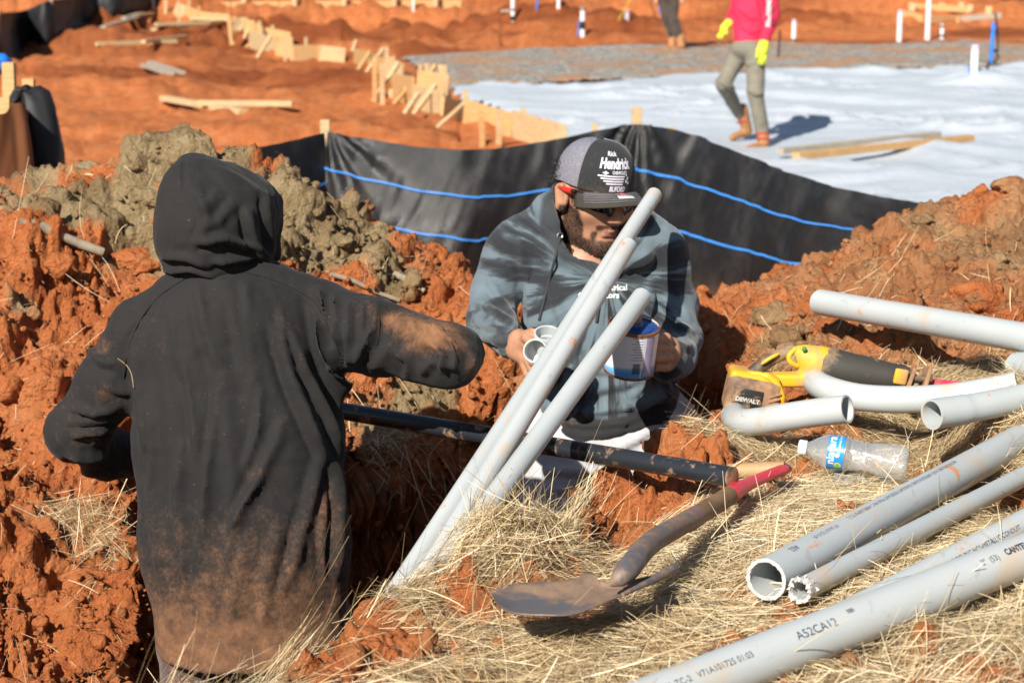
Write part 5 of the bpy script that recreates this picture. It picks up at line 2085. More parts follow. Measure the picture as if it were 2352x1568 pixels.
# body inside the clothes
S = Solid(np.array(H(60, 1600)) - .15 - np.array([0, .1, .75]), np.array(H(1180, 330)) + np.array([.15, .60, .1]), .0105)
S.ball(H(505, 500, .06), (.078, .098, .112), .02).ball(H(535, 540, .13), (.05, .05, .07), .03)
S.cone(H(500, 560, .05), H(515, 690, .03), .058, .065, .03)
S.cone(H(520, 780, .0), H(560, 1200, .0), .15, .15, .04, flat=fl)
S.chain([H(320, 775, .01), H(178, 990, .05), H(245, 1040, .17), H(400, 1050, .30), H(450, 1050, .36)], [.045, .036, .032, .026, .028], .02)
S.chain([H(745, 735, .02), H(1030, 816, -.10), H(1050, 805, .22), H(1052, 812, .32)], [.05, .038, .027, .030], .02)
for a_, k_ in ((-.02, 0), (-.006, 1), (.008, 2), (.022, 3)):
    b0 = np.array(H(1052, 812, .32))
    S.chain([b0 + (a_, .03, 0), b0 + (a_, .065, -.015), b0 + (a_, .07, -.05)], [.011, .010, .009], .004)
    b1 = np.array(H(450, 1050, .36))
    S.chain([b1 + (.01, .02, a_), b1 + (.045, .02, a_), b1 + (.05, -.005, a_)], [.011, .010, .009], .004)
pel = np.array(H(575, 1330, .02))
fz_ = FLOOR_Z
for sx_ in (-1, 1):
    S.chain([pel + (sx_ * .09, 0, 0), pel + (sx_ * .11, .03, -.36), (pel[0] + sx_ * .12, pel[1] + .02, fz_ + .08), (pel[0] + sx_ * .13, pel[1] + .14, fz_ + .04)], [.075, .055, .04, .035], .02)
skinned('body', S, SKIN, who, 1, attrs=lambda V: {'beard': np.zeros(len(V)), 'lip': np.zeros(len(V))})
S = Solid(pel - np.array([.30, .30, pel[2] - fz_ + .02]), pel + np.array([.30, .35, .16]), .010)
for sx_ in (-1, 1):
    S.chain([pel + (sx_ * .07, 0, .06), pel + (sx_ * .10, .03, -.34), (pel[0] + sx_ * .12, pel[1] + .02, fz_ + .14)], [.11, .085, .07], .03)
DENIM = cloth('dark_trousers', (.030, .032, .042), (.36, .17, .08))
skinned('trousers', S, DENIM, who, 2, attrs=lambda V: {'dirt': np.full(len(V), .45)}, wrinkle=lambda V: .004 * fbm(V, 14, 3, 7))
S = Solid((pel[0] - .25, pel[1] - .15, fz_ - .02), (pel[0] + .25, pel[1] + .30, fz_ + .25), .009)
for sx_ in (-1, 1):
    S.chain([(pel[0] + sx_ * .12, pel[1] + .02, fz_ + .20), (pel[0] + sx_ * .12, pel[1] + .02, fz_ + .06)], [.065, .06], .02)
    S.cone((pel[0] + sx_ * .12, pel[1] + .02, fz_ + .05), (pel[0] + sx_ * .14, pel[1] + .20, fz_ + .04), .055, .045, .02)
LEATHER = dirty('boot_leather', (.16, .075, .03), .6, .6)
skinned_each('boot', S, LEATHER, who)
bvh = BVHTree.FromPolygons([tuple(v) for v in HV], [tuple(int(i) for i in q) for q in HQ])
wp = []
for (x, y) in ((270, 823), (290, 838), (301, 856), (305, 875), (307, 890)):
    dv = (P(x, y, 3.8) - cam.location).normalized()
    h = bvh.ray_cast(cam.location, dv, 8)
    wp.append(h[0] - dv * .003 if h[0] else P(x, y, 3.6))
tag(link('straw_stalk', tube(spline(wp, 14), .0013, 6), STRAWM), 'single straw stalk stuck to the black sweatshirt shoulder', 'straw stalk')

# ------------------------------------------------------------------ the worker in the cap


def K(x, y, dt=0.0):
    return v3(P(x, y, 4.4 + dt))


def kp(px):
    return px * 4.4 / FOC


who2 = empty('person', Vector(K(1390, 1000)) - Vector((0, 0, .88)))
tag(who2, 'bearded person in cap and grey tie dye sweatshirt holding a can and fittings', 'person')
TIE = MT('tie_dye_fleece')
sx_, sy_, sz_ = TIE.sep()
_c = P(1395, 640, 4.3)
dx_ = TIE.math('SUBTRACT', sx_, _c.x)
dz_ = TIE.math('SUBTRACT', sz_, _c.z)
ang_ = TIE.math('ARCTAN2', dx_, dz_)
rad_ = TIE.math('SQRT', TIE.math('ADD', TIE.math('MULTIPLY', dx_, dx_), TIE.math('MULTIPLY', dz_, dz_)))
cmb = TIE.n('CombineXYZ')
TIE.put(cmb.inputs[0], TIE.math('MULTIPLY', ang_, 2.8))
TIE.put(cmb.inputs[1], TIE.math('MULTIPLY', rad_, 2.4))
TIE.put(cmb.inputs[2], TIE.math('MULTIPLY', sy_, 1.5))
t1 = TIE.noise(1.45, 5, .58, vec=cmb.outputs[0], dist=.35)
t2 = TIE.noise(14, 4, .6)
kk = TIE.math('ADD', TIE.math('MULTIPLY', t1, .86), TIE.math('MULTIPLY', t2, .14))
tie = TIE.ramp(kk, [(.43, (.024, .026, .031)), (.475, (.044, .052, .060)), (.515, (.108, .144, .168)), (.69, (.150, .198, .228))])
tie = TIE.mix(TIE.attr('rib'), tie, (.026, .026, .028))
dd = TIE.ramp(TIE.math('ADD', TIE.attr('dirt'), TIE.math('MULTIPLY', TIE.math('SUBTRACT', TIE.noise(40, 6, .7), .5), .9)), [(.35, 0.0), (.7, .8)])
tie = TIE.mix(dd, tie, (.36, .19, .10))
TIE.set(color=tie, rough=.88, spec=.2, sheen=.2)
TIE.bump(TIE.noise(500, 2), .12, .002)
TIE = TIE.m

S = Solid(np.array(K(1040, 1060)) - np.array([.06, .38, .05]), np.array(K(1640, 440)) + np.array([.06, .25, .06]), .0062)
S.cone(K(1348, 610, .03), K(1355, 760, .0), kp(146), kp(152), .03, flat=((0, 1, 0), .78))
S.cone(K(1355, 760, .0), K(1398, 900, -.02), kp(152), kp(158), .03, flat=((0, 1, 0), .74))
S.cone(K(1398, 900, -.02), K(1402, 955, -.02), kp(158), kp(154), .02, flat=((0, 1, 0), .76))
S.cone(K(1212, 562, .03), K(1492, 572, .05), kp(72), kp(72), .035)
S.cone(K(1270, 520, .04), K(1440, 530, .05), kp(62), kp(62), .05)
S.chain([K(1180, 585, .02), K(1138, 670, .0), K(1124, 735, -.04)], [kp(74), kp(56), kp(52)], .014)
S.chain([K(1124, 735, -.04), K(1176, 785, -.20)], [kp(52), kp(40)], .014)
S.chain([K(1508, 596, .04), K(1545, 700, .02), K(1554, 775, -.02)], [kp(80), kp(58), kp(54)], .016)
S.chain([K(1552, 775, -.02), K(1548, 822, -.15), K(1536, 826, -.21)], [kp(60), kp(48), kp(44)], .02)
# bunched hood round the neck
S.chain([K(1262, 520, -.04), K(1262, 480, .03), K(1300, 460, .10), K(1380, 462, .13), K(1450, 490, .10), K(1490, 540, .03)], [kp(30), kp(38), kp(42), kp(44), kp(40), kp(32)], .014)
S.chain([K(1258, 512, -.03), K(1290, 582, -.075), K(1368, 622, -.11)], [kp(26), kp(22), kp(16)], .016)
S.chain([K(1492, 535, .03), K(1478, 592, -.05), K(1392, 625, -.11)], [kp(28), kp(22), kp(16)], .016)
S.cone(K(1352, 570, -.05), K(1350, 450, .00), .062, .078, .010, 'cut')
S.chain([K(1245, 965, .0), K(1310, 978, -.10), K(1420, 975, -.125), K(1515, 930, -.07), K(1545, 905, .0)], [kp(14), kp(15), kp(15), kp(15), kp(14)], .015)
S.plane(np.array(K(1400, 986, 0)), (.22, -.12, -1.0))
kf = [([(1120, 640), (1150, 690), (1190, 730)], 10, .010, .9), ([(1090, 690), (1130, 715), (1180, 740)], 9, .012, 1.0), ([(1085, 735), (1120, 752), (1170, 760)], 9, .011, 1.0), ([(1100, 770), (1140, 790), (1175, 790)], 8, .008, .9), ([(1210, 600), (1222, 700), (1215, 800)], 11, .014, 1.0), ([(1190, 560), (1205, 640), (1200, 720)], 10, .008, .8),
      ([(1500, 620), (1490, 700), (1470, 780)], 11, .010, .9), ([(1540, 640), (1560, 700), (1590, 740)], 10, .009, .9), ([(1520, 690), (1550, 740), (1595, 770)], 10, .010, .9), ([(1500, 760), (1540, 790), (1590, 800)], 9, .009, .9),
      ([(1260, 870), (1350, 900), (1440, 880), (1540, 850)], 13, .011, .9), ([(1250, 935), (1350, 950), (1450, 935), (1560, 890)], 11, .012, 1.0), ([(1290, 840), (1360, 850), (1440, 850)], 12, .008, .8), ([(1440, 920), (1490, 880), (1560, 860)], 11, .011, .9), ([(1460, 950), (1500, 925), (1560, 905)], 9, .011, .9),
      ([(1260, 640), (1290, 740), (1300, 840)], 14, .008, .7), ([(1320, 640), (1330, 740)], 12, .006, .6), ([(1400, 860), (1425, 900), (1450, 930)], 6, -.006, .0), ([(1262, 975), (1340, 990), (1440, 985), (1540, 940)], 6, -.008, 0), ([(1250, 830), (1255, 900), (1250, 960)], 12, .010, .8), ([(1420, 640), (1440, 740), (1420, 830)], 14, .007, .6)]


def tie_at(V):
    x, y, t = pix(V)
    d = .1 + .28 * blob(x, y, 1560, 620, 20, 40) + .30 * blob(x, y, 1320, 960, 60, 25) + .2 * blob(x, y, 1240, 900, 30, 40)
    edge = np.interp(x, [1230, 1300, 1400, 1480, 1560], [950, 962, 962, 942, 900])
    rib = sstep(-6, 4, y - edge) * (x > 1200)
    rib = np.maximum(rib, .85 * sstep(44, 30, seg_dist(x, y, [(1280, 470), (1275, 520), (1310, 565), (1380, 590)])[0]) * (y < 640))
    rib = np.maximum(rib, .8 * sstep(.01, .05, V[:, 1] - P(1350, 500, 4.4).y - .02) * (y < 520))
    return {'dirt': d, 'rib': rib}


tdh, KV, KQ = skinned('hoodie', S, TIE, who2, 2, kf, tie_at, lambda V: .0032 * fbm(V, 16, 3, 9) + .001 * fbm(V, 55, 2, 10))
CORD = simple('draw_cord', (.03, .032, .036), .8)
bvh = BVHTree.FromPolygons([tuple(v) for v in KV], [tuple(int(i) for i in q) for q in KQ])


def on_cloth(bv, pl, lift):
    out = []
    for (x, y) in pl:
        dv = (P(x, y, 4) - cam.location).normalized()
        h = bv.ray_cast(cam.location, dv, 9)
        out.append((h[0] - dv * lift) if h[0] else P(x, y, 4.28))
    return out


for pl in ([(1287, 545), (1276, 590), (1262, 640), (1250, 690), (1238, 735)], [(1386, 606), (1382, 640), (1378, 690), (1370, 740)]):
    link('drawstring', tube(spline(on_cloth(bvh, pl, .004), 24), .0034, 8), CORD, tdh)
e0 = on_cloth(bvh, [(1286, 541)], .003)[0]
link('eyelet', lathe(e0, Vector((.25, -1, .15)), [(0, .0075), (.002, .0075), (.0025, .006), (.0015, .0038)], 16), MT('nickel').set(color=(.7, .7, .7), rough=.25, metal=1.0).m, tdh)
WHITEP = simple('white_ink', (.80, .78, .74), .7, .03)
flat_text(tdh, text_mesh('Electrical', .0185, align='RIGHT', bold=.0005), P(1448, 664, 4.2), Vector((1, 0, 0)), Vector((0, .15, .99)), (KV, KQ), WHITEP, ray=Vector((0, 1, -.15)))
flat_text(tdh, text_mesh('Contractors', .0185, align='RIGHT', bold=.0005), P(1428, 682, 4.2), Vector((1, 0, 0)), Vector((0, .15, .99)), (KV, KQ), WHITEP, ray=Vector((0, 1, -.15)))

# head, built in its own frame: +y the way the face looks, +z the crown
yaw, pitch_, roll = math.radians(29), math.radians(10), math.radians(-3)
f = Vector((math.sin(yaw) * math.cos(pitch_), -math.cos(yaw) * math.cos(pitch_), -math.sin(pitch_)))
xr = f.cross(Vector((0, 0, 1))).normalized()
HM = Matrix((xr, f, xr.cross(f))).transposed() @ Matrix.Rotation(roll, 3, 'Y')
HC = Vector(K(1364, 446, .0))


def hd(x, y, z):
    return v3(HC + HM @ Vector((x, y, z)))


HR = np.array(HM)
S = Solid(np.array(HC) - np.array([.17, .20, .27]), np.array(HC) + np.array([.17, .18, .17]), .0030)
S.ball(hd(0, -.012, .035), (.077, .098, .090), .02, rot=HR)
S.ball(hd(0, .028, -.032), (.064, .068, .088), .025, rot=HR)
S.cone(hd(-.046, .005, -.070), hd(-.018, .066, -.100), .022, .020, .025)
S.cone(hd(.046, .005, -.070), hd(.018, .066, -.100), .022, .020, .025)
S.ball(hd(0, .074, -.104), (.026, .022, .021), .018, rot=HR)
S.cone(hd(-.038, .074, .024), hd(.038, .074, .024), .012, .012, .015)
for s in (-1, 1):
    S.ball(hd(s * .042, .060, -.022), (.027, .026, .024), .02, rot=HR)
    S.ball(hd(s * .032, .102, .010), (.017, .013, .011), .010, 'cut', rot=HR)
    S.ball(hd(s * .032, .083, .010), (.012, .012, .012), .002, rot=HR)
    S.ball(hd(s * .0135, .104, -.030), (.010, .012, .009), .006, rot=HR)
    S.ball(hd(s * .079, -.006, -.008), (.009, .022, .034), .006, rot=HR)
    S.ball(hd(s * .090, -.002, -.004), (.008, .013, .020), .004, 'cut', rot=HR)
    S.cone(hd(s * .083, -.022, .016), hd(s * .088, .000, .022), .006, .005, .004)
    S.cone(hd(s * .085, -.026, .010), hd(s * .082, -.014, -.034), .006, .007, .004)
S.cone(hd(0, .090, .018), hd(0, .116, -.024), .009, .0135, .010)
S.cone(hd(-.017, .0885, -.0585), hd(.017, .0885, -.0585), .0055, .0055, .005)
S.cone(hd(-.015, .0890, -.0690), hd(.015, .0890, -.0690), .0066, .0066, .005)
S.ball(hd(0, .0965, -.0575), (.010, .006, .006), .006, rot=HR)
S.cone(hd(-.024, .105, -.0645), hd(.024, .105, -.0645), .0035, .0035, .003, 'cut')
S.cone(hd(0, -.02, -.055), v3(Vector(K(1345, 600, .06))), .058, .068, .03)
V, Q = S.skin()
V = relax(V, Q, 2)
loc = (V - np.array(HC)) @ HR
x, y, z = loc.T
bl = sstep(-.052, -.070, z + .35 * np.maximum(0, .055 - np.abs(x)) * 0) * sstep(-.155, -.120, z - .0)
jaw = sstep(.043, .056, np.abs(x)) * sstep(-.012, -.03, z) * sstep(-.02, .008, y) * sstep(.070, .050, y)
chin = sstep(-.078, -.090, z) * sstep(.015, .04, y)
must = sstep(-.044, -.049, z) * sstep(-.062, -.056, z) * sstep(.040, .030, np.abs(x)) * (y > .06)
side = sstep(.026, .034, np.abs(x)) * sstep(-.058, -.070, z) * (y > .04) * sstep(.046, .036, np.abs(x))
fringe = sstep(.012, .02, y) * sstep(.064, .070, np.abs(x)) * sstep(.045, .02, y) * sstep(.02, .0, z) * .9
bmask = np.clip(np.maximum.reduce([jaw, chin, must * .8, side, fringe * .8]), 0, 1) * sstep(-.17, -.135, z)
lip = .75 * sstep(.023, .017, np.abs(x)) * sstep(-.078, -.074, z) * sstep(-.0535, -.0565, z) * (y > .085)
bmask = bmask * (1 - np.minimum(1, lip * 1.4))
bmask *= sstep(-.02, .0, y + .02)
bmask = bmask * (.72 + .28 * np.clip(fbm(loc, 60, 2, 3) + .6, 0, 1))
head_VQ = (V, Q, bmask, lip)

# hands: palm, thumb and four fingers, closed on what they hold


def hand_solid(lo, hi, palm, fingers, h=.0024):
    S = Solid(lo, hi, h)
    for c in palm:
        S.cone(*c)
    for pts_, rad_ in fingers:
        S.chain(pts_, rad_, .0035)
    V, Q = S.skin()
    return relax(V, Q, 1), Q


pr = lambda x, y, dt: np.array(K(x, y, dt))
handR = hand_solid(pr(1150, 890, -.36) - .02, pr(1300, 740, -.12) + .02,
                   [(pr(1172, 786, -.19), pr(1196, 792, -.235), .027, .026, .012), (pr(1192, 778, -.24), pr(1214, 790, -.262), .022, .019, .012), (pr(1188, 806, -.232), pr(1212, 822, -.25), .024, .020, .012)],
                   [([pr(1206, 770, -.262), pr(1228, 762, -.285), pr(1250, 770, -.300), pr(1264, 782, -.288)], [.0115, .0105, .0095, .0085]),
                    ([pr(1212, 800, -.262), pr(1226, 830, -.292), pr(1246, 838, -.302), pr(1262, 832, -.290)], [.0120, .0110, .0100, .0090]),
                    ([pr(1208, 814, -.256), pr(1222, 846, -.280), pr(1242, 856, -.290), pr(1258, 850, -.280)], [.0115, .0105, .0095, .0085]),
                    ([pr(1200, 826, -.248), pr(1212, 858, -.266), pr(1230, 870, -.274), pr(1246, 866, -.266)], [.0105, .0095, .0085, .0078]),
                    ([pr(1190, 778, -.235), pr(1212, 776, -.28), pr(1226, 790, -.305), pr(1236, 800, -.308)], [.0135, .0125, .0115, .0098])])
handL = hand_solid(pr(1450, 900, -.38) - .02, pr(1590, 740, -.10) + .02,
                   [(pr(1546, 822, -.20), pr(1536, 812, -.245), .028, .026, .012), (pr(1538, 795, -.235), pr(1534, 835, -.235), .022, .021, .012)],
                   [([pr(1536, 782, -.245), pr(1530, 776, -.285), pr(1510, 776, -.305), pr(1490, 778, -.300)], [.0115, .0110, .0105, .0090]),
                    ([pr(1538, 802, -.25), pr(1530, 799, -.295), pr(1507, 799, -.318), pr(1484, 800, -.312)], [.0120, .0115, .0108, .0092]),
                    ([pr(1538, 822, -.25), pr(1531, 822, -.295), pr(1508, 822, -.317), pr(1487, 822, -.310)], [.0118, .0112, .0105, .0090]),
                    ([pr(1536, 840, -.245), pr(1528, 843, -.284), pr(1507, 843, -.303), pr(1490, 843, -.298)], [.0108, .0100, .0092, .0082]),
                    ([pr(1538, 800, -.22), pr(1520, 770, -.20), pr(1500, 756, -.19), pr(1484, 752, -.185)], [.0135, .0125, .0112, .0098])])
# the rest of the body under the clothes
pel = np.array(K(1395, 985, .02))
S = Solid((P(1040, 1000, 4.4).x - .1, pel[1] - .45, FLOOR_Z - .02), (P(1640, 1000, 4.4).x + .1, pel[1] + .30, P(1350, 480, 4.4).z), .0105)
S.cone(K(1345, 640, .04), K(1395, 950, .0), .10, .11, .03, flat=((0, 1, 0), .7))
S.cone(K(1350, 600, .05), K(1348, 560, .06), .06, .06, .03)
S.chain([K(1185, 590, .02), K(1136, 675, .0), K(1124, 735, -.04), K(1176, 785, -.20)], [.034, .032, .030, .024], .02)
S.chain([K(1505, 600, .04), K(1545, 700, .02), K(1554, 775, -.02), K(1544, 822, -.20)], [.034, .032, .030, .024], .02)
legs = []
for s in (-1, 1):
    c = [pel + (s * .09, 0, 0), pel + (s * .10 - .02, -.10, -.36), np.array((pel[0] + s * .11, pel[1] + .02, FLOOR_Z + .08)), np.array((pel[0] + s * .12, pel[1] - .12, FLOOR_Z + .045))]
    legs.append(c)
    S.chain(c, [.075, .055, .042, .035], .02)
V2, Q2 = S.skin()
V2 = relax(V2, Q2, 1)
parts_ = [(V2, Q2), head_VQ[:2], handR, handL]
off, VV, QQ = 0, [], []
for v, q in parts_:
    VV.append(v)
    QQ.append(q + off)
    off += len(v)
VV, QQ = np.concatenate(VV), np.concatenate(QQ)
ba_, la_ = np.zeros(len(VV)), np.zeros(len(VV))
n2_ = len(V2)
ba_[n2_:n2_ + len(head_VQ[0])] = head_VQ[2]
la_[n2_:n2_ + len(head_VQ[0])] = head_VQ[3]
link('body', mesh_np('body', VV, QQ, {'beard': ba_, 'lip': la_}), SKIN, who2)
# beard and hair strands
hv, hq, bm_, _l = head_VQ
hn = normals(hv, hq)


def strands(name, idx, L, W, droop, mat, parent, jit=.5):
    n = len(idx)
    p, nn = hv[idx] + rng.normal(0, .0008, (n, 3)), hn[idx]
    down = np.array(HM @ Vector((0, .15, -1)))
    d1 = nn * (1 - droop) + down * droop + rng.normal(0, jit * .4, (n, 3))
    d1 /= np.linalg.norm(d1, axis=1, keepdims=True)
    d2 = d1 + down * .5 + rng.normal(0, jit * .5, (n, 3))
    d2 /= np.linalg.norm(d2, axis=1, keepdims=True)
    ll = (L * (.5 + rng.random(n)))[:, None]
    w = np.cross(d1, rng.normal(0, 1, (n, 3)))
    w = w / np.linalg.norm(w, axis=1, keepdims=True) * W
    a, b, c = p - nn * .001, p + d1 * ll * .5, p + d1 * ll * .5 + d2 * ll * .5
    Vh = np.stack([a - w, a + w, b - w, b + w, c - w * .4, c + w * .4], 1).reshape(-1, 3)
    k = np.arange(n)[:, None] * 6
    Fh = np.concatenate([k + np.array([0, 1, 3, 2]), k + np.array([2, 3, 5, 4])])
    o = link(name, mesh_np(name, Vh, Fh), mat, parent)
    o['kind'] = 'stuff'
    return o


HAIR = MT('dark_hair').set(color=(.013, .010, .009), rough=.5, spec=.4).m
cand = np.nonzero(bm_ > .45)[0]
strands('beard', rng.choice(cand, 3200), .0042, .00038, .5, HAIR, who2)
hx, hy, hz = (hv - np.array(HC)).dot(HR).T
hm = np.nonzero((hz > -.055) & (hz < .07) & (hy < -.030) & (np.abs(hx) < .0795))[0]
strands('hair', rng.choice(hm, 5000), .018, .0006, .55, HAIR, who2, 1.1)

# cap
CAPB = cloth('cap_twill', (.026, .028, .030), (.20, .14, .09), sheen=.1)
CAPM = MT('cap_mesh')
_w1 = CAPM.n('TexVoronoi', i_Vector=CAPM.obj(), i_Scale=420.0).outputs['Distance']
CAPM.set(color=CAPM.ramp(_w1, [(.2, (.10, .10, .13)), (.6, (.23, .225, .27))]), rough=.8)
CAPM.bump(_w1, .5, .002)
CAPM = CAPM.m
VIS = cloth('visor_twill', (.050, .044, .038), (.20, .14, .09), sheen=.1)
cap = empty('cap', HC)
cap.parent = who2
cap.matrix_parent_inverse = who2.matrix_basis.inverted()
CZ = .035                                    # cap band height on the head


def cap_pt(th, ph, r=1.0):
    """th round the head (0 = front), ph 0 band .. 1 button"""
    a = ph * PI / 2
    w = math.cos(a) ** .72
    rx, ry = .0858 * w * r, .1065 * w * r
    fr = max(0.0, math.cos(th))
    z = CZ + .094 * math.sin(a) ** .95 + .008 * fr * math.sin(a * 2) - (.020 * max(0, -math.cos(th)) + .004) * (1 - ph)
    return HC + HM @ Vector((rx * math.sin(th), -.008 + ry * math.cos(th) * (1 + .03 * fr * math.sin(a * 2)), z))


def cap_panel(name, t0, t1, nt_, mat, rr=1.0, ph0=0.0, ph1=1.0, npn=16):
    V = [tuple(cap_pt(t0 + (t1 - t0) * i / nt_, ph0 + (ph1 - ph0) * j / npn, rr)) for i in range(nt_ + 1) for j in range(npn + 1)]
    Fq = [(i * (npn + 1) + j, i * (npn + 1) + j + 1, (i + 1) * (npn + 1) + j + 1, (i + 1) * (npn + 1) + j) for i in range(nt_) for j in range(npn)]
    me = bpy.data.meshes.new(name)
    me.from_pydata(V, [], [tuple(reversed(q)) for q in Fq])
    me.update()
    n = len(V)
    a = me.attributes.new('dirt', 'FLOAT', 'POINT')
    a.data.foreach_set('value', np.array([.14 + .25 * max(0, 1 - (k % (npn + 1)) / 4) for k in range(n)], dtype=np.float32))
    return link(name, me, mat, cap)


TH = math.radians(62)
cap_panel('front_panel', -TH, TH, 26, CAPB, 1.012)
cap_panel('mesh_panel', TH, 2 * PI - TH, 44, CAPM)
SEAM = simple('cap_seam', (.20, .20, .23), .8)
for s in (-1, 1):
    link('piping', tube([cap_pt(s * TH, k / 12, 1.014) for k in range(13)], .0017, 6), SEAM, cap)
link('piping', tube([cap_pt(math.radians(118) * -1, k / 12, 1.006) for k in range(13)], .0014, 6), SEAM, cap)
link('button', lathe(cap_pt(0, 1, 1.0), HM @ Vector((0, 0, 1)), [(-.001, .009), (.002, .0085), (.005, .005), (.006, 0)], 16), CAPB, cap)


def vis_pt(u, v):
    """visor, u -1..1 across, v 0 at the band .. 1 at the lip"""
    th = u * math.radians(63)
    p = Vector((.0858 * math.sin(th), -.008 + .1065 * math.cos(th), CZ - .003))
    out = .067 * (1 - abs(u) ** 2.6) ** .62 if abs(u) < 1 else 0
    ex = Vector((math.sin(th) * .22, 1.0, 0)).normalized()
    p = p + ex * out * v
    p.z += -.002 * v - .036 * (abs(u) ** 1.8) * (.25 + .75 * v) + .004 * math.sin(v * PI) - .006 * v * v
    return HC + HM @ p


nuv, nvv = 28, 10
V = [vis_pt(-1 + 2 * i / nuv, j / nvv) for i in range(nuv + 1) for j in range(nvv + 1)]
Fq = [(i * (nvv + 1) + j, (i + 1) * (nvv + 1) + j, (i + 1) * (nvv + 1) + j + 1, i * (nvv + 1) + j + 1) for i in range(nuv) for j in range(nvv)]
nb = len(V)
dn = HM @ Vector((0, 0, -.0035))
V2_ = [tuple(p) for p in V] + [tuple(p + dn) for p in V]
Fq2 = Fq + [tuple(reversed([k + nb for k in q])) for q in Fq]
for i in range(nuv):
    a_, b_ = i * (nvv + 1) + nvv, (i + 1) * (nvv + 1) + nvv
    Fq2.append((a_, b_, b_ + nb, a_ + nb))
me = bpy.data.meshes.new('visor')
me.from_pydata(V2_, [], Fq2)
me.update()
at_ = me.attributes.new('dirt', 'FLOAT', 'POINT')
at_.data.foreach_set('value', np.full(len(V2_), .22, dtype=np.float32))
vis = link('visor', me, VIS, cap)
for k in range(1, 7):
    v_ = .14 + .11 * k
    link('stitch_row', tube([vis_pt(-.86 + 1.72 * i / 30, v_) + HM @ Vector((0, 0, .0006)) for i in range(31)], .0007, 5), SEAM, vis)
# sticker on the visor
def on_visor(me, u0, v0, su, sv, mat, lift, name):
    for w in me.vertices:
        w.co = vis_pt(u0 - w.co.x * su, v0 + w.co.y * sv) + HM @ Vector((0, 0, lift))
    me.update()
    return link(name, me, mat, vis, smooth=False)


ST1 = simple('sticker_black', (.02, .025, .03), .4)
on_visor(dashes([(-.02, -.02, .02, .02)]), .02, .42, 11.0, 13.0, ST1, .0012, 'sticker')
on_visor(dashes([(-.018, .008, .018, .0185)]), .02, .42, 11.0, 13.0, simple('sticker_white', (.62, .70, .68), .4), .0017, 'sticker_band')
on_visor(dashes([(-.007, -.016, .007, .000)]), .02, .42, 11.0, 13.0, simple('sticker_red', (.75, .10, .16), .4), .0018, 'sticker_mark')
on_visor(dashes([(-.017, .003, .017, .0055), (-.017, -.008, -.010, -.006), (.010, -.008, .017, -.006)]), .02, .42, 11.0, 13.0, WHITEP, .0018, 'sticker_print')


# lettering on the crown
def on_cap(me, cx_, cy_, mat, name='lettering', lift=1.021):
    for w in me.vertices:
        th = -(cx_ + w.co.x) / .104
        ph = (cy_ + w.co.y) / .135
        w.co = cap_pt(th, min(.98, ph), lift)
    me.update()
    return link(name, me, mat, cap, smooth=False)


THR = simple('embroidery', (.72, .70, .80), .6, .06, 200)
on_cap(text_mesh('Hendrick', .0310, align='CENTER', bold=.0013, shear=.18, cut=.004, xs=.84), -.014, .053, THR)
on_cap(text_mesh('Rick', .0185, align='CENTER', bold=.0004, shear=.3, cut=.004), -.024, .0765, THR)
on_cap(text_mesh('CHEVROLET', .0084, align='CENTER', bold=.0003, cut=.004), -.002, .0355, THR)
on_cap(text_mesh('BUFORD', .0120, align='CENTER', bold=.0005, shear=.1, cut=.004), -.006, .0065, THR)
on_cap(dashes([(-.008, -.0013, .008, .0013), (-.003, -.0032, .003, .0032)]), -.044, .0345, THR, 'emblem')
on_cap(dashes([(-.052 + .008 * k, .0275 - .0045 * k, .026 - .002 * k, .0300 - .0045 * k) for k in range(4)]), -.012, .000, THR, 'stripes')
on_cap(dashes([(.029, .018, .034, .023), (.034, .023, .039, .028), (.036, .015, .041, .020), (.030, .0295, .034, .0335)]), -.012, .0, THR, 'emblem')

# sunglasses
gl_ = empty('sunglasses', HC)
gl_.parent = who2
gl_.matrix_parent_inverse = who2.matrix_basis.inverted()
LENS = MT('dark_lens').set(color=(.006, .006, .008), rough=.08, spec=.6).m
FRB = simple('frame_black', (.012, .012, .013), .35)
FRR = simple('frame_red', (.62, .03, .02), .35)
for s in (-1, 1):
    V, Fq = [], []
    for i in range(15):
        an = s * math.radians(6 + 62 * i / 14)
        for j in range(7):
            zz = .022 - .038 * j / 6 * (1 - .35 * (i / 14) ** 2) - (.006 if i < 3 and j > 4 else 0)
            rr = 1 + .02 * math.sin(PI * j / 6)
            V.append(tuple(HC + HM @ Vector((.080 * math.sin(an) * rr, .010 + .099 * math.cos(an) * rr, zz))))
    for i in range(14):
        for j in range(6):
            Fq.append((i * 7 + j, i * 7 + j + 1, (i + 1) * 7 + j + 1, (i + 1) * 7 + j))
    me = bpy.data.meshes.new('lens')
    me.from_pydata(V, [], Fq)
    me.update()
    link('lens', me, LENS, gl_)
    rim = [HC + HM @ Vector((.081 * math.sin(s * math.radians(a)), .010 + .1005 * math.cos(math.radians(a)), .0225)) for a in (0, 15, 30, 45, 58, 70)]
    link('rim', tube(rim, .0028, 8), FRB, gl_)
    link('temple', tube([HC + HM @ Vector((s * x_, y_, z_)) for x_, y_, z_ in ((.078, .046, .021), (.0835, .030, .0185))], .0050, 8), FRB, gl_)
    link('temple', tube([HC + HM @ Vector((s * x_, y_, z_)) for x_, y_, z_ in ((.0840, .036, .019), (.0865, .014, .0165), (.0865, -.002, .016), (.085, -.018, .014))], [.0062, .0066, .005, .004], 8), FRR, gl_)

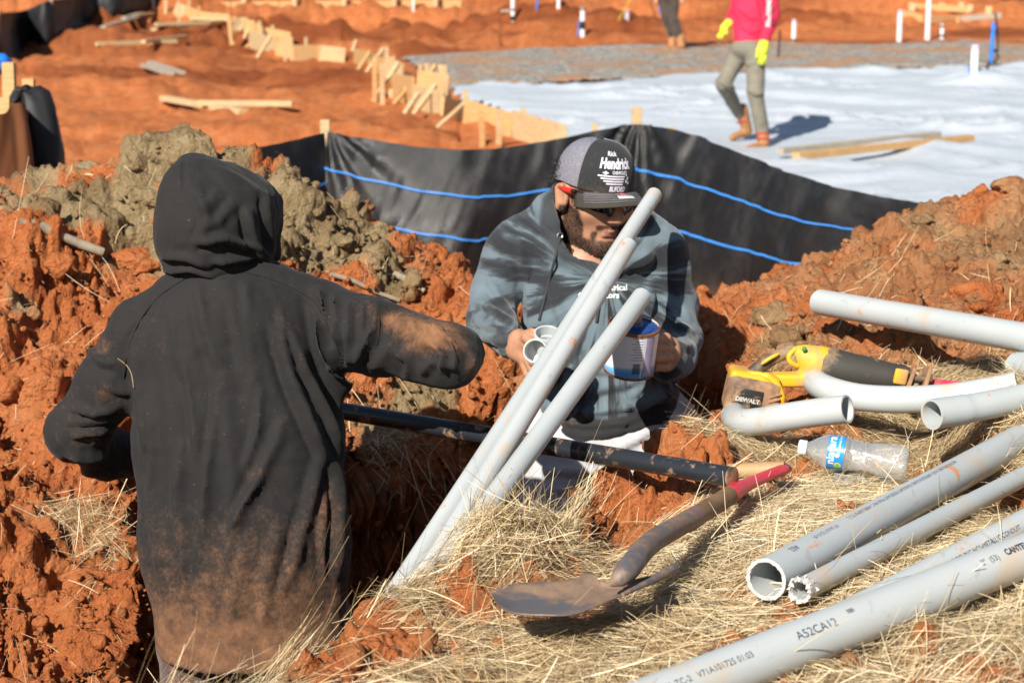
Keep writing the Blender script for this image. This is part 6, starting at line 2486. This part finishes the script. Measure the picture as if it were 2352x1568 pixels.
# trousers and boots
S = Solid((pel[0] - .33, pel[1] - .33, FLOOR_Z - .01), (pel[0] + .33, pel[1] + .30, pel[2] + .10), .0085)
S.ball(pel + (.015, 0, .0), (.185, .140, .13), .03)
for c in legs:
    S.chain([c[0], c[1] + (0, 0, 0), c[2] + (0, 0, .06)], [.112, .090, .072], .03)
PALE = cloth('pale_trousers', (.47, .475, .50), (.55, .36, .20), sheen=.1)
skinned('trousers', S, PALE, who2, 2, [([(1240, 1085), (1310, 1080), (1390, 1095)], 9, .010, .9), ([(1250, 1130), (1320, 1120), (1380, 1130)], 9, .009, .9), ([(1300, 1020), (1360, 1050), (1420, 1060)], 10, .010, .8), ([(1400, 1040), (1460, 1010), (1520, 980)], 10, .010, .8)],
        lambda V: {'dirt': .12 + .2 * np.clip(fbm(V, 6, 2, 4), 0, 1)}, lambda V: .005 * fbm(V, 13, 3, 12))
S = Solid((pel[0] - .28, pel[1] - .32, FLOOR_Z - .02), (pel[0] + .28, pel[1] + .2, FLOOR_Z + .25), .009)
for c in legs:
    S.chain([c[2] + (0, 0, .12), c[2]], [.066, .060], .02)
    S.cone(c[2] - (0, 0, .02), c[3] - (0, .03, .0), .054, .046, .02)
skinned_each('boot', S, LEATHER, who2)

# what he holds: a can in the left hand, two fittings in the right
can = empty('can', P(1450, 850, 4.06))
tag(can, 'metal can of pipe cement with white label held in the hand', 'can')
ca, cb_ = P(1444, 846, 4.065), P(1457, 746, 4.02)
ax = (cb_ - ca)
R_ = .0535
CANL = MT('can_label')
_s = CANL.sep(CANL.mapping((1, 1, 1)))
zrel = CANL.math('DIVIDE', CANL.math('SUBTRACT', _s[2], ca.z), ax.z)
lines = CANL.n('TexWave', i_Vector=CANL.obj(), i_Scale=95.0, bands_direction='Z', i_Distortion=.4).outputs['Fac']
lc = CANL.ramp(zrel, [(.0, (.10, .30, .62)), (.10, (.20, .48, .75)), (.15, (.78, .79, .82)), (1.0, (.80, .80, .83))], 'LINEAR')
CANL.set(color=lc, rough=.3)
link('can_body', lathe(ca, ax, [(0.0, R_ * .96), (.0, R_)] + [(ax.length * k / 8, R_) for k in range(1, 9)], 40), CANL.m, can)
RUST = simple('rusty_rim', (.30, .13, .05), .5, .3, 60, .2, metal=.5)
for s_ in (-.001, ax.length - .002):
    link('rim', lathe(ca + ax.normalized() * s_, ax, [(0, R_ * .97), (-.0015, R_ + .0018), (.0035, R_ + .0018), (.0045, R_ * .97)], 40), RUST, can)
lid = link('lid', lathe(ca + ax.normalized() * (ax.length - .004), ax, [(0, R_ * .98), (0, R_ * .75), (.002, R_ * .74), (.003, .018), (.012, .017), (.014, .015), (.014, 0)], 36), dirty('blue_smears', (.02, .06, .22), .3, .25, 20, (.30, .30, .40)), can)
link('brush_cap', lathe(cb_ + ax.normalized() * .008, ax, [(0, .014), (.012, .0145), (.016, .012), (.024, .0115), (.026, .006), (.0262, 0)], 20), dirty('copper_cap', (.28, .17, .12), .5, .5, 20), can)
link('handle', tube(spline([P(1400, 765, 4.02), P(1390, 790, 3.995), P(1395, 760, 3.99), P(1412, 738, 4.01), P(1420, 748, 4.04)], 24), .0012, 6), simple('wire', (.45, .38, .30), .4, metal=.6), can)
CANINK = simple('can_print', (.25, .26, .42), .5)
for k, wtxt in enumerate(('DANGER', 'EXTREMELY FLAMMABLE', 'KEEP OUT OF REACH', 'OF CHILDREN')):
    pass
rows = [(.006 * (k % 2) - .014, .030 - .0062 * k, .012, .0306 - .0062 * k + .0012) for k in range(9)]


def on_can(me, ang0, s0, mat, name):
    d = ax.normalized()
    vw = (ca - cam.location).normalized()
    n0 = -(vw - d * vw.dot(d)).normalized()
    sd_ = d.cross(n0)
    sd_ = sd_ if sd_.x > 0 else -sd_
    for w in me.vertices:
        an = ang0 + w.co.x / R_
        w.co = ca + d * (s0 + w.co.y) + (n0 * math.cos(an) + sd_ * math.sin(an)) * (R_ + .0005)
    me.update()
    return link(name, me, mat, can, smooth=False)


on_can(dashes(rows), .28, .065, CANINK, 'fine_print')
on_can(dashes([(-.001, -.052, .001, .048)]), .50, .056, simple('label_seam', (.85, .85, .88), .3), 'label_seam')
on_can(dashes([(-.008 + .0016 * k, -.012, -.008 + .0016 * k + .0009, .012) for k in range(10)]), .30, .026, INK, 'barcode')
on_can(dashes([(-.010, -.050, .012, .046)]), .78, .058, simple('shade_lilac', (.42, .36, .52), .4), 'label_shade')  # lilac strip paints the shaded side of the white label
FIT = pvc('fitting_pvc', 9)
fa, fb = P(1258, 764, 4.045), P(1260, 735, 4.02)
o = link('pipe_coupling', lathe(fa - (fb - fa) * .9, Vector((.02, -.35, .80)), [(-.02, .0255), (-.02, .0285), (.0, .0285), (.028, .0285), (.0292, .0280), (.0292, .0252), (.0285, .0245), (.006, .0240), (.005, .0205), (-.012, .0205), (-.013, 0)], 40), FIT)
tag(o, 'grey pipe coupling with its open socket facing up, held beside the conduits', 'pipe fitting')
o = link('pipe_coupling', lathe(P(1231, 806, 4.03), Vector((-.12, -1, .22)), [(-.035, .0215), (-.035, .0262), (.0, .0262), (.014, .0262), (.0152, .0256), (.0152, .0228), (.0145, .0222), (-.030, .0218), (-.031, 0)], 40), simple('fitting_rim', (.56, .57, .57), .45))
tag(o, 'pale ringed pipe fitting with its dark bore facing the camera, in the hand', 'pipe fitting')

# ------------------------------------------------------------------ the two workers on the pad
def far_person(label, pos, sc, shirt, pants, boots, parts, glove=None):
    e = empty('person', pos)
    tag(e, label, 'person')
    return e


RT = T(340, PAD)
def W(x, y, dt=0.0):
    return np.array(v3(P(x, y, RT + dt)))


def wp_(px):
    return px * RT / FOC


w3 = empty('person', W(1728, 335))
tag(w3, 'person in a red long sleeved shirt and yellow gloves walking over the plastic sheet', 'person')
REDC = MT('red_shirt')
_rz = REDC.noise(9, 4)
REDC.set(color=REDC.ramp(_rz, [(.3, (.60, .012, .055)), (.7, (.74, .022, .085))]), rough=.8)
S = Solid(W(1600, 125) - np.array([0, .45, .0]), W(1830, -60) + np.array([0, .45, .05]), .014)
S.cone(W(1722, 92), W(1730, 20), wp_(38), wp_(44), .05, flat=((0, 1, 0), .75)).cone(W(1730, 20), W(1738, -30), wp_(44), wp_(38), .05, flat=((0, 1, 0), .75))
S.chain([W(1700, -28, .15), W(1694, 20, .18), W(1676, 50, .02)], [wp_(19), wp_(16), wp_(12)], .03)
S.chain([W(1764, -22, -.12), W(1772, 38, -.14), W(1757, 92, -.22)], [wp_(20), wp_(18), wp_(13)], .03)
S.plane(W(1722, 107), (-.05, 0, -1))
rs, RV, RQ = skinned('shirt', S, REDC.m, w3, 2, [([(1700, 60), (1725, 75), (1745, 70)], 5, .02, .8), ([(1740, -10), (1752, 30), (1755, 60)], 5, -.03, .5), ([(1690, 90), (1715, 100), (1740, 95)], 4, .02, .8), ([(1700, 20), (1720, 40), (1745, 45)], 5, .015, .7)], None, lambda V: .008 * fbm(V, 7, 3, 3))
S = Solid(W(1620, 350) - np.array([0, .5, .05]), W(1810, 80) + np.array([0, .6, .0]), .014)
S.ball(W(1718, 112), (.17, .14, .12), .04)
lL = [W(1700, 120, .08), W(1661, 192, .05), W(1698, 262, .45)]
lR = [W(1736, 120, -.08), W(1735, 212, -.15), W(1750, 300, -.05)]
S.chain(lL, [wp_(24), wp_(18), wp_(14)], .03).chain(lR, [wp_(25), wp_(19), wp_(16)], .03)
KHAKI = cloth('khaki_trousers', (.20, .185, .145), (.36, .24, .14), sheen=.05)
skinned('trousers', S, KHAKI, w3, 2, [([(1650, 185), (1672, 200), (1690, 205)], 5, .02, .9), ([(1715, 205), (1735, 218), (1755, 215)], 5, .02, .9), ([(1700, 140), (1720, 150), (1740, 140)], 5, .02, .8)], lambda V: {'dirt': np.full(len(V), .2)}, lambda V: .008 * fbm(V, 6, 3, 8))
S = Solid(W(1640, 365, .0) - np.array([0, .6, .12]), W(1800, 230) + np.array([0, .75, .0]), .012)
S.chain([W(1704, 252, .45), W(1716, 300, .55)], [wp_(15), wp_(13)], .02).cone(W(1712, 304, .55), W(1682, 316, .45), wp_(10), wp_(8), .03)
S.chain([W(1748, 285, -.05), W(1755, 328, -.05)], [wp_(16), wp_(13)], .02).cone(W(1750, 334, -.05), W(1716, 342, -.20), wp_(10), wp_(7), .03)
bo_ = skinned_each('boot', S, dirty('tan_boots', (.36, .17, .065), .7, .4), w3)
bo_.sort(key=lambda o: -np.mean([v.co.y for v in o.data.vertices]))
REDB = simple('red_webbing', (.55, .05, .05), .7)
for yy in (262, 281):
    link('strap', tube([W(1703 + (yy - 262) * .25 + 15 * math.cos(a), yy + 2 * math.sin(a), .47 + (yy - 262) * .002 + .065 * math.sin(a) * 1.0) for a in np.linspace(0, 2 * PI, 14)], .008, 6), REDB, bo_[0])
for yy in (296, 308, 320):
    link('strap', tube([W(1750 + (yy - 296) * .14 + 16 * math.cos(a), yy + 2 * math.sin(a), -.05 + .065 * math.sin(a)) for a in np.linspace(0, 2 * PI, 14)], .008, 6), REDB, bo_[-1])
S = Solid(W(1630, 160) - np.array([0, .4, 0]), W(1790, 30) + np.array([0, .4, 0]), .011)
S.chain([W(1674, 54, .0), W(1664, 66, -.03)], [wp_(11), wp_(11)], .02)
for k, (fx, fy) in enumerate(((1648, 84), (1651, 87), (1655, 88), (1660, 86))):
    S.chain([W(1660, 68, -.03 - .02 * k), W(1654 + k * 2, 78, -.05 - .02 * k), W(fx, fy, -.04 - .02 * k)], [wp_(4.5), wp_(3.8), wp_(3.2)], .008)
S.chain([W(1668, 62, -.06), W(1668, 78, -.09)], [wp_(4.5), wp_(3.6)], .01)
S.chain([W(1756, 96, -.22), W(1751, 118, -.25)], [wp_(12), wp_(13.5)], .02)
for k, (fx, fy) in enumerate(((1742, 144), (1747, 148), (1752, 148), (1757, 145))):
    S.chain([W(1743 + k * 5, 122, -.25), W(fx, fy - 10, -.27), W(fx, fy, -.25)], [wp_(4.2), wp_(3.8), wp_(3.2)], .008)
S.chain([W(1742, 112, -.27), W(1738, 132, -.30)], [wp_(4.6), wp_(3.6)], .01)
skinned_each('glove', S, simple('lime_gloves', (.58, .68, .04), .7, .15, 14), w3)
S = Solid(W(1620, 340) - np.array([0, .55, .1]), W(1830, -100) + np.array([0, .55, .02]), .02)
S.cone(W(1738, -40), W(1730, -60), .06, .055, .03).ball(W(1728, -80), (.078, .098, .115), .02)
S.cone(W(1722, 92), W(1736, -20), .12, .14, .05, flat=((0, 1, 0), .7))
S.chain([W(1700, -28, .15), W(1694, 20, .18), W(1676, 50, .02)], [.05, .04, .03], .02).chain([W(1764, -22, -.12), W(1772, 38, -.14), W(1757, 92, -.22)], [.05, .04, .03], .02)
S.chain(lL, [.075, .055, .045], .03).chain(lR, [.075, .055, .045], .03)
skinned('body', S, SKIN, w3, 1, attrs=lambda V: {'beard': np.zeros(len(V)), 'lip': np.zeros(len(V))})
link('hard_hat', lathe(Vector(W(1728, -88)), Vector((0, 0, 1)), [(0, .15), (.01, .14), (.02, .12), (.08, .10), (.12, .06), (.13, 0)], 20), WHITE, w3)
for k in range(7):
    yy = 2 + k * 11
    dv = (P(1774 - k * 1.2, yy, RT) - cam.location).normalized()
b3 = BVHTree.FromPolygons([tuple(v) for v in RV], [tuple(int(i) for i in q) for q in RQ])
for txt, ox in (('SOLUTIONS', 1765), ('ELECTRIC', 1776)):
    me = text_mesh(txt, .052, bold=.002, cut=.03)
    p0 = P(ox - 1, 62, RT - .6)
    for v in me.vertices:
        q_ = p0 + Vector((.02, 0, 1)) * v.co.x * .9 + Vector((-1, 0, 0)) * v.co.y
        dv = (q_ - cam.location).normalized()
        h = b3.ray_cast(cam.location, dv, 40)
        v.co = h[0] - dv * .006 if h[0] else q_
    bad = [v for v in me.vertices if v.co.y < RT * .9 - 1.2]
    link('sleeve_print', me, WHITEP if ox == 1765 else simple('dark_print', (.10, .02, .04)), rs, smooth=False)

fp = hit(1553, 116)
FT = pix([tuple(fp)])[2][0]
def Fp(x, y, dt=0.0):
    return np.array(v3(P(x, y, FT + dt)))


fw = lambda px: px * FT / FOC
w4 = empty('person', fp)
tag(w4, 'person in dark trousers and tan boots standing on the gravel, cut by the top edge', 'person')
hipz = Fp(1536, -6)
S = Solid(Fp(1480, 125) - np.array([0, .6, .1]), Fp(1600, -40) + np.array([0, .6, 0]), .02)
S.ball(hipz, (.17, .14, .12), .04)
la = [hipz + (-.09, .05, 0), Fp(1530, 42), Fp(1545, 90, .1)]
lb = [hipz + (.09, -.05, 0), Fp(1549, 44, -.1), Fp(1562, 90, -.1)]
S.chain(la, [.10, .085, .07], .03).chain(lb, [.10, .085, .075], .03)
skinned('trousers', S, cloth('work_trousers', (.035, .032, .03), (.36, .20, .11)), w4, 2, None, lambda V: {'dirt': np.full(len(V), .35)}, lambda V: .012 * fbm(V, 6, 3, 8))
S = Solid(Fp(1490, 135) - np.array([0, .6, .1]), Fp(1600, 60) + np.array([0, .6, 0]), .018)
S.chain([Fp(1545, 86, .1), Fp(1544, 108, .1)], [.085, .075], .02).cone(Fp(1544, 110, .1), Fp(1524, 114, -.05), .06, .055, .03)
S.chain([Fp(1562, 86, -.1), Fp(1565, 108, -.1)], [.085, .075], .02).cone(Fp(1565, 110, -.1), Fp(1548, 116, -.3), .06, .055, .03)
skinned_each('boot', S, dirty('tan_boots', (.38, .18, .07), .7, .5), w4)
S = Solid(hipz - np.array([.4, .4, .1]), hipz + np.array([.4, .4, .95]), .02)
S.cone(hipz + (0, 0, .08), hipz + (0, .02, .50), .16, .19, .05, flat=((0, 1, 0), .7))
for s in (-1, 1):
    S.chain([hipz + (s * .19, 0, .50), hipz + (s * .26, .0, .25), hipz + (s * .24, -.1, .0)], [.07, .06, .05], .03)
skinned('jacket', S, DENIM, w4, 1, None, lambda V: {'dirt': np.full(len(V), .3)})
S = Solid(hipz - np.array([.4, .5, 1.0]), hipz + np.array([.4, .4, .95]), .02)
S.cone(hipz + (0, 0, .5), hipz + (0, 0, .62), .06, .055, .03).ball(hipz + (0, -.01, .72), (.078, .098, .115), .02).cone(hipz, hipz + (0, 0, .5), .12, .14, .04)
for s in (-1, 1):
    S.chain([hipz + (s * .26, .0, .25), hipz + (s * .24, -.1, .0), hipz + (s * .24, -.13, -.1)], [.04, .035, .045], .02)
S.chain(la, [.075, .055, .045], .03).chain(lb, [.075, .055, .045], .03)
skinned('body', S, SKIN, w4, 1, attrs=lambda V: {'beard': np.zeros(len(V)), 'lip': np.zeros(len(V))})

# ================================================================== RECIPROCATING SAW
SAWT = 4.02


def zs(x, y, dt=0.0):
    return z7(x, y, SAWT + dt)


def zr(px):
    return px / 2.6136 * .91875 * SAWT / FOC


saw = empty('reciprocating_saw', hit(1900, 960))
tag(saw, 'yellow and black cordless reciprocating saw caked with clay beside the trench', 'saw')
SAWY = dirty('saw_yellow', (.70, .41, .018), .45, .68, 10, (.56, .30, .14), 50, .1)
SAWB = dirty('saw_rubber', (.050, .046, .038), .6, .55, 9, (.38, .25, .14), 60, .15)
SAWM = dirty('saw_mud', (.16, .105, .07), .7, .9, 14, (.45, .25, .13), 60, .25)
lo = np.array(v3(zs(560, 1000))) - .06
hi = np.array(v3(zs(1000, 520))) + .08
S = Solid(lo, hi, .0032)
S.cone(v3(zs(700, 640)), v3(zs(860, 688)), zr(78), zr(118), .02)
S.cone(v3(zs(640, 600)), v3(zs(760, 650)), zr(36), zr(76), .02)
S.cone(v3(zs(770, 770)), v3(zs(730, 720)), zr(52), zr(70), .02)
S.plane(np.array(v3(zs(800, 640))) + np.array([zr(62), 0, -.0]), (1, .0, .18))
S.box(v3(zs(620, 778)), (zr(150), .022, zr(44)), np.eye(3), .008, .012)
skinned('housing', S, SAWY, saw, 1)
me = lathe(zs(782, 690), zs(1290, 776) - zs(782, 690), [(0, .0), (0, zr(112)), (.004, zr(124)), (zr(60), zr(128)), (zr(200), zr(122)), (zr(330), zr(112)), (zr(420), zr(104)), (zr(500), zr(98)), (zr(515), zr(90)), (zr(515), 0)], 40)
for v in me.vertices:
    v.co.z += .0012 * math.sin(v.co.x * 190) + .0010 * math.sin(v.co.y * 260 + v.co.x * 90)
link('barrel', me, SAWB, saw)
link('nose', lathe(zs(1262, 770), zs(1400, 794) - zs(1262, 770), [(0, zr(86)), (zr(10), zr(93)), (zr(90), zr(88)), (zr(100), zr(70)), (zr(130), zr(60)), (zr(130), 0)], 32), SAWB, saw)
bm = bmesh.new()
mt = frame(zs(1400, 794) - zs(1262, 770)).to_4x4()
mt.translation = zs(1312, 762, -.034)
box_bm(bm, mt, zr(88), .012, zr(104), .005)
link('yellow_latch', mesh_bm('latch', bm), SAWY, saw)
link('grip', tube(spline([zs(632, 592), zs(560, 604), zs(470, 648), zs(390, 700), zs(330, 735)], 20), [zr(34), zr(38), zr(42), zr(43), zr(43), zr(42), zr(42), zr(42), zr(42), zr(42), zr(42), zr(42), zr(42), zr(42), zr(42), zr(42), zr(42), zr(40), zr(38), zr(36)], 24), SAWB, saw)
link('grip_inlay', tube(spline([zs(515, 612, -.020), zs(460, 640, -.022), zs(400, 680, -.021)], 10), [.002, .0035, .004, .004, .004, .004, .004, .004, .0035, .002], 8), SAWY, saw)
link('trigger_guard', tube(spline([zs(625, 578, -.008), zs(592, 610, -.012), zs(580, 640, -.012), zs(598, 672, -.012), zs(640, 690, -.008)], 18), .0055, 10), SAWY, saw)
link('trigger', tube([zs(640, 610, -.004), zs(605, 640, -.008), zs(622, 668, -.006)], .008, 12), SAWB, saw)
bm = bmesh.new()
bmesh.ops.create_icosphere(bm, subdivisions=2, radius=.0055)
o = link('lock_button', mesh_bm('btn', bm), simple('green_button', (.02, .22, .09), .4), saw)
o.matrix_parent_inverse = saw.matrix_basis.inverted()
o.location = zs(682, 582, -.030)
# battery at the foot of the handle
rotb = frame((zs(520, 830) - zs(230, 775)), Vector((0, 0, 1)))
Rm = np.array(rotb)
mb = rotb.to_4x4()
mb.translation = zs(338, 880, -.005)
S = Solid(np.array(v3(zs(338, 880))) - .10, np.array(v3(zs(338, 880))) + .10, .0032)
S.box(v3(zs(338, 880, -.005)), (zr(178), .040, zr(128)), Rm, .016, .01)
skinned('battery', S, SAWM, saw, 1)
S = Solid(np.array(v3(zs(338, 780))) - .09, np.array(v3(zs(338, 780))) + .09, .0032)
S.box(v3(zs(352, 765, -.006)), (zr(165), .036, zr(44)), Rm, .010, .012)
skinned('battery_mount', S, SAWY, saw, 1)
DARKP = dirty('battery_face', (.022, .022, .022), .45, .42, 16, (.45, .27, .15), 70, .15)
for (cx_, cz_, sx2, sz2, nm) in ((-.012, -.004, .062, .046, 'battery_face'),):
    bm = bmesh.new()
    m2 = mb @ Matrix.Translation((cx_, .040 if (mb.to_3x3() @ Vector((0, 1, 0))).y < 0 else -.040, cz_))
    box_bm(bm, m2, sx2, .006, sz2, .0025)
    bf_ = link(nm, mesh_bm(nm, bm), DARKP, saw)
sgn = 1 if (mb.to_3x3() @ Vector((0, 1, 0))).y < 0 else -1
me = text_mesh('DEWALT', .0125, align='CENTER', bold=.0006)
for v in me.vertices:
    v.co = mb @ Vector((-.012 + v.co.x * 1.0, sgn * .0434, -.004 + v.co.y))
me.update()
link('lettering', me, simple('worn_white', (.52, .48, .42), .6, .25, 90), bf_, smooth=False)
for k in range(5):
    bm = bmesh.new()
    m2 = mb @ Matrix.Translation((.043, sgn * .0395, -.026 + .0105 * k)) @ Matrix.Rotation(-.5, 4, 'Y')
    box_bm(bm, m2, .026, .006, .0048, .0015)
    link('vent_rib', mesh_bm('rib', bm), SAWM, saw)
# yellow foot of the handle round the battery
link('foot', tube(spline([zs(300, 742, -.03), zs(400, 748, -.035), zs(480, 790, -.036), zs(520, 860, -.036), zs(538, 930, -.034), zs(545, 965, -.03)], 24), [.006] * 6 + [.009] * 12 + [.006] * 6, 12), SAWY, saw)
# shoe
for (x0, y0, x1, y1, w, th, d0) in ((1392, 702, 1322, 886, .052, .009, -.006), (1496, 692, 1440, 878, .050, .009, -.006)):
    a, b = zs(x0, y0, d0), zs(x1, y1, d0)
    link('shoe_plate', beam(a, b, .056, th, up=(zs(1500, 800) - zs(1400, 790)), bev=.003), SAWM, saw, smooth=False)
link('shoe_link', tube([zs(1355, 760, -.012), zs(1420, 778, -.020), zs(1470, 775, -.012)], [.012, .009, .008], 10), SAWB, saw)
link('shoe_link', tube([zs(1350, 850, -.018), zs(1420, 858, -.022), zs(1450, 850, -.012)], [.008, .006, .006], 10), BLACKP, saw)
link('bolt', lathe(zs(1490, 765, -.022), zs(1520, 768, -.03) - zs(1490, 765, -.022), [(0, .008), (.008, .008), (.010, .005), (.010, 0)], 14), MT('bright_steel').set(color=(.6, .6, .62), rough=.2, metal=1).m, saw)
a, b = zs(1478, 806, -.010), zs(1890, 832, -.02)
d = (b - a).normalized()
upb = Vector((0, 0, 1)) - d * d.z
upb.normalize()
V, Fq = [], []
nt2 = 60
for sd_ in (-1, 1):
    off = d.cross(upb) * (.0008 * sd_)
    for i in range(nt2 + 1):
        s = i / nt2
        hgt = .0105 * (1 - .15 * s) if s < .93 else .0105 * (1 - .15 * s) * (1 - (s - .93) / .07 * .8)
        p = a.lerp(b, s)
        V.append(tuple(p + upb * hgt + off))
        V.append(tuple(p - upb * (.0085 + (.002 if i % 2 else 0)) + off))
for i in range(nt2):
    q_ = (i * 2, i * 2 + 2, i * 2 + 3, i * 2 + 1)
    Fq.append(q_)
    Fq.append(tuple(reversed([k + 2 * (nt2 + 1) for k in q_])))
    Fq.append((i * 2 + 2, i * 2, i * 2 + 2 * (nt2 + 1), i * 2 + 2 + 2 * (nt2 + 1)))
me = bpy.data.meshes.new('saw_blade')
me.from_pydata(V, [], Fq)
me.update()
link('saw_blade', me, dirty('blade_paint', (.58, .045, .13), .4, .55, 16, (.50, .22, .11), 50, .05), saw, smooth=False)
